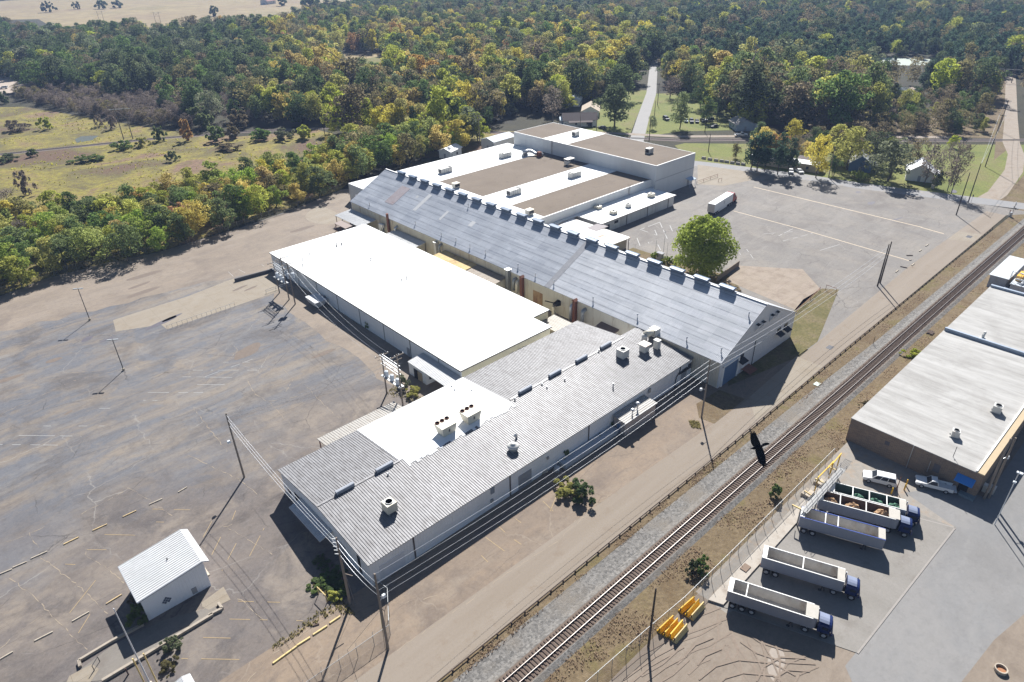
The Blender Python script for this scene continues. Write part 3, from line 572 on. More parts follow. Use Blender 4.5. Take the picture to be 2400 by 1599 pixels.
# stacks, ducts and hoods on the side that faces the white-roofed building
def wally(zf, a, b, x=GX0-.6): q = zf(a, b); d = ray(*q); t = x/d[0]; return d[1]*t, HC+d[2]*t
def pipestack(zf, a, b, a2, b2, r, mat, n=10, sq=False, cap=None, name='exhaust_stack'):
    y, z = wally(zf, a, b); y2, z2 = wally(zf, a2, b2); s = MB()
    if sq: s.box(GX0-.6-r, y2-r, 0, GX0-.6+r, y2+r, z2)
    else: s.cyl(GX0-.6, y2, 0, z2, r, n)
    o = part(s, name, mat, gw)
    if cap == 'roof': part(MB().extr([(y2-r*1.5, z2+.15), (y2+r*1.5, z2+.15), (y2, z2+.6)], 'x', GX0-.6-r*1.5, GX0-.6+r*1.5), 'stack_cap', mat, o)
    if cap == 'flat': part(MB().box(GX0-.6-r*1.4, y2-r*1.4, z2+.12, GX0-.6+r*1.4, y2+r*1.4, z2+.25), 'stack_cap', GALV, o)
    return y2, z2
B3 = zz(1140, 600, 6.533)
pipestack(A1, 1030, 810, 995, 480, .42, RUST)
pipestack(A1, 1890, 1220, 1890, 1010, .45, UNITW, sq=True, cap='flat')
pipestack(B3, 335, 480, 330, 215, .5, GALVD, sq=True, cap='flat')
pipestack(B3, 540, 590, 540, 330, .42, RUST, sq=True, cap='roof')
pipestack(B3, 1360, 1040, 1355, 690, .42, RUST, sq=True, cap='roof')
def elbow(zf, a, b, r, mat, drop, name='bent_duct'):
    y, z = wally(zf, a, b, GX0-.9); pts = [(GX0+.05, y, z)]
    for k in range(7): t = math.pi/2*k/6; pts.append((GX0-.35-.75*math.sin(t), y, z-.75*(1-math.cos(t))))
    pts.append((GX0-1.1, y, max(.1, z-drop))); part(MB().tube(pts, r, 10), name, mat, gw, smooth=True)
elbow(B3, 420, 360, .42, GALVD, 3.0); elbow(B3, 470, 400, .40, UNITC, 3.0); elbow(B3, 1300, 760, .42, GALV, 4.0); elbow(B3, 1480, 840, .5, GALVD, 3.4); elbow(A1, 1150, 730, .4, GALV, 2.5); elbow(A1, 1960, 1060, .4, GALVD, 2.2)
y, z = wally(A1, 900, 650); s = MB(); s.box(GX0-1.6, y-.5, 0, GX0-.9, y+.5, z); s.box(GX0-1.6, y-1.7, z-1.1, GX0-.9, y-.5, z); part(s, 'duct_box', WHITEP, gw)
y, z = wally(B3, 1060, 760); s = MB(); s.box(GX0-1.6, y-.35, 0, GX0-.9, y+.35, z); part(s, 'exhaust_stack', UNITC, gw)
s = MB(); s.extr([(GX0+.0, z+.2), (GX0-1.7, z+.5), (GX0-1.7, z+1.1), (GX0, z+1.5)], 'y', y-1.2, y-.1); s.beam((GX0-1.2, y, z+.9), (GX0-1.9, y+2.4, z+.9), .3, .15); part(s, 'wall_hood', BLACKM, gw)
part(MB().extr([(GX0, 3.2), (GX0-2.6, 2.7), (GX0-2.6, 2.9), (GX0, 3.45)], 'y', 83.4, 88.8), 'awning', simple('brown_awning_sheet', (.16, .12, .105), .8, 0, .25, 1), gw)
y, z = wally(MC, 1345, 470, GX0-.03); part(MB().box(GX0-.06, y-2.2, z-3.2, GX0-.004, y+1.2, z+1.2), 'rusted_panel', simple('rust_bloom', (.36, .24, .13), .9, 0, .35, 1.2, dirt=(.2, .1, .06), dk=.45), gw)
# lean-to roofs between the two long buildings: separate small roofs, each a thing
RIBLT = weathered_shaded_rib('tan_lean_to_sheet', (.50, .42, .33), (.58, .50, .41), (.33, .25, .18), 'y', .4, .05)
RIBW = weathered_shaded_rib('white_lean_to_sheet', (.80, .81, .82), (.92, .92, .92), (.60, .59, .57), 'y', .45, .1)
def leanto(name, label, x0, x1, y0, y1, zl, zh, rm, hi='x1', wall=None, cat='lean-to', sp=.45, posts=False, ribs='y'):
    t = thing(name, label, cat, ((x0+x1)/2, (y0+y1)/2, 0))
    def zf(X, Y):
        f = {'x1': (X-x0)/(x1-x0), 'x0': (x1-X)/(x1-x0), 'y1': (Y-y0)/(y1-y0), 'y0': (y1-Y)/(y1-y0)}[hi]; return zl+(zh-zl)*f
    m = MB(); c = [(x0, y0), (x1, y0), (x1, y1), (x0, y1)]; m.hexa([(X, Y, zf(X, Y)-.1) for X, Y in c], [(X, Y, zf(X, Y)) for X, Y in c])
    if sp: m.rib(x0, x1, y0, y1, zf, 'x' if ribs == 'y' else 'y', sp, .13, .06)
    part(m, 'roof', rm, t)
    if wall:
        w = MB(); e = .25; k = [(x0+e, y0+e), (x1-e, y0+e), (x1-e, y1-e), (x0+e, y1-e)]; w.hexa([(X, Y, -.03) for X, Y in k], [(X, Y, zf(X, Y)-.11) for X, Y in k]); part(w, 'wall', wall, t)
    if posts:
        for X, Y in posts: part(MB().beam((X, Y, -.02), (X, Y, zf(X, Y)-.1), .16, .16), 'post', RUST, t)
    return t
leanto('dock_canopy', 'white flat canopy on rusty posts at the far end of the long gable warehouse', 101.2, 107.8, 184.0, 199.3, 3.3, 3.9, RIBW, posts=[(101.5, 184.5), (101.5, 190), (101.5, 195), (101.5, 199)], cat='canopy')
leanto('porch_roof', 'brown sheet porch roof on posts beside the white dock canopy', 98.2, 101.0, 187.5, 194.5, 2.6, 2.9, simple('brown_porch_sheet', (.33, .27, .24), .8, 0, .2, 1), posts=[(98.4, 187.8), (98.4, 191), (98.4, 194.2)], cat='canopy', sp=None)
leanto('lean_to_roof', 'white ribbed link roof between the long gable and the far end of the white roof', 103.0, 107.9, 157.4, 173.0, 3.0, 3.7, RIBW, wall=GWALL)
leanto('link_building', 'low link block with a rust stained yellow roof between the two long buildings', 102.2, 107.9, 133.5, 148.0, 3.6, 4.0, simple('yellowed_roof', (.56, .43, .22), .9, 0, .15, 1, dirt=(.26, .15, .09), dk=.5), wall=GWALL, cat='building', sp=None)
leanto('lean_to_roof', 'tan ribbed link roof next to the rust stained yellow one', 102.2, 107.9, 121.4, 133.2, 3.3, 4.0, RIBLT, wall=GWALL)
leanto('covered_passage', 'low cream ribbed roof over the gap beside the white roof notch', 98.0, 103.2, 92.7, 99.4, 2.7, 3.1, weathered_shaded_rib('cream_passage_sheet', (.66, .60, .50), (.70, .65, .56), (.5, .42, .33), 'x', .4, .0), wall=GWALL, cat='passage', ribs='x')
# ------------------------------------------------------------------ white-roofed building
WX0, WX1, WY0, WY1, WE = 69.85, 101.4, 93.5, 180.4, 5.0
wpoly = [(WX0, WY0), (95.9, WY0), (95.9, 99.6), (WX1, 99.6), (WX1, WY1), (WX0, WY1)]
WW = ribwall('white_panel_wall', (.78, .80, .81), sp=.40, dirt=(.30, .29, .26), dk=.60, amt=.6)
CW = ribwall('yellow_cream_wall', (.80, .74, .54), sp=.40, dirt=(.36, .30, .2), dk=.64, amt=.4)
wb = thing('white_roof_building', 'long low building with a bright white flat roof beside the gable warehouse', 'building', (85, 137, 0))
m = MB(); m.box(WX0, WY0, -.05, WX0+.2, WY1, WE-.2, 0)
for (a, b) in zip(wpoly[:1]+wpoly[1:], wpoly[1:]+wpoly[:1]):
    if a[0] == b[0] == WX0: continue
    x0, x1 = sorted((a[0], b[0])); y0, y1 = sorted((a[1], b[1]))
    if y1-y0 < .01: m.box(x0+(.2 if x0 == WX0 else 0), y0, -.05, x1, y0+(.2 if y0 < 150 else -.2), WE-.2, 1)
    else: m.box(x0-.2, y0+.2, -.05, x0, y1-(.2 if y1 > 150 else -.0), WE-.2, 1)
part(m, 'wall', [WW, CW], wb)
def wzf(x, y): return WE+ .25*(1-abs((x-WX0)/(WX1-WX0)*2-1))
m = MB()
def ring(m, poly, o, z0, z1, mi=0):
    cx = sum(p[0] for p in poly)/len(poly); cy = sum(p[1] for p in poly)/len(poly); return m.prism(poly, z0, z1, mi)
o = .25
m.prism([(WX0-o, WY0-o), (95.9+o, WY0-o), (95.9+o, 99.6-o), (WX1+o, 99.6-o), (WX1+o, WY1+o), (WX0-o, WY1+o)], WE-.18, WE+.04)
part(m, 'roof', whiteroof('white_membrane', (.84, .84, .82), dk=.76, amt=.4), wb)
m = MB(); o2 = .27
for a, b in (((WX0-o2, WY0-o2), (WX0-o2, WY1+o2)), ((WX0-o2, WY0-o2), (95.9+o2, WY0-o2)), ((95.9+o2, WY0-o2), (95.9+o2, 99.6-o2)), ((95.9+o2, 99.6-o2), (WX1+o2, 99.6-o2))): m.beam((*a, WE-.10), (*b, WE-.10), .10, .22)
part(m, 'roof_edge', simple('dark_edge_trim', (.10, .09, .085), .7), wb)
SEAMM = simple('panel_joint', (.13, .15, .16), .8)
for k in range(8): y = 101+k*10.6; part(MB().box(WX0-.07, y-.09, 0, WX0-.002, y+.09, WE-.25), 'panel_seam', SEAMM, wb)
for y, w, h in ((112.5, 1.1, 2.2), (150.0, .9, 2.2)): part(MB().box(WX0-.09, y-w/2, 0, WX0-.002, y+w/2, h), 'door', DOORG, wb)
part(MB().box(81.0, WY0-.08, .2, 83.4, WY0-.002, 2.7), 'door', simple('cream_door', (.60, .55, .42), .7), wb)
for x in (84.0, 86.3, 87.8): part(MB().extr([(WY0-.002, 1.8), (WY0-.7, 1.8), (WY0-.7, 2.6), (WY0-.4, 3.2), (WY0-.002, 3.2)], 'x', x-.55, x+.55), 'louvre_hood', GALVD, wb)
E6 = zz(600, 580, 9.8); R1z = MC
for zf, a, b, h in ((E6, 745, 185, .7), (E6, 1230, 170, .6), (E6, 1070, 310, .7), (E6, 1075, 450, .8), (A1, 75, 1090, 1.0), (A1, 160, 1055, .5), (A1, 705, 1330, .5), (MC, 205, 228, .35), (MC, 415, 368, .4), (MC, 450, 356, .6), (E6, 1845, 5, .6), (MC, 5, 120, .4)):
    g = G(*zf(a, b), WE); v = MB(); v.cyl(g[0], g[1], WE, WE+h, .10, 8); v.cyl(g[0], g[1], WE+h, WE+h+.14, .2, 8); part(v, 'vent_pipe', simple('vent_grey', (.22, .22, .23), .6) if 'vent_grey' not in bpy.data.materials else bpy.data.materials['vent_grey'], wb)
# lean-to porch on the near corner of the white-roofed building with its small white room
lt = leanto('side_canopy', 'white ribbed lean-to canopy with a small white room below the white roof corner', 65.6, 69.75, 93.2, 106.6, 3.1, 3.6, RIBW, cat='canopy', ribs='y')
m = MB(); m.box(65.75, 100.3, 0, 69.6, 106.5, 3.0); rm_ = part(m, 'room', WW, lt)
part(MB().box(65.66, 103.2, 0, 65.748, 104.6, 2.3), 'doorway', DARKG, lt); part(MB().box(65.60, 101.6, .1, 65.70, 103.1, 2.3), 'door', simple('timber_door', (.36, .29, .2), .8), lt)
part(MB().box(66.6, 100.2, 1.1, 67.8, 100.298, 2.0), 'window_unit', DARKMETAL, lt)
# ------------------------------------------------------------------ near ribbed building with wing
FX0, FX1, FY0, FY1, FE, FRZ, FRY = 28.95, 102.3, 63.6, 91.0, 4.82, 6.15, 77.6
WGX = 107.9; WGY1 = 78.5
def fz(x, y): return FRZ-abs(y-FRY)*((FRZ-FE)/(FRY-FY0))
FW = ribwall('white_ribbed_wall', (.78, .79, .80), sp=.5, dirt=(.37, .34, .31), dk=.62, amt=.45)
FR_ = weathered_shaded_rib('weathered_shaded_rib_roof', (.30, .295, .30), (.50, .495, .505), (.17, .155, .15), 'x', .43)
fb = thing('ribbed_roof_building', 'long low building with a weathered grey ribbed roof nearest the railway road', 'building', (66, 77, 0))
m = MB(); m.box(FX0, FY0, -.05, WGX, FY0+.2, FE-.12); m.extr([(FY0+.2, -.05), (FY1, -.05), (FY1, fz(0, FY1)-.12), (FRY, FRZ-.12), (FY0+.2, FE-.10)], 'x', FX0, FX0+.2); m.box(FX0+.2, FY1-.2, -.05, FX1, FY1, fz(0, FY1)-.12); m.extr([(WGY1, -.05), (FY1-.2, -.05), (FY1-.2, fz(0, FY1)-.12), (WGY1, fz(0, WGY1)-.12)], 'x', FX1-.2, FX1); m.box(FX1, WGY1-.2, -.05, WGX, WGY1, fz(0, WGY1)-.12)
part(m, 'wall', FW, fb)
def froof(x0, x1, y0, y1, name='roof', mat=FR_, ribs=True, lift=0, th=.11):
    m = MB(); ys = [y0]+([FRY] if y0 < FRY < y1 else [])+[y1]
    for a, b in zip(ys[:-1], ys[1:]):
        c = [(x0, a), (x1, a), (x1, b), (x0, b)]; m.hexa([(X, Y, fz(X, Y)-th+lift) for X, Y in c], [(X, Y, fz(X, Y)+lift) for X, Y in c])
    if ribs: m.rib(x0, x1, y0, y1, lambda X, Y: fz(X, Y)+lift, 'y', .43, .13, .075, 0, (FRY,))
    return part(m, name, mat, fb)
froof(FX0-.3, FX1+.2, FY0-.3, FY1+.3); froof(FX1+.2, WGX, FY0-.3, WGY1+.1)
WHR = whiteroof('white_roof_coating', (.84, .84, .83), dk=.74, amt=.45)
r_ = random.Random(5)
wp = [(44.3+r_.uniform(-.25, .25), 91.28-(91.28-76.0)*i/16) for i in range(17)]+[(44.3+(68.6-44.3)*i/24, 75.6+r_.uniform(-.28, .28)) for i in range(1, 24)]+[(68.6+r_.uniform(-.25, .25), 75.6+(91.28-75.6)*i/16) for i in range(17)]
m = MB(); m2 = [p for p in wp]
cols_ = 40
for i in range(cols_):
    a = 44.3+(68.6-44.3)*i/cols_; b = 44.3+(68.6-44.3)*(i+1)/cols_; j0 = 75.7+r_.uniform(-.35, .35)
    for (ya, yb) in ((j0, FRY), (FRY, 91.28)):
        e0 = r_.uniform(-.3, .3) if i == 0 else 0; c = [(a+e0, ya), (b, ya), (b, yb), (a+e0, yb)]
        m.hexa([(X, Y, fz(X, Y)-.004) for X, Y in c], [(X, Y, fz(X, Y)+.092) for X, Y in c])
part(m, 'white_coating', WHR, fb)
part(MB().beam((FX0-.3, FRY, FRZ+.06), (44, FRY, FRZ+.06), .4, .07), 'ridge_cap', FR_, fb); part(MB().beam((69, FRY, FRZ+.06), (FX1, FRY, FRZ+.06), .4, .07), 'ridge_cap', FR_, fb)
FVENT = simple('pale_ridge_vent', (.36, .38, .42), .5, .2, .12, 1.5)
for zf, a, b in ((BC, 325, 110), (BC, 45, 255), (MC, 1310, 1145), (MC, 1513, 1030), (MC, 1700, 930), (MC, 1870, 838)):
    g = G(*zf(a, b), FRZ+.3); v = MB(); v.tube([(g[0]-1.6, FRY+.1, FRZ+.42), (g[0]+1.6, FRY+.1, FRZ+.42)], .34, 8); v.box(g[0]-1.6, FRY-.2, FRZ, g[0]+1.6, FRY+.4, FRZ+.3); part(v, 'ridge_vent', FVENT, fb)
def fpt(zf, a, b): 
    z = 5.4
    for _ in range(4): g = G(*zf(a, b), z); z = fz(*g)
    return g[0], g[1], z
for zf, a, b, h in ((MC, 1873, 1105, .9), (MC, 1197, 1190, .4), (MC, 1383, 1085, .3), (MC, 1417, 1107, .3), (MC, 1540, 1055, .4), (MC, 1775, 857, .4), (MC, 760, 1100, .3), (MC, 783, 1125, .3), (MC, 900, 1127, .3), (BC, 322, 140, .3)):
    g = fpt(zf, a, b); v = MB(); v.cyl(g[0], g[1], g[2], g[2]+h, .13, 8); v.cyl(g[0], g[1], g[2]+h, g[2]+h+.14, .2, 8, r2=.1); part(v, 'vent_pipe', GALV, fb)
# seams, doors and the meter on the front wall
def front(zf, a, b): q = zf(a, b); d = ray(*q); t = FY0/d[1]; return d[0]*t, HC+d[2]*t
m = MB()
for (a, b) in ((500, 620), (1163, 200)): x, z = front(BC, a, b); m.box(x-.12, FY0-.08, 0, x+.12, FY0-.002, FE-.15)
x, z = front(MC, 1705, 1400); m.box(x-.12, FY0-.08, 0, x+.12, FY0-.002, FE-.15); part(m, 'downpipe', simple('brown_pipe', (.09, .075, .07), .7), fb)
x, z = front(BC, 1265, 190); part(MB().box(x-1.5, FY0-.1, .0, x+1.5, FY0-.002, 3.0), 'roller_door', DOORG, fb)
x, z = front(BC, 355, 740); part(MB().box(x-2.3, FY0-.05, .0, x+2.0, FY0-.002, 3.0), 'door', simple('pale_door', (.60, .61, .64), .6), fb)
x, z = front(BC, 1043, 240); lb = MB()
for k in range(5): lb.extr([(FY0-.02, z-.6+k*.26), (FY0-.16, z-.7+k*.26), (FY0-.16, z-.62+k*.26), (FY0-.02, z-.5+k*.26)], 'x', x-.5, x+.3)
part(lb, 'louvre', GALVD, fb)
for (zf, a, b, s) in ((BC, 1035, 315, .25), (BC, 1420, 20, .2), (MC, 2120, 1125, .35)): x, z = front(zf, a, b); part(MB().box(x-s, FY0-.25, z-s*1.3, x+s, FY0-.002, z+s*1.3), 'meter_box', GALVD, fb)
# wing front details
A4 = zz(1440, 740, 7.84)
def frontd(a, b, w, h, name, mat, d=.07): x, z = front(A4, a, b); return part(MB().box(x-w/2, FY0-d, z-h/2, x+w/2, FY0-.002, z+h/2), name, mat, fb)
frontd(1380, 925, 1.3, 1.3, 'window', DARKMETAL); frontd(1265, 1120, 1.9, 3.2, 'door', DOORG); frontd(1290, 985, 1.6, .5, 'sign_box', BLACKM, .4); frontd(1210, 1045, 1.4, .35, 'sign_box', BLACKM, .3)
x, z = front(A4, 1130, 1100); part(MB().tube([(x+1.3, FY0-.12, FE-.3), (x+1.0, FY0-.14, 3.2), (x, FY0-.14, 2.4), (x-.1, FY0-.14, 0)], .09, 6), 'cable_duct', BLACKM, fb)
# end wall towards the guard lot: awning, opening, window boards
part(MB().extr([(FX0-.002, 3.3), (FX0-2.3, 2.7), (FX0-2.3, 2.82), (FX0-.002, 3.45)], 'y', 74.0, 84.0).rib(FX0-2.3, FX0-.02, 74, 84, lambda X, Y: 3.45-(FX0-X)*.27, 'x', .42, .12, .06), 'awning', RIBW, fb)
for y0, y1, z0, z1, mt in ((84.6, 86.6, 0, 2.9, DARKG), (70.5, 72.5, .0, 2.6, DOORG), (88.3, 89.3, 1.0, 2.2, DARKMETAL), (66.2, 66.9, .6, 4.0, DARKG)): part(MB().box(FX0-.07, y0, z0, FX0-.002, y1, z1), 'opening', mt, fb)
# lean-to on the back: long pale ribbed porch over the lot, on rusty posts
leanto('long_porch', 'long pale ribbed porch roof on the lot side of the ribbed building', 38.6, 55.4, 91.45, 96.8, 2.75, 3.35, weathered_shaded_rib('pale_porch_sheet', (.58, .55, .50), (.64, .61, .56), (.42, .36, .3), 'x', .5, .05), hi='y0', posts=[(38.9, 96.5), (38.9, 92), (44, 96.5), (49.5, 96.5), (55, 96.5)], cat='porch', ribs='x', sp=.5)
# small tan block and loading ramp against the front wall
tb = leanto('pump_house', 'small tan sheet metal block with two roof vents against the long front wall', 82.1, 91.7, 60.2, 63.45, 3.0, 3.3, weathered_shaded_rib('tan_block_roof', (.55, .52, .48), (.62, .59, .55), (.4, .36, .32), 'y', .42, .05), hi='y1', wall=ribwall('tan_block_wall', (.46, .40, .36), sp=.42, dk=.6), cat='outbuilding')
part(MB().box(82.25, 61.6, 0, 82.345, 62.4, 2.1), 'door', DOORB, tb)
for (a, b) in ((2005, 1300), (2040, 1255)):
    g = G(*MC(a, b), 3.1); v = MB(); v.cyl(g[0], g[1], 3.05, 4.4, .14, 8); v.lathe(g[0], g[1], [(.12, 4.35), (.38, 4.5), (.4, 4.6), (.2, 4.78), (.0, 4.82)], 12); part(v, 'roof_vent', GALV, tb)
m = MB(); m.hexa([(67.5, 61.7, 0), (82.0, 61.7, 0), (82.0, 63.5, 0), (67.5, 63.5, 0)], [(67.5, 61.7, .9), (82.0, 61.7, 1.1), (82.0, 63.5, 1.1), (67.5, 63.5, .9)]); solo(m, 'loading_dock', simple('dock_blue_grey', (.40, .43, .46), .8, 0, .15, 1), 'long low concrete dock along the front wall beside the tan block', 'dock')
m = MB(); m.tube([(65.6, 62.2, .3), (66.6, 62.8, .3)], [.55, .55], 10); solo(m, 'steel_drum', GALV, 'small pale drum lying at the near end of the long concrete dock', 'drum')
# ------------------------------------------------------------------ wide flat roofed building behind the gable
FLZ = 6.4
fl = thing('flat_roof_building', 'wide flat building whose roof has alternating white and brown gravel strips', 'building', (160, 180, 0))
FLX0, FLX1, FLY0, FLY1 = 118.0, 196.3, 141.6, 218.0
GREYW = ribwall('pale_grey_wall', (.68, .69, .69), sp=.5, dirt=(.42, .38, .34), dk=.62, amt=.35)
m = MB(); m.box(138.6, FLY0, -.05, FLX1, FLY0+.25, FLZ+.18); part(m, 'wall', GREYW, fl); m = MB(); m.box(FLX0, FLY1-.25, -.05, FLX1, FLY1, FLZ-.25); m.box(FLX0, 200.4, -.05, FLX0+.25, FLY1-.25, FLZ-.25); m.box(FLX0+.25, 200.4, -.05, 138.4, 200.65, FLZ-.25); part(m, 'wall', GREYW, fl)
GRV = gravelroof('brown_gravel_roof', (.235, .185, .14), (.31, .25, .195)); WHF = whiteroof('white_strip_roof', (.80, .80, .78), (.50, .42, .34), .62, .5)
base = MB(); base.box(138.55, FLY0+.25, FLZ-.35, FLX1, 200.2, FLZ-.02); base.box(FLX0, 200.2, FLZ-.25, FLX1, FLY1, FLZ-.02); part(base, 'roof', WHF, fl)
for y0, y1 in ((FLY0+.25, 157.6), (171.3, 195.6)): part(MB().box(143.0 if y0 < 150 else 142.4, y0, FLZ-.016, FLX1-.02 if y0 < 150 else 193.5, y1, FLZ+.02), 'gravel_strip', GRV, fl)
part(MB().box(193.5, 171.3, FLZ-.014, FLX1-.02, 196.5, FLZ+.012), 'gravel_strip', simple('tar_strip', (.12, .11, .11), .9, 0, .3, .6), fl)
part(MB().beam((138.6, FLY0+.1, FLZ+.24), (FLX1, FLY0+.1, FLZ+.24), .42, .1), 'parapet_cap', LIGHTP, fl)
part(MB().box(118.4-.06+.02, 203, 0, 118.0-.002, 209, 4.2), 'loading_door', DARKG, fl); part(MB().box(115.2, 202.5, 4.3, 117.99, 210, 4.45), 'awning', BLACKM, fl)
def antenna(t, x, y, z0, z1, name='roof_ladder'):
    l = MB()
    for s in (-.25, .25): l.beam((x, y+s, z0), (x, y+s, z1), .06)
    n_ = int((z1-z0)/.4)
    for k in range(n_): l.beam((x, y-.25, z0+.2+k*.4), (x, y+.25, z0+.2+k*.4), .04)
    for k in range(6): a = k*1.047; l.beam((x, y, z1-.2), (x+.9*math.cos(a), y+.9*math.sin(a), z1+.5), .05)
    return part(l, name, simple('ladder_rust', (.17, .12, .1), .8) if 'ladder_rust' not in bpy.data.materials else bpy.data.materials['ladder_rust'], t)
g = G(*TC(2065, 1320), FLZ); antenna(fl, g[0], FLY0-.35, 3.9, FLZ+.8)
# tall block
TZ = 11.7; TX0, TX1, TY0, TY1 = 196.35, 220.1, 140.0, 214.0
tb_ = thing('tall_flat_block', 'tall pale grey windowless block with a brown and white flat roof behind the others', 'building', (208, 177, 0))
m = MB(); m.box(TX0, TY0, -.05, TX1, TY0+.25, TZ); m.box(TX0, TY1-.25, -.05, TX1, TY1, TZ); m.box(TX0, TY0+.25, -.05, TX0+.25, TY1-.25, TZ); m.box(TX1-.25, TY0+.25, -.05, TX1, TY1-.25, TZ); part(m, 'wall', GREYW, tb_)
part(MB().box(TX0+.24, TY0+.24, TZ-.3, TX1-.24, TY1-.24, TZ-.05), 'roof', GRV, tb_); part(MB().box(TX0+.3, 183.6, TZ-.048, TX1-.3, 197.2, TZ-.01), 'white_roof_strip', WHF, tb_)
part(MB().beam((TX0+.1, TY0+.1, TZ+.03), (TX1-.1, TY0+.1, TZ+.03), .36, .08).beam((TX0+.1, TY0+.29, TZ+.03), (TX0+.1, TY1-.1, TZ+.03), .36, .08), 'parapet_cap', LIGHTP, tb_)
part(MB().box(TX0-.12, TY0-.09, 6.15, TX1+.05, TY0-.002, 6.35), 'wall_joint', simple('joint_grey', (.42, .43, .44), .8), tb_)
g = G(*zz(1180, 270, 4.9)(600, 440), FLZ); antenna(tb_, TX0-.35, g[1], FLZ, TZ+.9)
m = MB(); m.extr([(TY0-.01, 2.9), (TY0-2.2, 2.5), (TY0-2.2, 2.65), (TY0-.01, 3.1)], 'x', 215.4, 219.2); m.beam((215.6, TY0-2.1, 0), (215.6, TY0-2.1, 2.5), .1); m.beam((219, TY0-2.1, 0), (219, TY0-2.1, 2.5), .1); part(m, 'door_canopy', simple('blue_canopy_sheet', (.40, .50, .62), .6), tb_)
part(MB().box(216.6, TY0-.08, 0, 218.0, TY0-.002, 2.2), 'door', DOORG, tb_); part(MB().beam((195.9, TY0-.3, 6.0), (195.9, TY0-.3, .1), .12), 'downpipe', GALV, tb_)
# strip annex in front of the flat building, and the annex with the peeling roof
an = thing('strip_annex', 'narrow white roofed annex with stained white walls along the truck lot', 'building', (175, 136, 0))
ANW = ribwall('stained_white_wall', (.62, .62, .60), sp=.5, dirt=(.24, .19, .16), dk=.50, amt=.65)
m = MB(); m.box(156.4, 130.4, -.05, 194.8, 130.6, 3.6); m.box(156.4, 130.6, -.05, 156.6, 141.4, 3.6); m.box(194.6, 130.6, -.05, 194.8, 139.8, 3.6); part(m, 'wall', ANW, an)
part(MB().prism([(156.0, 129.9), (195.2, 129.9), (195.2, 139.9), (196.2, 139.9), (196.2, 141.5), (139.0, 141.5), (139.0, 140.4), (156.0, 140.4)], 3.6, 3.78), 'roof', whiteroof('annex_roof', (.80, .80, .78), (.45, .36, .28), .60, .6), an)
part(MB().beam((156, 129.86, 3.68), (195.2, 129.86, 3.68), .12, .2), 'roof_edge', simple('gutter_brown', (.25, .2, .18), .7), an)
m = MB()
for x in (169.0, 180.0, 191.5): m.box(x-.12, 130.3, 0, x+.12, 130.398, 3.6)
part(m, 'downpipe', simple('dark_downpipe', (.10, .09, .085), .7), an); part(MB().box(158.2, 130.32, .9, 160.4, 130.398, 2.4), 'window', DARKMETAL, an); part(MB().box(162.8, 130.32, 1.9, 164.6, 130.398, 2.8), 'window', DARKMETAL, an)
pe = thing('peeling_roof_annex', 'small annex with a flaking white and brown roof beside the gable warehouse', 'building', (147, 128, 0))
N = NM('peeling_roof'); p = N.pos(); f = N.noise(N.map(p, (.22, .5, 1), .4), 1.0, 7, .62, .6); PEEL = N.fin(N.mix(N.step(f, .56, .60), (.80, .78, .74), (.40, .31, .24)), .85)
m = MB(); m.box(139.0, 117.6, -.05, 153.2, 140.2, 3.25); part(m, 'wall', ribwall('grey_tan_wall', (.46, .42, .36), sp=.5), pe)
part(MB().hexa([(138.6, 116.9, 3.6), (154.2, 116.9, 3.25), (154.2, 140.35, 3.25), (138.6, 140.35, 3.6)], [(138.6, 116.9, 3.78), (154.2, 116.9, 3.43), (154.2, 140.35, 3.43), (138.6, 140.35, 3.78)]), 'roof', PEEL, pe)
part(MB().prism([(150.6, 127.5), (156.3, 127.5), (156.3, 131.5), (150.6, 131.5)], 3.44, 3.56), 'porch_roof', simple('grey_felt', (.33, .30, .30), .9), pe)
part(MB().box(143.2, 117.3, 3.75, 144.2, 118.2, 4.6), 'roof_hatch', UNITW, pe); part(MB().beam((153.4, 117.0, 0), (153.4, 117.0, 3.2), .16), 'post', simple('post_brown', (.12, .09, .08), .8), pe)
# ------------------------------------------------------------------ brick building and the plant shed by the railway
BX0, BX1, BY0, BY1, BZ = 110.7, 188.0, 10.3, 31.6, 4.9
br = thing('brick_building', 'long tan brick building with a pale streaked flat roof across the railway', 'building', (150, 21, 0))
N = NM('tan_brick'); p = N.pos(); x, y, z = N.xyz(p)[:3]; b = N.n('ShaderNodeTexBrick', {'Vector': N.comb(N.math('ADD', x, y), z), 'Color1': (.27, .19, .13), 'Color2': (.20, .14, .105), 'Mortar': (.29, .25, .21), 'Scale': 1.0, 'Mortar Size': .02, 'Brick Width': .62, 'Row Height': .24}).outputs['Color']
BRICK = N.fin(N.mix(N.math('MULTIPLY', N.step(N.noise(N.map(p, (1, 1, .3)), .5, 6, .7), .5, .7), .6), b, (.16, .13, .11)), .9)
N = NM('streaked_pale_roof'); p = N.pos(); s1 = N.noise(N.map(p, (.55, .06, 1)), 1.0, 7, .7, .2); s2 = N.noise(p, .10, 6, .65, .5); s3 = N.noise(N.map(p, (1.8, .25, 1)), 1.0, 5, .7)
PALER = N.fin(N.mix(N.math('MULTIPLY', N.step(s3, .55, .75), .5), N.mix(N.math('MULTIPLY', N.step(s2, .48, .68), .5), N.mix(N.step(s1, .36, .62), (.31, .298, .28), (.43, .418, .398)), (.225, .212, .195)), (.165, .155, .142)), .85)
m = MB(); m.box(BX0, BY0, -.05, BX0+.3, BY1, BZ-.12); m.box(BX0+.3, BY1-.3, -.05, BX1, BY1, BZ-.12); m.box(BX0+.3, BY0, -.05, BX1, BY0+.3, BZ-.12); m.box(BX1-.3, BY0+.3, -.05, BX1, BY1-.3, BZ-.12); part(m, 'wall', BRICK, br)
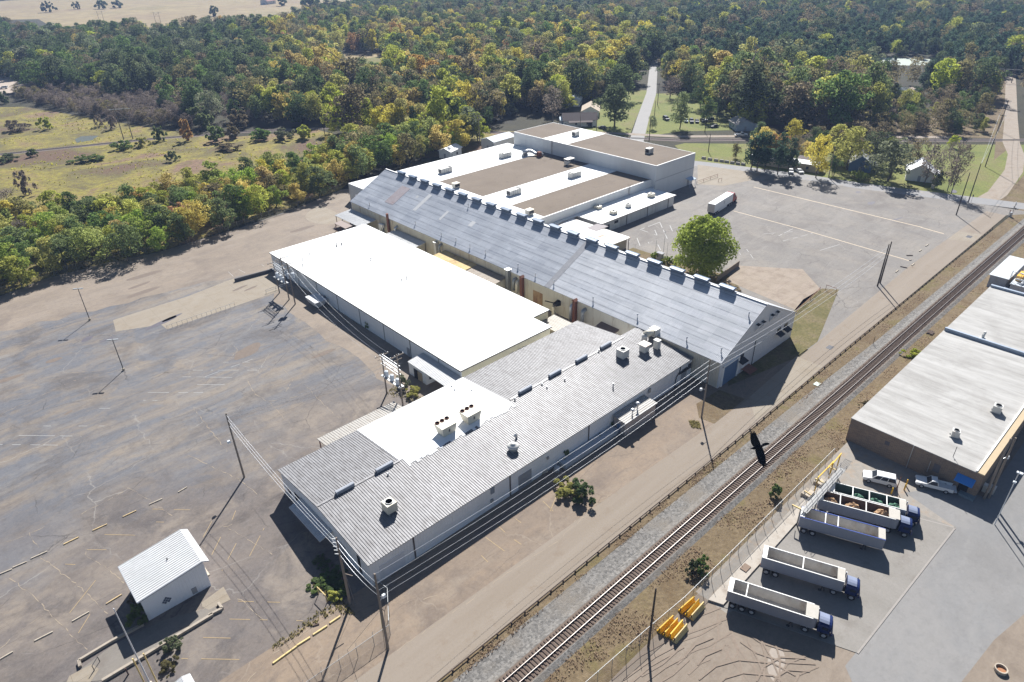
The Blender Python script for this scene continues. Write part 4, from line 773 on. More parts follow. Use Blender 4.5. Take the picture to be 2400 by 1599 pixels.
part(MB().box(BX0-.08, BY0+1.0, BZ-.12, 156.3, BY1+.08, BZ+.02), 'roof', PALER, br); part(MB().box(156.3, BY0+1.0, BZ-.12, BX1+.05, BY1+.08, BZ-.03), 'roof', PALER, br)
part(MB().box(156.3, BY0+1.0, BZ-.03, 156.8, BY1, BZ+.75), 'fire_wall', simple('blue_grey_flashing', (.30, .35, .42), .6, .3), br); part(MB().box(187.4, BY0+1.0, BZ-.03, 188.1, BY1, BZ+.5), 'fire_wall', bpy.data.materials['blue_grey_flashing'], br)
part(MB().box(BX0-.1, BY0-.06, BZ-.12, BX1, BY0+1.0, BZ+.12), 'parapet_cap', simple('tan_stone_cap', (.47, .37, .24), .85), br); part(MB().box(BX0, BY0+1.0, BZ+.02, 187, BY0+1.25, BZ+.3), 'gutter', WHITEP, br)
for y0, y1, z0, z1 in ((16.2, 17.2, 1.6, 3.2), (24.5, 25.3, 2.6, 3.4)): part(MB().box(BX0-.03, y0, z0, BX0-.002, y1, z1), 'boarded_window', simple('dark_brick_infill', (.13, .12, .13), .9) if 'dark_brick_infill' not in bpy.data.materials else bpy.data.materials['dark_brick_infill'], br)
part(MB().tube([(BX0-.12, 20.9, 0), (BX0-.12, 20.9, BZ)], .07, 6), 'downpipe', GALV, br); part(MB().tube([(BX0-.12, 17.8, 1.0), (BX0-.12, 17.8, 3.4)], .05, 6), 'downpipe', GALV, br)
part(MB().box(BX0-.06, 11.6, 0, BX0-.002, 13.0, 2.2), 'doorway', DARKG, br)
m = MB(); m.extr([(BX0-.01, 3.3), (BX0-1.3, 2.5), (BX0-1.3, 2.56), (BX0-.01, 3.38)], 'y', 11.0, 13.7); m.rib(BX0-1.3, BX0-.05, 11.05, 13.65, lambda X, Y: 3.38-(BX0-X)*.63, 'x', .27, .12, .05); part(m, 'awning', simple('bright_blue_awning', (.05, .24, .62), .5), br)
ps = thing('plant_shed', 'grey corrugated metal shed with a pale roof beyond the brick building', 'shed', (206, 33, 0))
part(MB().box(199, 30.5, -.05, 215.8, 34.4, 3.4), 'wall', ribwall('blue_grey_sheet', (.38, .41, .45), sp=.35), ps); part(MB().box(198.7, 30.2, 3.4, 216.1, 34.7, 3.55), 'roof', simple('pale_blue_roof', (.52, .55, .58), .6, .1), ps)
m = MB()
for x0 in (199.2, 200.3): m.beam((x0, 30.2, 3.5), (x0, 30.2, 5.6), .09)
m.beam((199.2, 30.2, 5.6), (199.2, 22, 5.6), .09); m.beam((199.2, 30.2, 4.6), (199.2, 22, 4.6), .07)
for y in (28, 25.5, 23): m.beam((199.2, y, 2.9), (199.2, y, 5.6), .09)
solo(m, 'guard_railing', GALVD, 'grey pipe railing around the machinery platform beside the plant shed', 'railing')
m = MB(); m.box(198.2, 14, 0, 205, 29.4, 2.6, 0); m.box(198.0, 14, 2.6, 205.2, 29.6, 2.85, 0); solo(m, 'machinery_skid', simple('pale_machine_paint', (.46, .49, .52), .6), 'pale grey machinery skid with pipes on top beside the plant shed', 'machinery')
m = MB()
for k in range(7):
    y = 16+k*1.9; m.tube([(199, y, 3.15), (204.4, y, 3.15)], .28, 8)
m.tube([(200, 15, 3.7), (200, 29, 3.7)], .22, 8); m.tube([(203, 15, 3.6), (203, 29, 4.2)], .3, 8); solo(m, 'pipe_bank', simple('white_pipe', (.7, .71, .72), .5), 'bank of white pipes on top of the machinery skid', 'pipes')
solo(MB().box(201.0, 28.0, 2.86, 205.2, 29.3, 4.2), 'control_cabinet', simple('orange_yellow_panel', (.75, .40, .04), .6), 'orange yellow cabinet standing on the machinery skid', 'cabinet')
m = MB(); m.tube([(195.6, 31.0, .95), (195.7, 30.95, .95), (197.8, 29.9, .95), (197.9, 29.85, .95)], [.3, .9, .9, .3], 14); solo(m, 'storage_tank', simple('pale_tank', (.62, .60, .56), .5), 'pale horizontal tank lying between the brick roof and the plant shed', 'tank', smooth=False)
# ------------------------------------------------------------------ guard shed in the lot
gs = thing('guard_shed', 'small white shed with a bright ribbed roof standing alone in the big lot', 'shed', (7.3, 84, 0))
SW = ribwall('guard_wall_sheet', (.80, .82, .86), sp=.45, dk=.75, amt=.2)
part(MB().extr([(3.2, -.05), (11.9, -.05), (11.9, 5.1), (11.3, 5.25), (3.2, 4.45)], 'y', 80.2, 87.6), 'wall', SW, gs)
def gsz(x): return 4.55+(x-2.9)*(5.5-4.55)/(11.7-2.9) if x <= 11.7 else 5.5-(x-11.7)*.62
m = MB()
for a, b in ((2.8, 11.7), (11.7, 12.65)):
    c = [(a, 79.75), (b, 79.75), (b, 88.2), (a, 88.2)]; m.hexa([(X, Y, gsz(X)-.12) for X, Y in c], [(X, Y, gsz(X)) for X, Y in c])
    m.rib(a, b, 79.75, 88.2, lambda X, Y: gsz(X), 'x', .42, .10, .06)
part(m, 'roof', weathered_shaded_rib('bright_ribbed_roof', (.90, .90, .89), (.98, .98, .97), (.72, .71, .70), 'y', .42, .0), gs)
part(MB().beam((2.8, 79.7, gsz(2.8)-.08), (11.7, 79.7, gsz(11.7)-.08), .07, .2).beam((2.76, 79.7, 4.47), (2.76, 88.2, 4.47), .07, .2), 'roof_trim', simple('grey_trim', (.34, .36, .40), .6), gs)
m = MB()
for i in range(3):
    for j in range(3):
        if (i, j) == (0, 0): continue
        cx, cz = 6.05+(i-j)*.23, 1.75+(i+j-2)*.26; m.hexa([(cx-.2, 80.19, cz), (cx, 80.19, cz-.22), (cx+.2, 80.19, cz), (cx, 80.19, cz+.22)], [(cx-.2, 80.165, cz), (cx, 80.165, cz-.22), (cx+.2, 80.165, cz), (cx, 80.165, cz+.22)])
part(m, 'diamond_emblem', simple('emblem_dark', (.10, .12, .16), .7), gs); part(MB().box(9.3, 80.12, .25, 10.0, 80.198, 1.35), 'vent_panel', DOORG, gs); part(MB().box(3.12, 81.0, 0, 3.198, 82.0, 2.1), 'door', DOORG, gs); part(MB().box(11.902, 82.2, 0, 12.5, 84.0, .18), 'doorstep', CONKERB, gs)
g = G(*BL(1155, 728), 5.0); part(MB().cyl(g[0], g[1], gsz(g[0]), gsz(g[0])+.25, .09, 8), 'vent_pipe', DARKG, gs)
# low concrete walls of the old weighbridge beside it
KW = simple('kerb_wall_concrete', (.36, .31, .25), .9, 0, .15, 1.4, dirt=(.17, .14, .12), dk=.5)
Z8 = zz(100, 1370, 5.885)
def wallseg(zf, pts, label, w=.35, h=.45):
    m = MB(); q = [G(*zf(a, b)) for a, b in pts]
    for a, b in zip(q[:-1], q[1:]): m.beam((*a, h/2-.02), (*b, h/2-.02), w, h)
    return solo(m, 'weighbridge_kerb', KW, label, 'kerb wall', 'weighbridge walls')
wallseg(Z8, [(525, 1150), (510, 1065), (960, 795), (1400, 560)], 'low concrete kerb wall passing under the guard shed shadow')
wallseg(Z8, [(830, 1345), (1330, 1045), (2354, 425)], 'long low concrete kerb wall on the road side of the guard shed', .4)
wallseg(BL, [(1440, 1115), (1535, 1068), (1508, 1030)], 'short end piece of the kerb wall at the right of the guard shed')
sheet('weighbridge_slab', gl(Z8, (540, 1160), (980, 830), (1650, 500), (2354, 300), (2500, 380), (1500, 900), (850, 1320), (660, 1340)), .024, joint_concrete('scale_slab', (.30, .27, .235), (.35, .315, .275), 0, 0, (.2, .16, .13), .5))
sheet('weighbridge_slab', gl(BL, (1390, 1020), (1540, 910), (1590, 1000), (1440, 1070), (1395, 1050)), .028, CONC)
sheet('weighbridge_slab', gl(Z8, (370, 1260), (680, 1100), (780, 1170), (660, 1348), (330, 1348)), .028, CONC)
# small striped shed whose roof peeps in at the bottom edge
g1 = G(*BL(1160, 1568), 3.0); sx, sy = g1
ss = thing('small_metal_shed', 'small shed with a white and blue ribbed roof cut by the bottom edge', 'shed', (sx+2.2, sy-2.0, 0))
g2 = G(*BL(1245, 1545), 3.2); g3 = G(*BL(1310, 1522), 3.0)
def ssz(y): return 3.2-abs(y-g2[1])*0
m = MB(); a0 = G(*BL(1170, 1560), 2.8); b0 = G(*BL(1250, 1530), 3.1); c0 = G(*BL(1318, 1522), 2.8)
m.hexa([(a0[0], a0[1]-5, 2.7), (b0[0], a0[1]-5, 3.0), (b0[0], b0[1], 3.0), (a0[0], b0[1], 2.7)], [(a0[0], a0[1]-5, 2.8), (b0[0], a0[1]-5, 3.1), (b0[0], b0[1], 3.1), (a0[0], b0[1], 2.8)])
m.hexa([(b0[0], a0[1]-5, 3.0), (c0[0], a0[1]-5, 2.7), (c0[0], b0[1], 2.7), (b0[0], b0[1], 3.0)], [(b0[0], a0[1]-5, 3.1), (c0[0], a0[1]-5, 2.8), (c0[0], b0[1], 2.8), (b0[0], b0[1], 3.1)])
m.rib(a0[0], b0[0], a0[1]-5, b0[1], lambda X, Y: 2.8+.3*(X-a0[0])/(b0[0]-a0[0]), 'x', .3, .1, .05).rib(b0[0], c0[0], a0[1]-5, b0[1], lambda X, Y: 3.1-.3*(X-b0[0])/(c0[0]-b0[0]), 'x', .3, .1, .05)
part(m, 'roof', bpy.data.materials['bright_ribbed_roof'], ss); part(MB().box(a0[0]+.15, a0[1]-4.8, -.02, c0[0]-.15, b0[1]-.2, 2.7), 'wall', SW, ss)
# ------------------------------------------------------------------ rooftop units: each stands on its roof and is a thing
def fan(t, x, y, z, r, mat=None):
    f = part(MB().lathe(x, y, [(r, z), (r, z+.14), (r*.86, z+.14), (r*.84, z+.03), (.0, z+.03)], 14), 'fan_ring', mat or GALVD, t, world=False)
    part(MB().cyl(x, y, z+.031, z+.09, r*.8, 12), 'fan_grille', simple('fan_dark', (.045, .035, .03), .8) if 'fan_dark' not in bpy.data.materials else bpy.data.materials['fan_dark'], t, world=False)
def long_unit(label, loc, group, rz=0, L=5.2, W=2.1, H=1.9, mat=UNITW, fans=True):
    t = thing('rooftop_unit', label, 'air conditioner', loc, rz, group); m = MB(); m.box(-L/2+1.4, -W/2, .25, L/2, W/2, H); m.box(-L/2, -W/2+.02, .25, -L/2+1.38, W/2-.02, H-.05)
    part(m, 'casing', mat, t, world=False); part(MB().box(-L/2+.05, -W/2+.1, 0, L/2-.05, W/2-.1, .25), 'base_frame', GALVD, t, world=False)
    s = MB()
    for k in range(4): x = -L/2+1.39+k*(L-1.4)/4; s.box(x-.02, -W/2-.015, .3, x+.02, W/2+.015, H+.015)
    part(s, 'panel_joints', DARKMETAL, t, world=False)
    part(MB().box(-L/2-.02, -W/2+.2, .45, -L/2+.0, W/2-.2, H-.3), 'coil_grille', DARKMETAL, t, world=False)
    if fans: fan(t, L/2-.7, -.5, H, .42); fan(t, L/2-.7, .5, H, .42)
    return t
GF = 'long units on the flat strip roof'
for (a, b), lb, rz in zip(((717, 1180), (1130, 1075), (1190, 1330), (1607, 1210)), ('long cream rooftop unit nearest the gable on the rear white strip', 'long cream rooftop unit next to the tall block on the rear white strip', 'long cream rooftop unit near the gable on the middle white strip', 'long cream rooftop unit near the tall block on the middle white strip'), (0, math.pi, 0, math.pi)):
    g = G(*TC(a, b), FLZ+.5); long_unit(lb, (g[0], g[1], FLZ-.02), GF, rz)
for (a, b), lb in zip(((1615, 928), (2122, 1045)), ('grey box unit on the white strip of the tall block', 'grey box unit on the brown gravel part of the tall block roof')):
    g = G(*TC(a, b), TZ+.6); long_unit(lb, (g[0], g[1], TZ-.05), 'box units on the tall block', 0, 2.6, 2.0, 2.0, UNITW, False)
def cube_unit(name, label, loc, rz=0, s=1.3, H=1.3, mat=UNITW, group=None, legs=True, r=None, cat='air conditioner'):
    t = thing(name, label, cat, loc, rz, group); b = .18 if legs else 0
    part(MB().box(-s/2, -s/2, b, s/2, s/2, H), 'casing', mat, t, world=False)
    if legs:
        for x in (-.4, .4):
            part(MB().box(x*s-.06, -s/2-.15, 0, x*s+.06, s/2+.15, b), 'skid_rail', GALVD, t, world=False)
    fan(t, 0, 0, H, r or s*.36); return t
g = fpt(BC, 337, 385); cube_unit('condenser_unit', 'white cube condenser with one fan on the near end of the ribbed roof', (g[0], g[1], g[2]+.08), 0, 1.75, 1.75, UNITC)
g = fpt(MC, 1937, 895); cube_unit('condenser_unit', 'white box unit with side flaps near the wing of the ribbed roof', (g[0], g[1], g[2]+.08), 0, 1.9, 1.9, UNITW)
g = fpt(A4, 545, 655)
t = thing('exhaust_box', 'white exhaust box with a rust streaked flat lid on the ribbed wing', 'roof vent', (g[0], g[1], g[2]+.08)); part(MB().box(-.75, -.75, 0, .75, .75, 1.5), 'casing', UNITW, t, world=False); part(MB().box(-1.05, -1.05, 1.62, 1.05, 1.05, 1.78), 'lid', simple('rusty_white_lid', (.68, .62, .56), .6, 0, .1, 1, dirt=(.42, .2, .11), dk=.5), t, world=False)
for x in (-.7, .7):
    for y in (-.7, .7): part(MB().beam((x, y, 1.45), (x, y, 1.64), .08), 'lid_leg', GALVD, t, world=False)
g = fpt(A4, 775, 600); t = thing('exhaust_box', 'narrow tall grey exhaust box on the ribbed wing near the gable wall', 'roof vent', (g[0], g[1], g[2]+.08)); part(MB().box(-.5, -.6, 0, .5, .6, 1.9), 'casing', UNITW, t, world=False); part(MB().box(-.56, -.66, 1.9, .56, .66, 2.0), 'lid', UNITW, t, world=False)
g = fpt(A4, 660, 420); t = thing('roof_fan_unit', 'white fan box with a fat round duct at the back of the ribbed wing', 'roof vent', (g[0], g[1], g[2]+.08)); part(MB().box(.4, -.9, .3, 2.2, .9, 2.0), 'casing', UNITW, t, world=False); part(MB().tube([(.4, 0, 1.4), (-.6, 0, 1.5), (-1.7, .2, 1.5)], [.75, .75, .75], 12), 'duct', UNITC, t, world=False, smooth=True); part(MB().tube([(-1.7, .2, 1.5), (-1.9, .2, .9), (-1.9, .2, 0)], [.7, .6, .6], 12), 'duct_elbow', UNITW, t, world=False, smooth=True)
def vee(label, zf, a, b):
    g = fpt(zf, a, b); t = thing('twin_condenser', label, 'air conditioner', (g[0], g[1], g[2]+.09), 0, 'big condensers on the white roof patch')
    m = MB(); m.hexa([(-1.3, -1.15, 0), (1.3, -1.15, 0), (1.3, .7, 0), (-1.3, .7, 0)], [(-1.6, -1.3, 1.9), (1.6, -1.3, 1.9), (1.6, 1.3, 1.9), (-1.6, 1.3, 1.9)]); part(m, 'casing', UNITC, t, world=False)
    for x in (-1.05, 0, 1.05): fan(t, x, .85, 1.9, .42, RUST)
    part(MB().box(-.2, -1.26, .7, .12, -1.1, 1.3), 'access_panel', DARKMETAL, t, world=False); part(MB().hexa([(-1.25, .72, .2), (1.25, .72, .2), (1.25, .74, .2), (-1.25, .74, .2)], [(-1.5, 1.22, 1.75), (1.5, 1.22, 1.75), (1.5, 1.24, 1.75), (-1.5, 1.24, 1.75)]), 'coil_grille', DARKMETAL, t, world=False)
vee('big cream condenser with three fans, left one on the white roof patch', MC, 720, 1410); vee('big cream condenser with three fans, right one on the white roof patch', MC, 890, 1325)
g = fpt(MC, 1185, 1535); t = thing('dome_ventilator', 'large white domed ventilator on the ribbed roof', 'roof vent', (g[0], g[1], g[2]+.05)); part(MB().cyl(0, 0, 0, .7, .75, 16), 'curb', GALVD, t, world=False); part(MB().lathe(0, 0, [(.9, .6), (1.05, .75), (1.0, .95), (.8, 1.15), (.45, 1.28), (.42, 1.42), (0, 1.46)], 20), 'dome', UNITW, t, world=False, smooth=True)
g = fpt(MC, 1207, 1450); solo(MB().tube([(g[0], g[1], g[2]), (g[0], g[1], g[2]+.55), (g[0]-.25, g[1], g[2]+.8), (g[0]-.5, g[1], g[2]+.6)], .2, 8), 'gooseneck_vent', GALV, 'small round gooseneck vent just behind the white dome', 'roof vent')
# clutter on the flat strip roof
g = G(*TC(1300, 1075), FLZ); t = thing('duct_collector', 'silver ducts with a rusty fan box on the brown strip by the tall block', 'duct', (g[0], g[1], FLZ)); part(MB().tube([(-2.5, 1.2, 1.6), (0, 1.2, 1.7), (1.2, .4, 1.6), (1.6, -1.5, .9), (1.7, -3.0, .8)], [.7, .75, .7, .6, .6], 10), 'duct', GALV, t, world=False, smooth=True); part(MB().box(.8, -4.6, 0, 2.2, -3.0, 2.0), 'fan_box', RUST, t, world=False); part(MB().lathe(2.6, -3.6, [(.3, .2), (1.0, .5), (1.1, 1.0), (.5, 1.6), (0, 1.7)], 12), 'hood', GALV, t, world=False); part(MB().box(-3, .6, .0, -.5, 1.8, .9), 'duct_stand', GALVD, t, world=False)
g = G(*TC(1570, 1135), FLZ); t = thing('roof_platform', 'raised equipment platform with a flat lid by the tall block wall', 'platform', (g[0], g[1], FLZ)); part(MB().box(-1.9, -1.2, 2.2, 1.9, 1.2, 2.4), 'deck', UNITW, t, world=False)
for x in (-1.7, 1.7):
    for y in (-1, 1): part(MB().beam((x, y, 0), (x, y, 2.2), .1), 'leg', GALVD, t, world=False)
part(MB().box(-1.8, -.8, .3, -.6, .8, 1.7), 'fan_box', UNITW, t, world=False)
for (a, b), lb in (((790, 1290), 'small slatted exhaust unit on the white edge strip beside the gable ridge, rear one'), ((1297, 1475), 'small slatted exhaust unit on the white edge strip beside the gable ridge, front one')):
    g = G(*TC(a, b), FLZ+.3); t = thing('exhaust_unit', lb, 'roof vent', (g[0], g[1], FLZ-.02), 0, 'slatted exhaust units by the gable'); part(MB().box(-1.1, -.9, .4, 1.1, .9, 1.7), 'casing', UNITC, t, world=False); part(MB().box(-1.2, -1.0, 1.7, 1.2, 1.0, 1.85), 'lid', UNITC, t, world=False); part(MB().box(-1.0, -.94, .6, 1.0, -.9, 1.5), 'slat_grille', DARKMETAL, t, world=False); part(MB().box(-1.0, -.8, 0, 1.0, .8, .4), 'stand', GALVD, t, world=False)
for (a, b), lb, H in (((1085, 1070), 'low cream unit at the wall end of the strip annex roof', 1.0), ((1262, 1130), 'low cream unit near the eave of the strip annex roof', 1.1), ((1432, 1055), 'small grey box vent in the middle of the strip annex roof', 1.2), ((1695, 935), 'cream unit at the far end of the strip annex roof', 1.3)):
    g = G(*zz(1180, 270, 4.9)(a, b), 3.9); cube_unit('annex_unit', lb, (g[0], g[1], 3.78), .0, 1.9 if 'grey' not in lb else 1.4, H, UNITC if 'cream' in lb else UNITW, 'units on the strip annex roof', True, .5)
Z21 = zz(2150, 1000, 7.84)
g = G(*Z21(680, 185), BZ); cube_unit('condenser_unit', 'small grey condenser on skids near the front edge of the brick building roof', (g[0], g[1], BZ+.02), .3, 1.2, 1.35, UNITW, None, True, .45)
g = G(*MR(2160, 1275), BZ); cube_unit('condenser_unit', 'grey condenser on a timber skid further back on the brick building roof', (g[0], g[1], BZ+.02), .1, 1.4, 1.5, UNITW, None, True, .52)
g = G(*MR(2062, 775), BZ); t = thing('roof_exhaust', 'small white curled exhaust fan behind the fire wall of the brick roof', 'roof vent', (g[0], g[1], BZ-.03)); part(MB().box(-.5, -.5, 0, .5, .5, .6), 'curb', UNITW, t, world=False); part(MB().tube([(0, 0, .6), (0, 0, 1.3), (.3, 0, 1.6), (.8, 0, 1.5)], .3, 8), 'pipe', UNITW, t, world=False)
g = G(*Z21(655, 560), BZ); solo(MB().cyl(g[0], g[1], BZ+.02, BZ+2.2, .045, 6).box(g[0]-.25, g[1]-.03, BZ+.55, g[0]+.1, g[1]+.03, BZ+.68), 'roof_mast', BLACKM, 'thin dark mast standing on the front edge of the brick building roof', 'mast')
# ------------------------------------------------------------------ poles, lamps and wires
WIREM = simple('bright_wire', (.30, .31, .33), .4, .5)
WIRED = simple('dark_wire', (.10, .10, .10), .6)
def pole(name, label, base, top=None, h=None, r=.16, mat=WOOD, arms=(), lamp=None, group=None, guy=None, cat='utility pole', bands=()):
    g = G(*base); H = h or hgt(base, top); t = thing(name, label, cat, (g[0], g[1], 0), 0, group)
    part(MB().tube([(0, 0, -.05), (0, 0, H*.5), (0, 0, H)], [r*1.15, r, r*.72], 10), 'pole', mat, t, world=False)
    for (z, L, ang) in arms:
        a = R(ang); dx, dy = math.cos(a)*L/2, math.sin(a)*L/2
        m = MB(); m.beam((-dx, -dy, H-z), (dx, dy, H-z), .11, .14); ar = part(m, 'crossarm', mat, t, world=False)
        i_ = MB()
        for k in (-.9, -.35, .35, .9): i_.cyl(dx*k, dy*k, H-z+.07, H-z+.28, .06, 6)
        part(i_, 'insulators', GALV, ar, world=False)
    if lamp:
        dx, dy, z = lamp; part(MB().tube([(0, 0, z-.3), (dx*.6, dy*.6, z), (dx, dy, z)], .045, 6), 'lamp_arm', GALV, t, world=False)
        part(MB().hexa([(dx-.28, dy-.22, z-.2), (dx+.28, dy-.22, z-.2), (dx+.28, dy+.22, z-.2), (dx-.28, dy+.22, z-.2)], [(dx-.2, dy-.16, z+.22), (dx+.2, dy-.16, z+.22), (dx+.2, dy+.16, z+.22), (dx-.2, dy+.16, z+.22)]), 'lamp_head', GLASSL, t, world=False)
    for z in bands: part(MB().cyl(0, 0, H-z, H-z+.35, r*1.05, 10), 'pole_band', BLACKM, t, world=False)
    return t, (g[0], g[1], H)
A7 = zz(640, 1230, 4.25)
pl1, T1 = pole('utility_pole', 'bare wooden pole at the roadside near the bottom, with a white floodlight', (909.5, 1521.6), (878.5, 1344.8), r=.17, lamp=(.8, .25, 9.6))
pl2, T2 = pole('utility_pole', 'grey wooden pole with white insulators at the near corner of the ribbed building', (821, 1416), (790.6, 1259.4), r=.17)
for k in range(5): part(MB().tube([(0, 0, T2[2]-.3-k*.7), (-.5, .35, T2[2]-.15-k*.7)], .07, 6), 'insulator', WHITEP, pl2, world=False)
part(MB().beam((0, 0, 6.3), (.9, -.6, 5.6), .09), 'brace', WOOD, pl2, world=False)
pl3, T3 = pole('utility_pole', 'lone wooden pole with a white lamp in the open lot left of the ribbed building', (572.6, 1118.7), (546, 964), r=.16, lamp=(-.75, .25, 8.2), mat=WOOD)
pl4, T4 = pole('utility_pole', 'wooden pole with a lamp beside the corner of the gable warehouse', (1644.2, 978.4), (1666.3, 842.4), r=.15, lamp=(-.9, .5, 6.8), bands=(5.4,))
pl5, T5 = pole('utility_pole', 'front one of two tall dark poles on the patch between lot and road', (2056.3, 671), (2085.5, 573), r=.17, mat=WOODD, group='twin dark poles')
pl6, T6 = pole('utility_pole', 'rear taller one of two dark poles on the patch between lot and road', (2062.5, 663.7), (2094.3, 567), r=.17, mat=WOODD, group='twin dark poles')
pl7, T7 = pole('utility_pole', 'dark pole by the chain link fence near the yellow barriers', (1519.5, 1517), (1531, 1378), r=.15, mat=WOODD)
A2 = zz(2100, 360, 7.84)
pl8, T8 = pole('utility_pole', 'dark pole standing on bare ground at the lot corner by the street', A2(1105, 1130), A2(1370, 350), r=.16, mat=WOODD)
pl9, T9 = pole('utility_pole', 'dark pole on the lawn edge where the dirt track meets the street', A2(1325, 900), A2(1520, 180), r=.16, mat=WOODD)
pl10, T10 = pole('utility_pole', 'dark pole with a crossarm beside the dirt track, nearest to the lawn', TR(2085, 1150), TR(2250, 795), r=.16, mat=WOODD, arms=((.3, 2.6, 80),))
pl11, T11 = pole('utility_pole', 'dark pole with a crossarm further up the dirt track', TR(2175, 905), TR(2235, 690), r=.16, mat=WOODD, arms=((.3, 2.6, 80),))
pole('utility_pole', 'grey pole in front of the dark evergreen by the street', (1941.7, 416.5), (1955.3, 343.4), mat=WOOD, r=.16)
pole('utility_pole', 'shorter leaning grey pole right of the pole by the dark evergreen', (1953.6, 413.1), (1961, 369), mat=WOOD, r=.14)
pole('utility_pole', 'dark pole on the lawn strip behind the tall block', (1660, 356), (1664.6, 314.5), mat=WOODD, r=.16)
pole('utility_pole', 'dark pole in front of the round tree at the road junction', (1521, 333), (1527, 275), mat=WOODD, r=.16)
pole('utility_pole', 'dark pole on the verge of the far road, nearest the junction', (1532.5, 288), (1539, 236), mat=WOODD, r=.15)
pole('utility_pole', 'dark pole on the verge further along the far road', (1541, 246), (1547, 195), mat=WOODD, r=.15)
pole('utility_pole', 'dark pole on the lawn near the dark cars', (1652, 310), (1655, 268), mat=WOODD, r=.15)
pole('utility_pole', 'pale pole before the brown roofed house, left of two', (1360, 300), (1362, 270), mat=WOOD, r=.15)
pole('utility_pole', 'pale pole at the right corner of the brown roofed house', (1398, 303), (1399, 270), mat=WOOD, r=.15)
pole('utility_pole', 'pole with wide crossarms rising from the bushes left of the tall block', (1124.5, 340), (1125, 268), mat=WOOD, r=.18, arms=((.8, 4.5, 140), (2.2, 3.0, 140)))
pole('utility_pole', 'thin pole at the wood edge beside the second railway', TL(2238, 925), TL(2225, 715), mat=WOODD, r=.15)
pole('utility_pole', 'left leaning pole in the woods behind the row of street trees', (1837, 301), (1846, 262), mat=WOOD, r=.16)
pole('utility_pole', 'right leaning pole in the woods behind the row of street trees', (1841, 303), (1849, 264), mat=WOOD, r=.16)
# H-frames of the transmission line
def hframe(label, b1, t1, sep, ang, group='transmission frames'):
    g = G(*b1); H = hgt(b1, t1); t = thing('transmission_frame', label, 'power pylon', (g[0], g[1], 0), R(ang), group)
    for s in (-1, 1): part(MB().tube([(0, s*sep/2, -.1), (0, s*sep/2, H)], [.24, .15], 8), 'leg', WOOD, t, world=False)
    part(MB().beam((0, -sep*1.15, H-1.4), (0, sep*1.15, H-1.4), .22, .25), 'crossarm', GALV, t, world=False); part(MB().beam((0, -sep/2, H-1.6), (0, sep/2, H-6), .12).beam((0, sep/2, H-1.6), (0, -sep/2, H-6), .12), 'brace', WOOD, t, world=False)
hframe('tall two legged power frame in the meadow in front of the bare thicket', TL(885, 960), TL(840, 730), 4.2, 60)
hframe('two legged power frame on the far pasture, left one', TL(700, 142), TL(685, 75), 6, 60); hframe('two legged power frame on the far pasture, right one', TL(1092, 160), TL(1075, 80), 6, 60)
hframe('lattice like power frame at the far end of the dirt track', TR(2232, 570), TR(2240, 462), 5.0, 20)
# lot lamps with double heads
def lotlamp(label, base, top):
    g = G(*base); H = hgt(base, top); t = thing('lot_lamp', label, 'lamp post', (g[0], g[1], 0), R(-35), 'double headed lot lamps')
    part(MB().tube([(0, 0, 0), (0, 0, H)], [.11, .08], 8), 'post', simple('lamp_post_dark', (.13, .12, .115), .6) if 'lamp_post_dark' not in bpy.data.materials else bpy.data.materials['lamp_post_dark'], t, world=False); part(MB().cyl(0, 0, -.02, .5, .28, 10), 'footing', CONKERB, t, world=False)
    for s in (-1, 1): part(MB().box(s*.12, -.2, H-.05, s*1.15, .2, H+.12), 'lamp_head', GALVD, t, world=False)
lotlamp('double headed lamp post, left one in the open lot', (210.8, 750.6), (183.6, 677)); lotlamp('double headed lamp post, right one nearer the railway side of the open lot', (290, 868), (270, 795))
# white pole between two yellow guard posts, bottom left
wx, wy = G(352, 1604); t = thing('flag_pole', 'tall white pole rising from the bottom edge near the guard shed', 'pole', (wx, wy, 0)); part(MB().tube([(0, 0, 0), (0, 0, hgt((352, 1604), (263.5, 1428)))], [.11, .06], 8), 'pole', simple('white_pole_paint', (.62, .62, .64), .4), t, world=False); part(MB().cyl(0, 0, -.02, .3, .3, 8), 'footing', CONKERB, t, world=False)
for lb, px, top in (('left yellow post flanking the white pole', (342, 1608), (311, 1543.7)), ('right yellow post flanking the white pole', (369, 1602), (329.8, 1535))):
    g = G(*px); solo(MB().tube([(g[0], g[1], -.02), (g[0], g[1], hgt(px, top))], .09, 8), 'yellow_post', YELPALE, lb, 'post', 'yellow posts beside the white pole')
g = G(*BL(885, 1515)); solo(MB().beam((g[0], g[1], 0), (g[0], g[1], 1.3), .16), 'short_post', simple('brown_post', (.10, .06, .05), .8), 'short dark post beside the white pole at the bottom edge', 'post')
m = MB(); q = G(*Z8(715, 1190)); q2 = G(*Z8(790, 1065)); m.tube([(*q, 0), (*q, 1.0), (*q2, 1.0), (*q2, 0)], .05, 6); solo(m, 'pipe_barrier', BLACKM, 'thin dark bent pipe at the left end of the weighbridge slab', 'barrier')
# bent yellow pipe barriers
def hoop(label, p1, p2, h, mat, r=.07, group=None):
    a, b = G(*p1), G(*p2); m = MB(); m.tube([(*a, -.02), (*a, h), (*b, h), (*b, -.02)], r, 6, cap=True); return solo(m, 'pipe_barrier', mat, label, 'barrier', group)
hoop('yellow pipe hoop on the weeds beside the shaded corner of the ribbed building', A7(455, 690), A7(538, 775), 1.5, YELPALE)
hoop('brown pipe hoop on the grass tongue beyond the gable end', MR(985, 430), MR(1055, 455), 1.4, RUST)
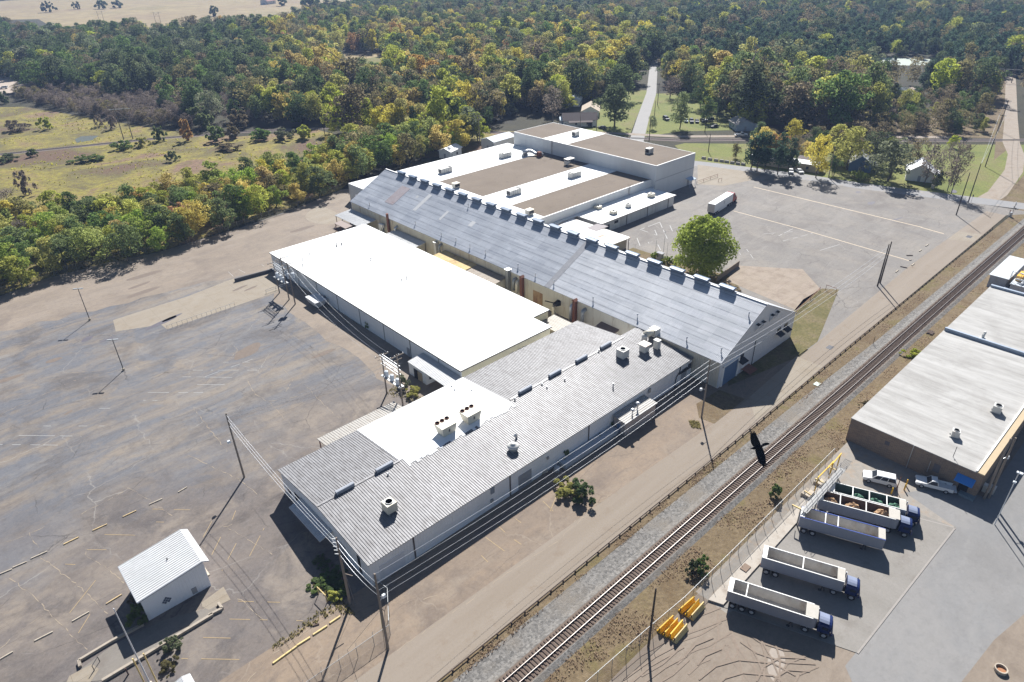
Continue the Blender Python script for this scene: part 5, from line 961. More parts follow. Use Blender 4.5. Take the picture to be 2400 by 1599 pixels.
# transformer banks between two poles
def tank_(t, x, y, z, r=.42, h=1.15):
    b = part(MB().lathe(x, y, [(r*.95, z), (r, z+.05), (r, z+h), (r*.9, z+h+.12), (r*.3, z+h+.2)], 14), 'transformer', simple('transformer_paint', (.58, .62, .66), .5) if 'transformer_paint' not in bpy.data.materials else bpy.data.materials['transformer_paint'], t, world=False)
    for k in (-.2, .2): part(MB().cyl(x+k, y, z+h+.1, z+h+.45, .05, 6), 'bushing', GALV, b, world=False)
def bank(label, y0, y1, x, Ha, Hb, zd, n=3, arm=3.2):
    t = thing('transformer_bank', label, 'transformer', (x, (y0+y1)/2, 0), 0, 'pole mounted transformer banks'); L = (y1-y0)/2
    for s, H in ((-1, Ha), (1, Hb)): part(MB().tube([(0, s*L, -.05), (0, s*L, H)], [.18, .12], 8), 'pole', WOOD, t, world=False)
    part(MB().box(-.6, -L-.5, zd-.14, -.12, L+.4, zd).box(.12, -L-.5, zd-.14, .6, L+.4, zd), 'deck', GALVD, t, world=False)
    for k in range(n): tank_(t, 0, -L+.9+k*(2*L-1.8)/max(1, n-1), zd+.02)
    hm = min(Ha, Hb); f = MB()
    for z in (hm-.3, hm-1.2, hm-2.2): f.beam((-.25, -L-.3, z), (-.25, L+.3, z), .1).beam((.25, -L-.3, z), (.25, L+.3, z), .1)
    part(f, 'rack', GALV, t, world=False)
    for s, H in ((-1, Ha), (1, Hb)):
        m = MB(); m.beam((-arm/2, s*L, H-.35), (arm/2, s*L, H-.35), .11, .13).beam((-arm/3, s*(L+.05), H-1.2), (arm/3, s*(L+.05), H-1.2), .1); ar = part(m, 'crossarm', WOOD, t, world=False)
        i_ = MB()
        for k in (-.45, -.15, .15, .45): i_.cyl(arm*k, s*L, H-.3, H-.05, .06, 6)
        part(i_, 'insulators', GALV, ar, world=False)
    part(MB().tube([(-.25, L, hm-.3), (-.6, 0, hm-1.4), (-.25, -L, hm-1.2)], .03, 5).tube([(.25, L, hm-1.2), (.3, 0, hm-2.6), (.25, -L, hm-.3)], .03, 5), 'jumper_wire', WIREM, t, world=False)
    return t
bank('transformer bank on two poles beside the near corner of the white roof', 97.9, 103.7, 58.0, 12.0, 9.6, 4.6)
bank('transformer bank on two poles at the far left corner of the white roof', 158.6, 164.2, 63.7, 12.1, 9.2, 4.9)
t = thing('transformer_pole', 'pole with two crossarms and a transformer tank right of the far bank', 'utility pole', (63.6, 155.0, 0)); part(MB().tube([(0, 0, -.05), (0, 0, 11.8)], [.19, .12], 8), 'pole', WOOD, t, world=False)
for z, L in ((11.3, 3.2), (10.3, 2.6)): part(MB().beam((-L/2, 0, z), (L/2, 0, z), .12, .14), 'crossarm', WOOD, t, world=False)
tank_(t, .1, .75, 7.2); tank_(t, 1.0, .3, 7.2); 
# dark dock ramp wall beside the far left corner, pipe rail, trailer shell
m = MB(); q = [G(*ML(a, b)) for a, b in ((1620, 375), (1880, 305), (1865, 275), (1850, 262))]; m.beam((*q[0], .45), (*q[1], .45), .4, .95); solo(m, 'ramp_wall', simple('ramp_wall_dark', (.13, .125, .13), .9), 'dark low ramp wall next to the far left corner of the white roof', 'wall')
m = MB(); q = G(*E6(640, 950)), G(*E6(830, 860))
for z in (.5, 1.0): m.tube([(61, 166.5, z), (69.5, 166.5, z)], .05, 6)
for x in (61, 63.8, 66.6, 69.3): m.tube([(x, 166.5, 0), (x, 166.5, 1.0)], .05, 6)
solo(m, 'pipe_railing', GALV, 'two bar pipe railing under the far transformer bank', 'railing')
m = MB(); m.hexa([(66.2, 148.5, .5), (68.6, 148.5, .5), (68.6, 152.5, .5), (66.2, 152.5, .5)], [(65.8, 147.8, 2.0), (69.2, 147.8, 2.0), (69.2, 153.2, 2.0), (65.8, 153.2, 2.0)]); m.box(66.6, 149, 0, 68.2, 152, .5); solo(m, 'skip_container', simple('white_skip_paint', (.58, .59, .60), .6, 0, .15, 1), 'pale open skip against the shaded wall of the white roofed building', 'skip')
m = MB(); q = [ML(1155, 705), ML(1620, 545)]; qa, qb = G(*q[0]), G(*q[1])
for k in range(15): f = k/14; x = qa[0]+(qb[0]-qa[0])*f; y = qa[1]+(qb[1]-qa[1])*f; m.tube([(x, y, 0), (x, y, 1.1)], .035, 5)
m.tube([(*qa, 1.1), (*qb, 1.1)], .03, 5); solo(m, 'stake_fence', GALV, 'row of thin stakes along the pale concrete drive in the lot', 'fence')
# wires: each span a thing
def span(label, a, b, sag=1.0, r=.017, mat=WIREM, group='overhead wires'):
    pts = []
    for k in range(15):
        f = k/14; pts.append((a[0]+(b[0]-a[0])*f, a[1]+(b[1]-a[1])*f, a[2]+(b[2]-a[2])*f-sag*4*f*(1-f)))
    return solo(MB().tube(pts, r, 5), 'power_line', mat, label, 'wire', group)
def spans(lab, A, B, zs, sag, group, r=.017, mat=WIREM, off=.12, ords=('topmost', 'second', 'third', 'lowest', 'fifth')):
    for k, (da, db) in enumerate(zs): span(f'{ords[k] if k < len(zs)-1 or len(zs) == 1 else "lowest"} {lab}', (A[0]+off*k*0, A[1], A[2]-da), (B[0], B[1], B[2]-db), sag+.1*k, r, mat, group)
spans('wire along the front of the ribbed building to the gable corner', T1, T4, ((.1, .15), (1.7, 1.3), (3.1, 2.6), (4.3, 3.9)), .9, 'wires along the ribbed building')
spans('wire between the two poles at the near building corner', T1, T2, ((1.6, .4), (2.9, 1.8), (4.0, 3.2)), .5, 'wires at the building corner', .024)
spans('wire from the corner pole over the lot to the lone pole', T2, T3, ((.5, .4), (1.5, 1.4), (2.4, 2.6)), .8, 'wires over the lot', .024)
spans('wire from the corner of the gable warehouse towards the twin dark poles', T4, T5, ((.3, .6), (1.6, 2.0), (2.8, 3.4)), 1.4, 'wires past the gable end', .026)
tb1 = [(58.0+dx, 103.7, 9.3) for dx in (-1.4, 0, 1.4)]; tb2 = [(63.7+dx, 155.0, 11.3) for dx in (-1.4, 0, 1.4)]
for k, (a, b) in enumerate(zip(tb1, tb2)): span(f"{('left', 'middle', 'right')[k]} wire between the two transformer banks beside the white roof", a, b, 2.2, .016, WIREM, 'wires between the banks')
for k in range(3): span(f"{('upper', 'middle', 'lower')[k]} wire from the lone lot pole to the near transformer bank", (T3[0], T3[1], T3[2]-.3-.7*k), (57.9+.5*k, 97.9, 11.5-.9*k), 1.0, .018, WIREM, 'wires to the near bank')
for k in range(2): span(f"{('left', 'right')[k]} wire running up beside the dirt track", (T10[0], T10[1]-1+2*k, T10[2]-.2), (T11[0], T11[1]-1+2*k, T11[2]-.2), 1.0, .04, WIRED, 'wires beside the dirt track'); span(f"{('left', 'right')[k]} wire from the lawn pole to the dirt track pole", (T9[0], T9[1], T9[2]-.3-k), (T10[0], T10[1]-1+2*k, T10[2]-.2), .8, .035, WIREM, 'wires by the lawn')
span('guy wire of the roadside pole at the bottom', (T1[0], T1[1], 8.0), (T1[0]-4, T1[1]+3.6, 0), .05, .02, WIREM)
span('guy wire of the corner pole beside the ribbed building', (T2[0], T2[1], 9.0), (*G(*A7(820, 800)), 0.), .02, .02, WIREM)
# right hand side lamp posts and dark poles by the brick building
t = thing('yard_lamp', 'slim white lamp post standing in the yard in front of the brick building corner', 'lamp post', (*G(2331, 1229.5), 0)); H = hgt((2331, 1229.5), (2336.9, 1090)); H = max(H, 8.6)
part(MB().tube([(0, 0, 0), (0, 0, H)], [.085, .055], 8), 'post', simple('white_pole_paint2', (.70, .70, .69), .4), t, world=False); part(MB().box(-.1, -.5, H-.05, .35, -.05, H+.15).box(-.1, .05, H-.05, .35, .3, H+.12), 'lamp_head', GLASSL, t, world=False); part(MB().box(-.15, -.2, H-1.9, .2, .2, H-1.65), 'lower_lamp', GLASSL, t, world=False)
for lb, bx, by, h, lamp in (('brown pole with floodlights hugging the brick building corner, left one', 2306, 1169, 12.5, (.9, -.5, 8.6)), ('brown pole hugging the brick building corner, right one', 2317, 1167, 12.5, None)):
    pole('utility_pole', lb, (bx, by), h=h, r=.17, mat=WOOD, lamp=lamp, group='poles at the brick corner')
for k, (bx, by) in enumerate(((2307, 1151), (2323, 1155))): g = G(bx, by); solo(MB().box(g[0]-.4, g[1]-.35, 0, g[0]+.4, g[1]+.35, 1.3).box(g[0]-.44, g[1]-.39, 1.3, g[0]+.44, g[1]+.39, 1.38), 'utility_cabinet', UNITW, f"pale utility cabinet at the foot of the brown poles, {('left', 'right')[k]} one", 'cabinet', 'cabinets at the brick corner')
g = G(*Z21(910, 1270)); solo(MB().prism([(g[0]-.9, g[1]-1.1), (g[0]+.7, g[1]-1.1), (g[0]+.7, g[1]+1.1), (g[0]-.9, g[1]+1.1)], 0, .35).box(g[0]-.9, g[1]-1.14, .35, g[0]+.7, g[1]+1.14, .40), 'entrance_step', simple('step_green_grey', (.20, .25, .27), .8), 'broad step under the bright blue awning of the brick building', 'step')
# ------------------------------------------------------------------ railway
t = thing('railway_track', 'single railway track with polished rails on dark sleepers running past the site', 'railway', (100, 38.7, .3))
RAILM = simple('rail_steel', (.33, .30, .28), .45, .5, .1, 3); TIE = simple('sleeper_timber', (.115, .083, .066), .95, 0, .35, 3, dirt=(.19, .15, .12), dk=.55)
RAILB = simple('rail_rust', (.13, .08, .06), .9)
for y in (39.42, 37.98): 
    r_o = part(MB().box(-30, y-.036, .58, 330, y+.036, .62), 'rail', RAILM, t); part(MB().box(-30, y-.016, .46, 330, y+.016, .58).box(-30, y-.075, .44, 330, y+.075, .46), 'rail_web', RAILB, r_o)
ties = [-30+.56*i for i in range(640)]; near = [x for x in ties if x > 30.5][:100]; rest = MB(); rr = random.Random(9)
for x in ties:
    d = rr.uniform(-.08, .08); w = rr.uniform(.10, .125)
    b = MB() if x in near else rest; b.hexa([(x-w, 37.36+d, .28), (x+w, 37.36+d, .28), (x+w, 40.04+d, .28), (x-w, 40.04+d, .28)], [(x-w, 37.36+d, .44), (x+w, 37.36+d, .44), (x+w, 40.04+d, .44), (x-w, 40.04+d, .44)])
    if x in near: part(b, 'sleeper', TIE, t)
tag(part(rest, 'sleeper', TIE, t), kind='stuff')
t = thing('second_railway', 'second railway line curving past the meadow at the wood edge', 'railway', (205, 287, 0))
for k, o_ in enumerate((-.72, .72)):
    q = []
    for i, p_ in enumerate(TRK2):
        a = Vector(TRK2[max(i-1, 0)]); b = Vector(TRK2[min(i+1, len(TRK2)-1)]); d = (b-a).normalized(); q.append((p_[0]-d.y*o_, p_[1]+d.x*o_, .12))
    part(MB().tube(q, .09, 5), 'rail', RAILM, t)
# timber guard rail between road and track
t = thing('guard_rail', 'low dark guard rail on short posts between the road and the railway', 'guard rail', (130, 45.5, 0)); gy = lambda x: 45.25 if x < 95 else 45.25+(x-95)*.0085
DK = simple('tarred_timber', (.085, .06, .048), .9, 0, .3, 2)
gp = [(x, gy(x)) for x in np.arange(-4, 247, 2.55)]
part(MB().tube([(x, y, .30) for x, y in gp], .085, 6), 'rail', DK, t)
for x, y in gp[:100]: part(MB().beam((x, y-.12, -.02), (x, y-.12, .46), .17, .17), 'post', DK, t)
# ------------------------------------------------------------------ fences
LINK = linkmat('chain_link_mesh', (.34, .33, .31), .24); LINKD = linkmat('far_chain_link', (.13, .14, .12), .30)
def fence(label, pts, h, step, post=GALV, mesh=LINK, arms=0, name='chain_link_fence', r=.04, mid=True):
    c = pts[len(pts)//2]; t = thing(name, label, 'fence', (*c, 0)); m = MB(); rail = MB(); ps = []
    for a, b in zip(pts[:-1], pts[1:]):
        L = math.hypot(b[0]-a[0], b[1]-a[1]); n_ = max(1, round(L/step))
        for k in range(n_): f = k/n_; ps.append((a[0]+(b[0]-a[0])*f, a[1]+(b[1]-a[1])*f))
        m.face([(*a, .05), (*b, .05), (*b, h), (*a, h)]); rail.tube([(*a, h), (*b, h)], r*.8, 5)
    ps.append(pts[-1]); part(m, 'mesh_panel', mesh, t); part(rail, 'top_rail', post, t); rest = MB()
    for i, (x, y) in enumerate(ps):
        b = MB() if i < 100 else rest; b.tube([(x, y, -.02), (x, y, h+.05)], r, 6)
        if arms: b.tube([(x, y, h), (x+arms*.25, y+arms*.35, h+.35)], r*.7, 5)
        if i < 100: part(b, 'post', post, t)
    if rest.v: tag(part(rest, 'post', post, t), kind='stuff')
    return t
FP = [(-60, 214), (7.8, 216.6), (19, 220.6), (36.7, 220.3), (50.2, 218.0), (76, 219.8), (100.5, 224.4), (122, 231.4)]
fence('long chain link fence along the trees at the back of the big lot', FP, 2.3, 3.2, simple('fence_post_dull', (.22, .22, .20), .6, .3), LINKD)
fence('chain link fence with leaning posts along the railway side of the trailer yard', [(34, 31.8), (41.4, 31.5), (52, 31.0), (58.3, 30.6), (70, 30.6), (85, 30.7), (103.5, 30.8)], 2.4, 2.6, GALVD, LINK, -1)
fence('chain link fence crossing in front of the near pole at the road, bottom', [(4, 55.6), (18.9, 55.3), (26.4, 55.2), (29.6, 60.4), (29.3, 63.4)], 2.0, 2.5, GALVD, LINK, 1)
# ------------------------------------------------------------------ wheel stops, kerb beams, blocks
def bar(name, label, p1, p2, mat, group, w=.22, h=.16, cat='wheel stop'):
    a, b = G(*p1), G(*p2); L = math.hypot(b[0]-a[0], b[1]-a[1]); ang = math.atan2(b[1]-a[1], b[0]-a[0])
    m = MB().extr([(-w/2, 0), (w/2, 0), (w*.36, h), (-w*.36, h)], 'x', -L/2, L/2); o = build(m, name, mat); o.location = ((a[0]+b[0])/2, (a[1]+b[1])/2, 0); o.rotation_euler = (0, 0, ang); return tag(o, label, cat, group)
ORD = 'first second third fourth fifth sixth seventh eighth ninth tenth eleventh twelfth thirteenth fourteenth fifteenth sixteenth seventeenth eighteenth nineteenth twentieth'.split()
def ordn(i): 
    if i < 20: return ORD[i]
    tens = 'twenty thirty forty fifty sixty seventy eighty ninety'.split()[(i+1)//10-2]; u = (i+1) % 10
    return f'{tens}-{ORD[u-1]}' if u else {'twenty': 'twentieth', 'thirty': 'thirtieth', 'forty': 'fortieth', 'fifty': 'fiftieth', 'sixty': 'sixtieth', 'seventy': 'seventieth', 'eighty': 'eightieth', 'ninety': 'ninetieth'}[tens]
SY = simple('faded_stop_paint', (.58, .43, .22), .8, 0, .15, 2, dirt=(.35, .27, .2), dk=.45)
for i, (a, b, c, d) in enumerate(((0, 825, 85, 790), (90, 780, 185, 740), (215, 718, 328, 668), (440, 620, 543, 570), (640, 525, 740, 480), (848, 430, 940, 387), (1030, 345, 1120, 305), (1230, 260, 1290, 225))):
    bar('wheel_stop', f'{ordn(i)} wheel stop from the left in the long row behind the guard shed', BL(a, b), BL(c, d), SY if i in (3, 4, 5) else CONKERB, 'wheel stops in the lot')
for i, (a, b, c, d) in enumerate(((-5, 1415, 90, 1360), (240, 1285, 365, 1222), (500, 1150, 615, 1085), (733, 1030, 840, 965))):
    bar('wheel_stop', f'{ordn(i)} wheel stop from the left in the row running towards the guard shed wall', BL(a, b), BL(c, d), SY if i == 3 else CONKERB, 'wheel stops in the lot')
for i, (a, b, c, d) in enumerate(((0, 1385, 235, 1215), (235, 1210, 370, 1125), (400, 1100, 540, 1010), (565, 985, 670, 915))):
    bar('kerb_beam', f'{ordn(i)} yellow kerb beam from the left along the weedy strip by the road', A7(a, b), A7(c, d), YELPALE, 'yellow kerb beams', .28, .2, 'kerb')
bar('kerb_beam', 'short dark kerb beam behind the yellow ones', A7(400, 1010), A7(460, 990), DK, 'yellow kerb beams', .25, .16, 'kerb')
S3 = zz(1960, 560, 5.35)
for i, (a, b, c, d, w_) in enumerate(((880, 212, 957, 212, 'dark one, farthest from the twin poles in the lot'), (803, 350, 888, 368, 'dark one, nearest the twin poles in the lot'), (1040, 160, 1066, 140, 'small pale one standing near the road, second farthest'), (1118, 95, 1152, 72, 'pale one farthest along the road edge'), (945, 340, 978, 310, 'pale one in the middle by the road edge'), (745, 422, 775, 395, 'pale one nearest the twin poles by the road edge'), (915, 272, 940, 268, 'tiny broken one at the end of the painted line'))):
    bar('loose_beam', f'loose timber or concrete beam on the truck lot, {w_}', S3(a, b), S3(c, d), DK if 'dark' in w_ else CONKERB, 'loose beams on the truck lot', .3, .2, 'beam')
for i, (a, b) in enumerate(((145, 1095), (187, 1103), (230, 1110), (268, 1115), (303, 1120), (342, 1127), (380, 1133), (417, 1138))):
    g = G(*TR(a, b)); o = build(MB().hexa([(-.9, -.45, 0), (.9, -.45, 0), (.9, .45, 0), (-.9, .45, 0)], [(-.8, -.36, .85), (.8, -.36, .85), (.8, .36, .85), (-.8, .36, .85)]), 'stone_block', simple('block_stone', (.30, .28, .25), .9, 0, .2, 2) if 'block_stone' not in bpy.data.materials else bpy.data.materials['block_stone']); o.location = (*g, 0); o.rotation_euler = (0, 0, R(-78)); tag(o, f'{ordn(i)} stone block from the left in the row between lawn and street', 'stone block', 'stone blocks along the street')
g = G(*BC(1420, 125)); solo(MB().tube([(g[0]-.9, g[1]+.4, .3), (g[0]+.1, g[1]+.1, .3)], .28, 8), 'pipe_piece', CONKERB, 'short pale pipe piece lying at the front wall by the grey roller door', 'pipe')
# ------------------------------------------------------------------ yellow barriers
def barrier(label, x, y, rz, mat, L=3.0):
    t = thing('yellow_barrier', label, 'barrier', (x, y, 0), rz, 'yellow barriers by the fence')
    part(MB().extr([(-.36, 0), (.36, 0), (.36, .18), (.10, .45), (.07, 1.0), (-.07, 1.0), (-.10, .45), (-.36, .18)], 'x', -L/2, L/2), 'body', mat, t, world=False)
    for s in (-1, 1): part(MB().box(s*L/2, -.06, .35, s*(L/2+.10), .06, .8), 'end_hook', BLACKM, t, world=False)
YP = zz(1500, 1250, 4.4925)
ba = [((185, 1045), (358, 880)), ((245, 1085), (405, 905)), ((300, 1110), (460, 920)), ((345, 1150), (505, 965))]
bb = [((410, 830), (580, 680)), ((475, 875), (632, 705)), ((525, 905), (678, 735))]
for grp, lst in (('nearer stack of four', ba), ('farther stack of three', bb)):
    for i, (p, q) in enumerate(lst):
        a = G(*YP(*p), .4); b = G(*YP(*q), .4); last = i == len(lst)-1
        barrier(f'{"pale" if last else "bright"} yellow barrier, {ordn(i)} from the left in the {grp} by the fence', (a[0]+b[0])/2, (a[1]+b[1])/2, math.atan2(b[1]-a[1], b[0]-a[0]), YELPALE if last else YEL)
# ------------------------------------------------------------------ dump trailers with blue tractor cabs
ALU = simple('dull_aluminium', (.27, .285, .33), .5, .2, .12, 1.2, dirt=(.38, .35, .30), dk=.55, world=False); TRIM = simple('trailer_white_rim', (.70, .69, .66), .5, .1, .08, 2, world=False)
INNER = simple('scuffed_bed', (.50, .48, .45), .8, .1, .3, .8, dirt=(.30, .22, .16), dk=.58, world=False); INDARK = simple('dark_bed', (.16, .12, .10), .8, .1, .3, .8, world=False)
TYRE = simple('tyre_rubber', (.022, .022, .024), .9); RIM = simple('wheel_rim', (.55, .55, .56), .4, .5); NAVY = simple('navy_cab_paint', (.008, .021, .095), .35, .1, .1, 1); NAVYGLARE = simple('navy_roof_glare', (.20, .23, .32), .5, .1, .2, 1.5, world=False)  # pale navy for the cab roof: sun glare painted into the colour
BLUEM = simple('blue_rim_paint', (.03, .07, .30), .5)
def wheel(t, x, y, r=.5, w=.5, side=-1):
    o_ = part(MB().tube([(x-w/2, y, r), (x+w/2, y, r)], r, 16), 'wheel', TYRE, t, world=False)
    e = x+side*w/2; part(MB().tube([(e-side*.02, y, r), (e+side*.03, y, r)], [r*.58, r*.5], 12).tube([(e, y, r), (e+side*.06, y, r)], r*.2, 8), 'rim', RIM, o_, world=False)
def trailer(label, rear, style, axles=2, cab=True, L=10.9, rz=R(22), inner=INNER, H=3.15, posts=(.35, .7), rounded=False, rimcol=TRIM):
    # local: rear at y=0, front towards -y, x across
    t = thing('dump_trailer', label, 'trailer', (rear[0], rear[1], .06), rz, 'dump trailers in the yard'); W = 1.25; z0 = 1.25
    m = MB(); tw = .09
    m.box(-W, -L, z0, -W+tw, 0, H); m.box(W-tw, -L, z0, W, 0, H); m.box(-W+tw, -L, z0, W-tw, -L+tw, H)
    m.box(-W+tw, -.10, z0, W-tw, 0, H-.1)
    ns = 14
    if style == 'ribbed':
        for k in range(ns):
            y = -L+.45+k*(L-.8)/(ns-1); m.box(-W-.07, y-.07, z0, -W-.002, y+.07, H-.08); m.box(W+.002, y-.07, z0, W+.07, y+.07, H-.08)
    else: m.box(-W-.05, -L, z0-.05, -W-.002, 0, z0+.12); m.box(W+.002, -L, z0-.05, W+.05, 0, z0+.12)
    if rounded: m.tube([(-W+.55, -L+.1, (z0+H)/2), ], .1) if False else m.prism([(-W, -L), (-W+.1, -L-.35), (-W+.5, -L-.6), (W-.5, -L-.6), (W-.1, -L-.35), (W, -L)], z0, H)
    part(m, 'body', ALU, t, world=False)
    part(MB().box(-W+tw, -L+tw, z0, W-tw, -.1, z0+.1).box(-W+tw+.001, -L+tw, z0+.1, -W+tw+.02, -.1, H-.06).box(W-tw-.02, -L+tw, z0+.1, W-tw-.001, -.1, H-.06).box(-W+tw+.02, -L+tw+.001, z0+.1, W-tw-.02, -L+tw+.02, H-.06), 'bed', inner, t, world=False)
    r_ = MB(); r_.box(-W-.03, -L, H, -W+.10, 0, H+.06); r_.box(W-.10, -L, H, W+.03, 0, H+.06); part(r_, 'top_rim', rimcol, t, world=False)
    c_ = MB(); c_.box(-W+.12, -L-(.58 if rounded else 0), H, W-.12, -L+.95, H+.09); part(c_, 'front_cover', simple('sandy_cover', (.44, .41, .36), .7, 0, .15, 1.5) if 'sandy_cover' not in bpy.data.materials else bpy.data.materials['sandy_cover'], t, world=False)
    part(MB().box(-W+.12, -.62, H, W-.12, 0, H+.09), 'rear_cover', TRIM, t, world=False)
    for f in posts: part(MB().box(-W+.12, -L*f-.07, H-.02, W-.12, -L*f+.07, H+.09), 'cross_brace', TRIM, t, world=False)
    part(MB().box(-.55, -L+.4, .95, -.40, -.3, z0).box(.40, -L+.4, .95, .55, -.3, z0), 'chassis', BLACKM, t, world=False)
    for k in range(axles):
        for s in (-1, 1): wheel(t, s*.98, -.95-k*1.28, side=s)
    for s in (-1, 1): part(MB().beam((s*.95, -L+2.6, 0), (s*.95, -L+2.3, 1.2), .12).beam((s*.95, -L+2.05, 0), (s*.95, -L+2.3, 1.2), .1).box(s*.95-.16, -L+2.4, 0, s*.95+.16, -L+2.8, .05), 'landing_leg', BLACKM, t, world=False)
    for s in (-1, 1): part(MB().box(s*1.12-.12, .001, z0+.1, s*1.12+.12, .04, z0+.4), 'tail_lamp', RUST, t, world=False)
    return t
def tractor(label, trailer_loc, L, rz, off=.75):
    d = Vector((math.sin(rz), -math.cos(rz))); p_ = Vector(trailer_loc)+d*(L+off)
    t = thing('truck_cab', label, 'truck', (p_.x, p_.y, .06), rz, 'blue truck cabs in the yard')
    # cab seen from behind: tall rounded roof, short nose; local front is -y
    pr = []
    for k in range(9): a = math.pi*k/8; pr.append((1.12*math.cos(a), 2.15+.62*math.sin(a)))
    prof = [(-1.12, 1.0)]+[(x, z) for x, z in pr[::-1]]+[(1.12, 1.0)]
    m = MB(); m.hexa([(x, -.05, z) for x, z in prof], [(x*.98, -1.65, z if z < 2.2 else 2.15+(z-2.15)*.75) for x, z in prof]); part(m, 'cab', NAVY, t, world=False)
    r_ = MB(); top = [(x, z) for x, z in pr[::-1]][2:]
    for (xa, za), (xb, zb) in zip(top[:-1], top[1:]): r_.hexa([(xa*1.005, -.08, za-.01), (xb*1.005, -.08, zb-.01), (xb*1.0, -1.3, zb-.10*(zb > 2.2)), (xa*1.0, -1.3, za-.10*(za > 2.2))], [(xa*1.02, -.08, za+.035), (xb*1.02, -.08, zb+.035), (xb*1.015, -1.3, zb-.05*(zb > 2.2)), (xa*1.015, -1.3, za-.05*(za > 2.2))])
    part(r_, 'roof_fairing', NAVYGLARE, t, world=False)  # paler shell over top and far side carries the painted sun glare
    part(MB().hexa([(-1.08, -1.66, .75), (1.08, -1.66, .75), (.95, -2.05, .75), (-.95, -2.05, .75)], [(-1.06, -1.66, 1.75), (1.06, -1.66, 1.75), (.9, -1.9, 1.6), (-.9, -1.9, 1.6)]), 'nose', NAVY, t, world=False)
    part(MB().hexa([(-1.0, -1.63, 1.8), (1.0, -1.63, 1.8), (.95, -1.70, 2.25), (-.95, -1.70, 2.25)], [(-1.0, -1.70, 1.8), (1.0, -1.70, 1.8), (.95, -1.76, 2.25), (-.95, -1.76, 2.25)]), 'windscreen', DARKMETAL, t, world=False)
    for s in (-1, 1):
        part(MB().box(s*1.125, -1.3, 1.65, s*1.15, -.6, 2.1), 'side_window', DARKMETAL, t, world=False)
        part(MB().beam((s*1.12, -1.5, 1.7), (s*1.5, -1.55, 1.75), .05).box(s*1.42, -1.62, 1.4, s*1.62, -1.52, 2.0), 'mirror', BLACKM, t, world=False)
        wheel(t, s*.95, -1.0, .5, .35, s); wheel(t, s*.85, 1.3, .5, .55, s)
    part(MB().cyl(.95, .12, 1.0, 3.0, .08, 8), 'exhaust_stack', GALV, t, world=False); part(MB().box(-.5, -1.5, .6, .5, 2.2, .9), 'frame', BLACKM, t, world=False)
    return t
RZ = R(22.5)
TRS = [((63.9, 27.3), dict(style='ribbed', axles=3, posts=(.22,), rounded=True, rimcol=TRIM), 'nearest dump trailer, ribbed grey sides, empty bed and three axles'),
       ((72.6, 27.1), dict(style='smooth', axles=2, posts=(.50,), rimcol=TRIM), 'second dump trailer from the front, smooth sides and one cross brace'),
       ((84.0, 27.2), dict(style='smooth', axles=2, posts=(.30, .45), L=11.8, rimcol=BLUEM), 'middle dump trailer, smooth sides, standing without a truck cab'),
       ((89.7, 27.0), dict(style='ribbed', axles=2, posts=(.28, .62), rounded=True, inner=INDARK), 'dump trailer with ribbed sides and heaps of brown bark inside'),
       ((93.05, 26.7), dict(style='smooth', axles=2, posts=(.30, .52, .75), inner=simple('green_bed', (.10, .13, .11), .8, .1, .3, .8, world=False), H=2.95), 'farthest dump trailer, holding green netting')]
for loc, kw, lb in TRS: trailer(lb, loc, rz=RZ, **kw)
for i, lb in ((0, 'blue truck cab at the front of the nearest dump trailer'), (1, 'blue truck cab at the front of the second dump trailer'), (3, 'blue truck cab at the front of the trailer with bark heaps'), (4, 'blue truck cab at the front of the trailer with green netting')):
    tractor(lb, TRS[i][0], 10.9, RZ, .75 if TRS[i][1].get('rounded') else .35)
def heap(label, ti, f, mat, rx=.9, ry=1.3, h=1.4, name='bark_heap', cat='heap', group=None):
    loc = TRS[ti][0]; c, s = math.cos(RZ), math.sin(RZ); ly = -10.9*f; x = loc[0]-s*ly*1; x = loc[0]+(-s)*(ly); y = loc[1]+c*ly
    r = random.Random(int(f*100)+ti); m = MB(); n_, k_ = 14, 6; rows = []
    for j in range(k_+1):
        a = j/k_; rad = math.cos(a*math.pi/2)**.8; rows.append([(rx*rad*math.cos(6.283*i/n_)*r.uniform(.85, 1.1), ry*rad*math.sin(6.283*i/n_)*r.uniform(.85, 1.1), h*math.sin(a*math.pi/2)*r.uniform(.85, 1.1)) for i in range(n_)])
    for j in range(k_):
        for i in range(n_): m.face([rows[j][i], rows[j][(i+1) % n_], rows[j+1][(i+1) % n_], rows[j+1][i]])
    m.face([p for p in reversed(rows[0])])
    o = build(m, name, mat); o.location = (x, y, 1.42); o.rotation_euler = (0, 0, RZ); return tag(o, label, cat, group)
BARK = simple('shredded_bark', (.42, .27, .155), .95, 0, .35, 5, world=False); GNET = simple('green_netting', (.09, .19, .13), .9, 0, .4, 5, world=False)
for i, f in enumerate((.16, .46, .84)): heap(f"brown bark heap, {('rear', 'middle', 'front')[i]} one in the trailer with ribbed sides", 3, f, BARK, .95, 1.35, 1.5+.2*i, group='bark heaps')
for i, f in enumerate((.38, .62, .87)): heap(f"green netting heap, {('rear', 'middle', 'front')[i]} one in the farthest trailer", 4, f, GNET, .95, 1.3, 1.2, 'netting_heap', 'netting', 'netting heaps')
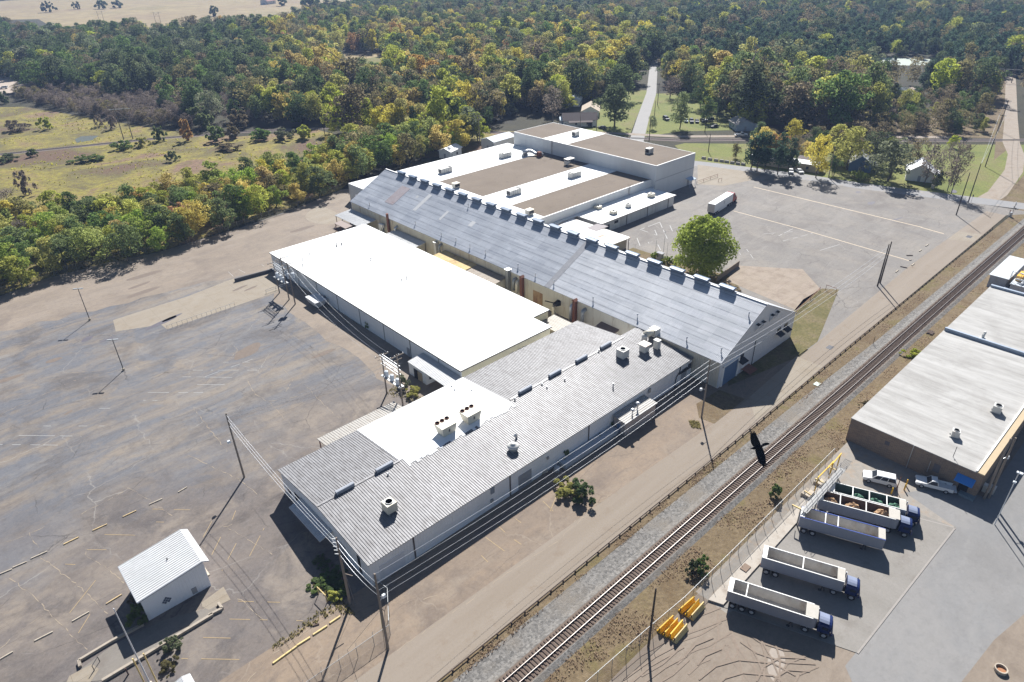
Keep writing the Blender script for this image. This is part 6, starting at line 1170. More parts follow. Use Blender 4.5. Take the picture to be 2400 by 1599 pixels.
# ------------------------------------------------------------------ cars and pickups
def car(kind, label, x, y, rz, body, group=None, name=None, cat='car', sc_=1.0):
    t = thing(name or {'suv': 'parked_suv', 'pickup': 'pickup_truck', 'sedan': 'parked_car'}[kind], label, cat, (x, y, 0), rz, group)
    # local: nose towards +x
    if kind == 'suv': L, W, low = 5.2, 1.95, [(-2.55, .45), (2.5, .45), (2.58, .75), (2.5, 1.0), (1.35, 1.15), (-2.5, 1.18), (-2.6, .8)]; green = [(-2.45, 1.15), (1.25, 1.13), (.55, 1.82), (-2.2, 1.86)]
    elif kind == 'pickup': L, W, low = 5.6, 1.95, [(-2.75, .5), (2.65, .5), (2.78, .75), (2.7, 1.0), (1.25, 1.12), (-2.75, 1.12)]; green = [(-.45, 1.1), (1.15, 1.1), (.55, 1.78), (-.3, 1.8)]
    else: L, W, low = 4.6, 1.8, [(-2.25, .35), (2.2, .35), (2.3, .6), (2.15, .82), (1.0, .95), (-1.9, .98), (-2.3, .85)]; green = [(-1.75, .95), (1.0, .93), (.3, 1.4), (-1.1, 1.42)]
    m = MB(); w = W/2
    if kind == 'pickup':
        m.extr([(-.45, .5), (2.65, .5), (2.78, .75), (2.7, 1.0), (1.25, 1.12), (-.45, 1.12)], 'y', -w, w)
        m.box(-2.75, -w, .5, -.46, w, .72); m.box(-2.75, -w, .72, -.46, -w+.14, 1.12); m.box(-2.75, w-.14, .72, -.46, w, 1.12); m.box(-.56, -w+.14, .72, -.46, w-.14, 1.12)
    else: m.extr(low, 'y', -w, w)
    part(m, 'body', body, t, world=False)
    tw = w*.80; g_ = MB(); b_ = [(p[0], p[1]) for p in green]
    g_.hexa([(b_[0][0], -w*.96, b_[0][1]), (b_[1][0], -w*.96, b_[1][1]), (b_[1][0], w*.96, b_[1][1]), (b_[0][0], w*.96, b_[0][1])], [(b_[3][0], -tw, b_[3][1]-.05), (b_[2][0], -tw, b_[2][1]-.05), (b_[2][0], tw, b_[2][1]-.05), (b_[3][0], tw, b_[3][1]-.05)]); part(g_, 'windows', DARKMETAL, t, world=False)
    r_ = MB(); r_.hexa([(b_[3][0]-.04, -tw-.02, b_[3][1]-.06), (b_[2][0]+.04, -tw-.02, b_[2][1]-.06), (b_[2][0]+.04, tw+.02, b_[2][1]-.06), (b_[3][0]-.04, tw+.02, b_[3][1]-.06)], [(b_[3][0]+.05, -tw+.08, b_[3][1]+.04), (b_[2][0]-.1, -tw+.08, b_[2][1]+.02), (b_[2][0]-.1, tw-.08, b_[2][1]+.02), (b_[3][0]+.05, tw-.08, b_[3][1]+.04)])
    for f in ((.0, .36, .68, 1.0) if kind == 'suv' else (0., .5, 1.0) if kind == 'sedan' else (0., 1.0)):
        for s in (-1, 1):
            xb = b_[0][0]+(b_[1][0]-b_[0][0])*f; xt = b_[3][0]+(b_[2][0]-b_[3][0])*f; r_.beam((xb, s*w*.975, b_[0][1]), (xt, s*(tw+.015), b_[3][1]-.05), .09, .05, up=(0, 1, 0))
    part(r_, 'roof', body, t, world=False)
    fx, rx_ = L/2-1.0, -L/2+1.05
    for X in (fx, rx_):
        for s in (-1, 1): wheel(t, 0, 0) if False else None
    for X in (fx, rx_):
        for s in (-1, 1):
            r0 = .38 if kind != 'sedan' else .32
            o_ = part(MB().tube([(X, s*(w-.22), r0), (X, s*(w+.03), r0)], r0, 14), 'wheel', TYRE, t, world=False); part(MB().tube([(X, s*(w+.02), r0), (X, s*(w+.05), r0)], [r0*.6, r0*.5], 10), 'rim', RIM, o_, world=False)
    for s in (-1, 1):
        part(MB().box(L/2-.12, s*w*.78-.18, .68, L/2-.02, s*w*.78+.18, .88), 'headlight', GLASSL, t, world=False); part(MB().box(-L/2+.03-.06, s*w*.86-.1, .75, -L/2+.08, s*w*.86+.1, 1.0), 'tail_lamp', RUST, t, world=False)
    part(MB().box(L/2-.06, -w*.5, .55, L/2+.02, w*.5, .8), 'grille', BLACKM, t, world=False)
    if kind == 'pickup': part(MB().box(-3.25, -w+.05, .70, -2.76, w-.05, .77), 'tailgate', body, t, world=False)
    return t
WCAR = simple('white_car_paint', (.74, .74, .73), .25, 0, .03, 1, spec=.5); SILV = simple('tan_silver_paint', (.62, .61, .59), .3, .2, .05, 1); DCAR = simple('dark_car_paint', (.03, .032, .038), .3, .1, .1, 1); BCAR = simple('blue_grey_car_paint', (.16, .22, .27), .3, .1)
car('suv', 'white estate SUV parked beside the dump trailers', 103.5, 22.7, R(112.5), WCAR, cat='SUV')
car('pickup', 'white pickup with its tailgate down against the brick wall', 108.6, 15.9, R(112), WCAR, cat='pickup')
c = G(*TR(405, 938)); car('pickup', 'white pickup on the gravel road by the second railway', c[0], c[1], R(-48), WCAR, cat='pickup')
for i, (a, b) in enumerate(((900, 735), (1020, 735))): c = G(*zz(1700, 280, 5.885)(a, b)); car('sedan', ('white car half hidden behind a tree trunk before the mobile home', 'white car facing the street before the mobile home')[i], c[0], c[1], R(-150+20*i), WCAR)
Z31 = zz(1300, 160, 5.117)
for lb, a, b, k, rz_, bd in (('black car near the tree, first in the row on the grass', 1640, 650, 'suv', -140, DCAR), ('dark car second in the row on the grass', 1705, 650, 'sedan', -140, DCAR), ('dark car right of the row beside the dark pole', 1772, 640, 'sedan', -130, DCAR), ('dark car partly under the shrubs, rightmost of the row', 1850, 635, 'suv', 160, DCAR), ('blue grey car beside the row, lowest of the cars on the grass', 1575, 645, 'sedan', -140, BCAR), ('black car with raised bonnet left of the yellow green tree', 1335, 620, 'suv', -120, DCAR), ('dark car parked alone left of the grey roofed garage', 1915, 710, 'sedan', 160, DCAR), ('dark car behind the tall block beside the far road', 570, 725, 'sedan', 100, DCAR), ('dark car in front of the brown roofed house', 440, 690, 'suv', 20, DCAR)):
    c = G(*Z31(a, b)); car(k, lb, c[0], c[1], R(rz_), bd, 'cars on the grass')
c = G(*TL(5, 615)); car('suv', 'white car at the left edge beside the sandy clearing', c[0]+2, c[1], R(150), WCAR)
# semi truck on the truck lot
a = np.array(G(*TR(182, 1482))); b = np.array(G(*TR(236, 1488))); c = np.array(G(*TR(384, 1388)))
dirn = np.array((1.0, .16)); rz_ = math.atan2(dirn[1], dirn[0])
t = thing('box_semi_truck', 'white box trailer truck with a red cab standing on the truck lot', 'truck', (195.0, 115.6, 0), R(8)); TW = simple('trailer_white', (.78, .78, .77), .4, 0, .04, 1)
part(MB().box(0, -1.28, 1.15, 14.6, 1.28, 4.05), 'box_body', TW, t, world=False); part(MB().box(-.03, -1.2, 1.25, -.002, 1.2, 3.95), 'rear_doors', simple('pale_rear_door', (.52, .47, .42), .6, 0, .1, 2), t, world=False)
m = MB()
for k in (-.6, 0, .6): m.box(-.05, k-.03, 1.3, -.031, k+.03, 3.9)
part(m, 'lock_rods', GALVD, t, world=False)
part(MB().box(1, -.5, .85, 13, .5, 1.15), 'chassis', BLACKM, t, world=False); part(MB().box(3.5, -1.26, .55, 10.2, -1.22, 1.1).box(3.5, 1.22, .55, 10.2, 1.26, 1.1), 'side_skirt', TW, t, world=False)
for k in range(4): part(MB().face([(7.0+.3*k, -1.285, 2.2), (7.12+.3*k, -1.285, 2.2), (7.5+.12*k, -1.285, 3.2), (7.4+.12*k, -1.285, 3.2)]), 'side_emblem', simple('emblem_grey', (.30, .30, .34), .6) if 'emblem_grey' not in bpy.data.materials else bpy.data.materials['emblem_grey'], t, world=False)
RED = simple('red_cab_paint', (.30, .03, .035), .35, .1, .08, 1)
part(MB().extr([(15.1, .9), (17.2, .9), (17.2, 2.1), (16.9, 3.1), (15.9, 3.9), (15.1, 3.9)], 'y', -1.2, 1.2), 'cab', RED, t, world=False); part(MB().extr([(17.2, .6), (19.1, .6), (19.15, 1.5), (18.8, 1.75), (17.2, 2.05)], 'y', -1.0, 1.0), 'hood', RED, t, world=False)
part(MB().extr([(17.205, 2.15), (16.93, 3.02), (16.97, 3.03), (17.245, 2.15)], 'y', -1.1, 1.1), 'windscreen', DARKMETAL, t, world=False); part(MB().box(15.0, -1.05, .9, 15.09, 1.05, 3.8), 'cab_rear', BLACKM, t, world=False)
for s in (-1, 1):
    part(MB().cyl(14.95, s*1.05, 1.0, 4.1, .09, 8), 'exhaust_stack', GALV, t, world=False); part(MB().box(16.3, s*1.2, 2.1, 17.0, s*1.215, 2.9), 'side_window', DARKMETAL, t, world=False); part(MB().box(17.1, s*1.3-.06, 2.0, 17.3, s*1.3+.06, 2.8), 'mirror', BLACKM, t, world=False)
    for X in (1.3, 2.6, 12.4, 13.7, 17.9):
        o_ = part(MB().tube([(X, s*.75, .5), (X, s*1.25, .5)], .5, 14), 'wheel', TYRE, t, world=False); part(MB().tube([(X, s*1.24, .5), (X, s*1.28, .5)], [.28, .24], 10), 'rim', RIM, o_, world=False)
# bollards and bits in the yard
for i, (a, b) in enumerate(((1460, 575), (1638, 520), (1662, 460))): g = G(*zz(1840, 1060, 5.8725)(a, b)); solo(MB().cyl(g[0], g[1], -.02, 1.25, .12, 10).lathe(g[0], g[1], [(.12, 1.25), (.09, 1.32), (0, 1.35)], 10), 'bollard', YEL, ('yellow bollard at the tail of the white SUV', 'front one of two yellow bollards between SUV and pickup', 'rear one of two yellow bollards between SUV and pickup')[i], 'bollard', 'yellow bollards')
g = G(*zz(1840, 1060, 5.8725)(1530, 530)); solo(MB().tube([(g[0], g[1], 0), (g[0], g[1], 2.6), (g[0]+.3, g[1], 2.9)], .06, 6), 'thin_post', RUST, 'thin rusty post right behind the white SUV', 'post')
for i, (a, b) in enumerate(((470, 440), (300, 600))): g = G(*zz(1840, 1060, 5.8725)(a, b)); solo(MB().box(g[0]-.9, g[1]-.7, 0, g[0]+.9, g[1]+.7, .8), 'concrete_block', CONKERB, ('larger concrete block under the yellow hoist frames', 'flat concrete block between the first two dump trailers and the fence')[i], 'concrete block')
g = G(*BR(430, 790)); solo(MB().box(g[0]-.7, g[1]-.5, .28, g[0]+.7, g[1]+.5, .42), 'loose_plate', simple('brown_plate', (.22, .16, .12), .9), 'brown plate lying on the long kerb behind the second trailer', 'plate')
# overhead loading gantry: grey catwalk with handrails and yellow frames along the fence
t = thing('loading_catwalk', 'raised grey steel catwalk with railings behind the dump trailers', 'catwalk', (93, 29.0, 0)); cz = 3.7
ca = np.array(G(*BR(835, 395), cz)); cb = np.array(G(*BR(1105, 95), cz)); dv = (cb-ca)/np.linalg.norm(cb-ca); nv = np.array((-dv[1], dv[0])); Lc = np.linalg.norm(cb-ca)
cp = lambda s, o_, z: (ca[0]+dv[0]*s+nv[0]*o_, ca[1]+dv[1]*s+nv[1]*o_, z)
part(MB().beam(cp(0, 0, cz), cp(Lc, 0, cz), 1.0, .1), 'deck', linkmat('grating', (.22, .22, .22), .75), t)
m = MB()
for o_ in (-.5, .5):
    m.tube([cp(0, o_, cz+1.05), cp(Lc, o_, cz+1.05)], .035, 5).tube([cp(0, o_, cz+.55), cp(Lc, o_, cz+.55)], .03, 5)
    for k in range(9): m.tube([cp(Lc*k/8, o_, cz), cp(Lc*k/8, o_, cz+1.05)], .03, 5)
part(m, 'handrail', simple('dark_rail_grey', (.15, .15, .155), .6, .3), t)
for k in range(4): part(MB().beam(cp(Lc*(.06+.29*k), 0, -.02), cp(Lc*(.06+.29*k), 0, cz), .18), 'support_post', GALVD, t)
m = MB()
for k in range(6): m.tube([cp(Lc-.2, -.5+.2*k, cz), cp(Lc+1.6, -.5+.2*k, cz+.8), cp(Lc+2.4, -.5+.2*k, cz+.2)], .035, 5)
part(m, 'end_guard', bpy.data.materials['dark_rail_grey'], t)
for k, (a, b, c_, d) in enumerate(((755, 345, 815, 375), (840, 250, 890, 280), (915, 165, 975, 195), (1000, 80, 1055, 105))):
    a_ = G(*BR(a, b), 3.4); b_ = G(*BR(c_, d), 3.4); t = thing('hoist_post', f'{ordn(k)} cream topped steel post frame from the front along the trailer yard fence', 'post frame', (*a_, 0), 0, 'post frames along the fence')
    part(MB().beam((*a_, 3.4), (*b_, 3.4), .2, .2), 'arm', YELPALE, t); part(MB().beam((*b_, -.02), (*b_, 3.3), .16), 'post', GALVD, t); part(MB().beam((*a_, 3.3), ((a_[0]+b_[0])/2, (a_[1]+b_[1])/2, 1.6), .08), 'brace', GALVD, t)
m = MB(); 
for (a, b), (c_, d), z in (((932, 158), (1000, 90), 3.9), ((1000, 92), (1040, 45), 4.0), ((1035, 60), (1095, -10), 4.0)): m.beam((*G(*BR(a, b), z), z), (*G(*BR(c_, d), z), z), .15)
q = G(*BR(1040, 45), 4.0); m.beam((*q, 0), (*q, 4.0), .2); q = G(*BR(936, 154), 3.9); m.beam((*q, 0), (*q, 3.9), .16); q = G(*BR(1088, 0), 4.0); m.beam((*q, 0), (*q, 4.0), .16); solo(m, 'hoist_boom', YEL, 'bright yellow hoist boom above the fence behind the farthest trailer', 'hoist')
# crossing signal at the street, signs
g = G(*A2(2110, 1180)); t = thing('crossing_signal', 'railway crossing signal with lamps and crossbuck by the street', 'crossing signal', (*g, 0), R(30)); part(MB().tube([(0, 0, 0), (0, 0, 5.2)], .09, 8), 'mast', GALV, t, world=False)
part(MB().beam((-.7, -.06, 4.4), (.7, -.06, 5.2), .16, .03).beam((-.7, -.10, 5.2), (.7, -.10, 4.4), .16, .03), 'crossbuck', WHITEP, t, world=False)
for s in (-1, 1): part(MB().tube([(s*.75, -.1, 3.3), (s*.75, -.2, 3.3)], .32, 12).beam((0, 0, 3.3), (s*.75, 0, 3.3), .06), 'signal_lamp', BLACKM, t, world=False)
part(MB().box(.7, -.4, 0, 1.5, .4, 1.5), 'relay_box', GALV, t, world=False)
def sign(label, px, h, shape, mat, rz_=0):
    g = G(*px); t = thing('road_sign', label, 'sign', (*g, 0), rz_); part(MB().tube([(0, 0, 0), (0, 0, h)], .045, 6), 'post', GALVD, t, world=False); m = MB(); n_ = 8 if shape == 'oct' else 4
    pts = [(.42*math.cos(6.283*(k+.5)/n_), .42*math.sin(6.283*(k+.5)/n_)) for k in range(n_)]; m.hexa([(x, -.05, h+z) for x, z in pts], [(x, -.08, h+z) for x, z in pts]); part(m, 'sign_plate', mat, t, world=False)
sign('dark red sign seen from behind left of the crossing signal', A2(2045, 1200), 2.6, 'oct', RUST, R(30)); sign('small dark sign on the grass by the lawn pole', A2(1375, 900), 2.4, 'oct', DK, R(40)); sign('small sign at the junction by the gravel road', Z31(1110, 815), 2.2, 'sq', DK)
m = MB(); q = G(*MR(1312, 805)); m.tube([(*q, 0), (*q, 2.0)], .05, 6); solo(m, 'marker_post', DK, 'small dark marker post on the gravel beside the railway', 'post')
m = MB(); q = G(*MR(1708, 728)); rr = random.Random(4)
for k in range(7): m.beam((q[0]-.9+rr.uniform(-.3, .3), q[1]-.6+k*.18, .12+.1*(k % 2)), (q[0]+.9+rr.uniform(-.3, .3), q[1]-.5+k*.2, .14+.1*((k+1) % 2)), .2, .16)
solo(m, 'sleeper_pile', DK, 'pile of dark old sleepers beside the track near the brick building', 'pile')
q = G(*MR(925, 1082)); solo(MB().box(q[0]-.7, q[1]-.5, 0, q[0]+.7, q[1]+.5, .12), 'loose_board', simple('pale_green_board', (.55, .62, .55), .8), 'pale green board lying on the verge beside the guard rail', 'board')
# gate and low fence at the tall block, three flagpoles and a stone sign by the big lone tree
m = MB(); a = G(*TR(95, 1270)); b = G(*TR(240, 1220)); m.tube([(*a, 1.1), (*b, 1.1)], .06, 5).tube([(*a, .5), (*b, .5)], .05, 5)
for f in (0, .33, .66, 1): m.tube([(a[0]+(b[0]-a[0])*f, a[1]+(b[1]-a[1])*f, 0), (a[0]+(b[0]-a[0])*f, a[1]+(b[1]-a[1])*f, 1.2)], .06, 5)
solo(m, 'swing_gate', RUST, 'long low brown gate from the tall block towards the street', 'gate')
hoop('brown pipe hoop at the end of the long low gate', TR(245, 1255), TR(268, 1250), 1.2, RUST)
for i, (a, b, c_, d) in enumerate(((1515, 710, 1540, 465), (1650, 715, 1690, 320), (1705, 790, 1740, 525))):
    g = G(*CC(a, b)); H = hgt(CC(a, b), CC(c_, d)); t = thing('bare_flagpole', ('left shorter bare flagpole beside the big lone tree', 'tallest middle bare flagpole beside the big lone tree', 'right bare flagpole half in front of the big lone tree')[i], 'flagpole', (*g, 0), 0, 'bare flagpoles'); part(MB().tube([(0, 0, 0), (0, 0, H)], [.07, .04], 6), 'pole', GALVD, t, world=False); part(MB().lathe(0, 0, [(.02, H), (.1, H+.08), (.02, H+.18)], 8), 'finial', GALV, t, world=False)
g = G(*CC(1590, 800)); solo(MB().box(g[0]-.5, g[1]-.9, 0, g[0]+.5, g[1]+.9, 2.0).box(g[0]-.7, g[1]-1.1, 2.0, g[0]+.7, g[1]+1.1, 2.2), 'brick_sign_pier', simple('grey_stone', (.34, .34, .35), .85, 0, .2, 2), 'grey stone pier with a flat cap at the foot of the flagpoles', 'pier')
m = MB(); L_ = [G(*MR(a, b)) for a, b in ((235, 375), (385, 268))]; m.beam((*L_[0], .9), (*L_[1], .9), .25, 1.6); solo(m, 'ramp_parapet', DIRT, 'sloping low parapet at the edge of the loading apron by the lone tree', 'wall')
m = MB(); L_ = [G(*MR(a, b)) for a, b in ((780, 590), (880, 500), (945, 435))]
for z in (.4, .9): m.tube([(*p_, z) for p_ in L_], .05, 5)
for p_ in L_: m.tube([(*p_, 0), (*p_, 1.0)], .06, 5)
solo(m, 'pipe_railing', RUST, 'rusty two bar railing along the loading apron beyond the gable end', 'railing')
g = (G(2344, 1572)); m = MB(); 
for k in range(16):
    a0, a1 = 6.283*k/16, 6.283*(k+1)/16; m.hexa([(g[0]+.75*math.cos(a0), g[1]+.75*math.sin(a0), 0), (g[0]+.75*math.cos(a1), g[1]+.75*math.sin(a1), 0), (g[0]+.6*math.cos(a1), g[1]+.6*math.sin(a1), 0), (g[0]+.6*math.cos(a0), g[1]+.6*math.sin(a0), 0)], [(g[0]+.75*math.cos(a0), g[1]+.75*math.sin(a0), .5), (g[0]+.75*math.cos(a1), g[1]+.75*math.sin(a1), .5), (g[0]+.6*math.cos(a1), g[1]+.6*math.sin(a1), .5), (g[0]+.6*math.cos(a0), g[1]+.6*math.sin(a0), .5)])
solo(m, 'concrete_ring', CONKERB, 'round concrete ring with dry leaves inside at the bottom right corner', 'planter'); solo(MB().cyl(g[0], g[1], 0, .2, .59, 12), 'dry_leaves', simple('rust_leaves', (.35, .17, .09), .95, 0, .4, 5), 'dry orange leaves lying inside the concrete ring', 'leaves')
# ------------------------------------------------------------------ houses
def house(label, px, L, W, h, rh, rz_, wall, roof, name='house', cat='house', porch=None, win=2):
    g = G(*px); t = thing(name, label, cat, (*g, 0), R(rz_)); part(MB().extr([(-W/2, -.05), (W/2, -.05), (W/2, h), (0, h+rh*.97), (-W/2, h)], 'x', -L/2, L/2), 'wall', wall, t, world=False)
    m = MB(); k = rh/(W/2); e = .45
    for s in (-1, 1): m.hexa([(-L/2-e, 0, h+rh), (L/2+e, 0, h+rh), (L/2+e, s*(W/2+e), h-e*k), (-L/2-e, s*(W/2+e), h-e*k)], [(-L/2-e, 0, h+rh+.16), (L/2+e, 0, h+rh+.16), (L/2+e, s*(W/2+e), h-e*k+.16), (-L/2-e, s*(W/2+e), h-e*k+.16)])
    part(m, 'roof', roof, t, world=False)
    for s in (-1, 1):
        for k_ in range(win): x = -L/2+L*(k_+1)/(win+1)+.8; f = part(MB().box(x-.5, s*W/2, .9, x+.5, s*(W/2+.04), 2.0), 'window', DARKMETAL, t, world=False)
    part(MB().box(-L/2+.6, -W/2-.04, 0, -L/2+1.5, -W/2, 2.0), 'door', DOORG, t, world=False); part(MB().box(-L/2-.04, -.5, 0, -L/2, .5, 2.1), 'door', DOORG, t, world=False)
    if porch:
        x0, x1, d = porch; part(MB().hexa([(x0, -W/2-d, h-.75), (x1, -W/2-d, h-.75), (x1, -W/2, h-.2), (x0, -W/2, h-.2)], [(x0, -W/2-d, h-.63), (x1, -W/2-d, h-.63), (x1, -W/2, h-.05), (x0, -W/2, h-.05)]), 'porch_roof', roof, t, world=False)
        for x in (x0+.15, (x0+x1)/2, x1-.15): part(MB().beam((x, -W/2-d+.15, 0), (x, -W/2-d+.15, h-.72), .12), 'porch_post', WHITEP, t, world=False)
    return t
HWH = simple('house_white', (.66, .66, .64), .7, 0, .08, 1); HBL = simple('house_blue_grey', (.34, .40, .45), .7, 0, .08, 1); RBR = simple('dark_shingle', (.13, .105, .10), .9, 0, .2, 1.5); RTN = simple('tan_metal_roof', (.42, .34, .26), .7, 0, .12, 1); RWT = simple('white_metal_roof', (.74, .74, .74), .5, 0, .06, 1); RGR = simple('grey_shingle', (.36, .33, .30), .9, 0, .15, 1)
house('white house with a dark brown roof behind the tall block', (1357, 292), 17, 9, 3.2, 2.6, -40, HWH, RBR, porch=(-6, 6, 2.5)); house('tan roofed house partly hidden behind the brown roofed one', (1384, 268), 14, 9, 3, 2.4, 40, HWH, RTN)
house('small shed with a pale blue roof left of the brown roofed house', (1326, 290), 6, 5, 2.4, 1.0, -40, HWH, simple('pale_blue_shed_roof', (.42, .52, .60), .6), name='shed', cat='shed', win=1)
house('blue grey garage with a wide grey gable roof behind the white pickup', (1737, 301), 11, 9, 3.0, 2.0, 50, HBL, RGR, name='garage', cat='garage')
house('long white roofed mobile home behind the pine row', (1841, 391), 27, 5, 3.0, .7, -78, simple('mobile_home_tan', (.42, .36, .28), .8), RWT, name='mobile_home', cat='mobile home', win=4); house('brown end extension of the mobile home', (1889, 394), 6, 7, 3.2, 1.4, -78, simple('brown_siding', (.30, .25, .22), .8), simple('brown_shingle', (.24, .20, .19), .9), name='cabin', cat='cabin')
house('blue house with a white gable roof behind the clipped hedge', (2014, 396), 9, 8, 3.2, 3.0, 22, simple('house_blue', (.10, .16, .26), .7), RWT, porch=(-3.5, 3.5, 2.0)); house('white house with a bright white hip like roof among bare trees', (2152, 417), 10, 9, 3.2, 3.2, 20, HWH, RWT, porch=(-4, 4, 2.2))
c = G(*TR(512, 895)); t = thing('small_trailer', 'small white box trailer right of the garage', 'trailer', (*c, 0), R(-50)); part(MB().box(-2.2, -1.1, .6, 2.2, 1.1, 2.7), 'body', RWT, t, world=False); part(MB().tube([(-.4, -1.15, .35), (-.4, 1.15, .35)], .35, 10), 'wheel', TYRE, t, world=False); part(MB().beam((2.2, 0, .6), (3.4, 0, .5), .12), 'drawbar', BLACKM, t, world=False)
house('barn with a white roof glimpsed in the woods beyond the lawn trees', (1697, 175), 12, 8, 3.5, 1.6, 10, HWH, RWT, name='barn', cat='barn'); house('far red roofed farmhouse at the edge of the pasture', TL(1850, 28), 24, 14, 5, 5, 30, HWH, simple('red_roof', (.30, .13, .10), .8), name='farmhouse', cat='farmhouse')
house('house hidden under the dark trees beside the far road', (1345, 245), 11, 8, 3, 2, 35, HWH, RWT); house('small white shed glimpsed behind the belt of trees by the flat roof', (1056, 366), 9, 6, 3.2, 1.2, 20, HWH, RWT, name='shed', cat='shed', win=1); house('grey roofed shed behind the corner of the flat roof', (1168, 345), 14, 8, 4.2, 1.2, 5, HWH, simple('blue_grey_shed_roof', (.38, .42, .46), .6), name='shed', cat='shed', win=1)
g = G(*A2(670, 640)); solo(MB().box(g[0]-.5, g[1]-.5, 0, g[0]+.5, g[1]+.5, 1.2).box(g[0]-.55, g[1]-.55, 1.2, g[0]+.55, g[1]+.55, 1.3), 'well_housing', CONKERB, 'small pale box with a lid on the grass by the white house', 'box')
# ------------------------------------------------------------------ the crow crossing the railway
dist = 19.5; cpx = (1780.0, 1052.0); d0 = ray(*cpx); d0 = d0/np.linalg.norm(d0); BP = np.array([0, 0, HC])+d0*dist
fwd = (-.985*Rt+.16*Up+.10*Fv); fwd /= np.linalg.norm(fwd)
span_ = (-.30*Rt+.95*Up); span_ -= fwd*(span_@fwd); span_ /= np.linalg.norm(span_); nrm_ = np.cross(fwd, span_)
if nrm_ @ Fv > 0: nrm_ = -nrm_
FEA = simple('black_feathers', (.020, .021, .027), .42, 0, .2, 30, spec=.25)
S_ = dist/FOC   # metres per photograph pixel here
K0 = zz(1720, 990, 13.067)
def bl(a, b, h=0.0):
    q = K0(a, b); v = ((q[0]-cpx[0])*Rt-(q[1]-cpx[1])*Up)*S_
    x = v@fwd; y = v@span_; return BP+fwd*x+span_*y+nrm_*h
m = MB()
def slab(pts, th=.012, dih=None):
    f = dih or (lambda a, b: 0.0); t_ = [bl(a, b, f(a, b)+th) for a, b in pts]; b_ = [bl(a, b, f(a, b)-th) for a, b in pts]; m.hexa(b_, t_)
dih = lambda a, b: .00045*abs(b-790)*.35
slab([(600, 745), (540, 640), (515, 500), (515, 400), (550, 370), (660, 345), (700, 440), (770, 580), (815, 690), (800, 760)], .010, dih)
slab([(660, 850), (690, 980), (720, 1090), (760, 1200), (830, 1245), (945, 1195), (945, 1060), (905, 880), (860, 760), (780, 760)], .010, dih)
for pts in ([(515, 405), (495, 345), (500, 340), (545, 380)], [(535, 385), (525, 285), (535, 280), (570, 375)], [(565, 380), (578, 285), (590, 285), (600, 372)], [(595, 375), (618, 285), (634, 290), (630, 365)], [(625, 368), (655, 330), (668, 345), (664, 385)], [(770, 1195), (790, 1240), (812, 1250), (830, 1230)], [(815, 1235), (850, 1295), (868, 1300), (860, 1230)], [(850, 1235), (890, 1335), (905, 1335), (890, 1225)], [(885, 1225), (925, 1310), (942, 1305), (920, 1205)], [(915, 1205), (955, 1280), (968, 1270), (948, 1180)]): slab(pts, .005, dih)
slab([(800, 700), (870, 660), (960, 628), (1040, 635), (1065, 660), (1030, 690), (940, 720), (850, 765)], .008)
pts = []; rad = []
for (a, b, r) in ((500, 825, .003), (540, 818, .011), (575, 808, .022), (610, 800, .036), (645, 795, .040), (690, 780, .055), (740, 765, .068), (790, 745, .060), (840, 720, .042), (890, 695, .02)): pts.append(bl(a, b, .0)); rad.append(r)
m.tube(pts, rad, 12)
o = solo(m, 'flying_crow', FEA, 'black crow with spread fingered wings flying above the railway', 'bird', loc=tuple(BP))
# ------------------------------------------------------------------ trees
LEAF = {
 'dgreen': leafmat('leaf_dark_green', (.085, .125, .048), (.150, .195, .072)),
 'green': leafmat('leaf_green', (.125, .19, .05), (.215, .285, .075)),
 'bright': leafmat('leaf_bright_green', (.24, .315, .04), (.39, .46, .065)),
 'ygreen': leafmat('leaf_yellow_green', (.34, .36, .045), (.54, .53, .07)),
 'gold': leafmat('leaf_gold', (.46, .37, .05), (.64, .51, .075)),
 'orange': leafmat('leaf_orange', (.400, .225, .055), (.540, .310, .065)),
 'brown': leafmat('leaf_olive_brown', (.170, .145, .070), (.290, .235, .105)),
 'sage': leafmat('leaf_sage', (.150, .180, .090), (.250, .275, .145)),
 'pine': leafmat('leaf_pine', (.050, .100, .058), (.090, .145, .078)),
 'grey': leafmat('leaf_grey_twig', (.170, .135, .115), (.280, .225, .185)),
}
BARK_ = simple('tree_bark', (.10, .08, .065), .95, 0, .25, 2, world=False); BARKP = simple('pale_bark', (.20, .17, .145), .95, 0, .25, 2, world=False)
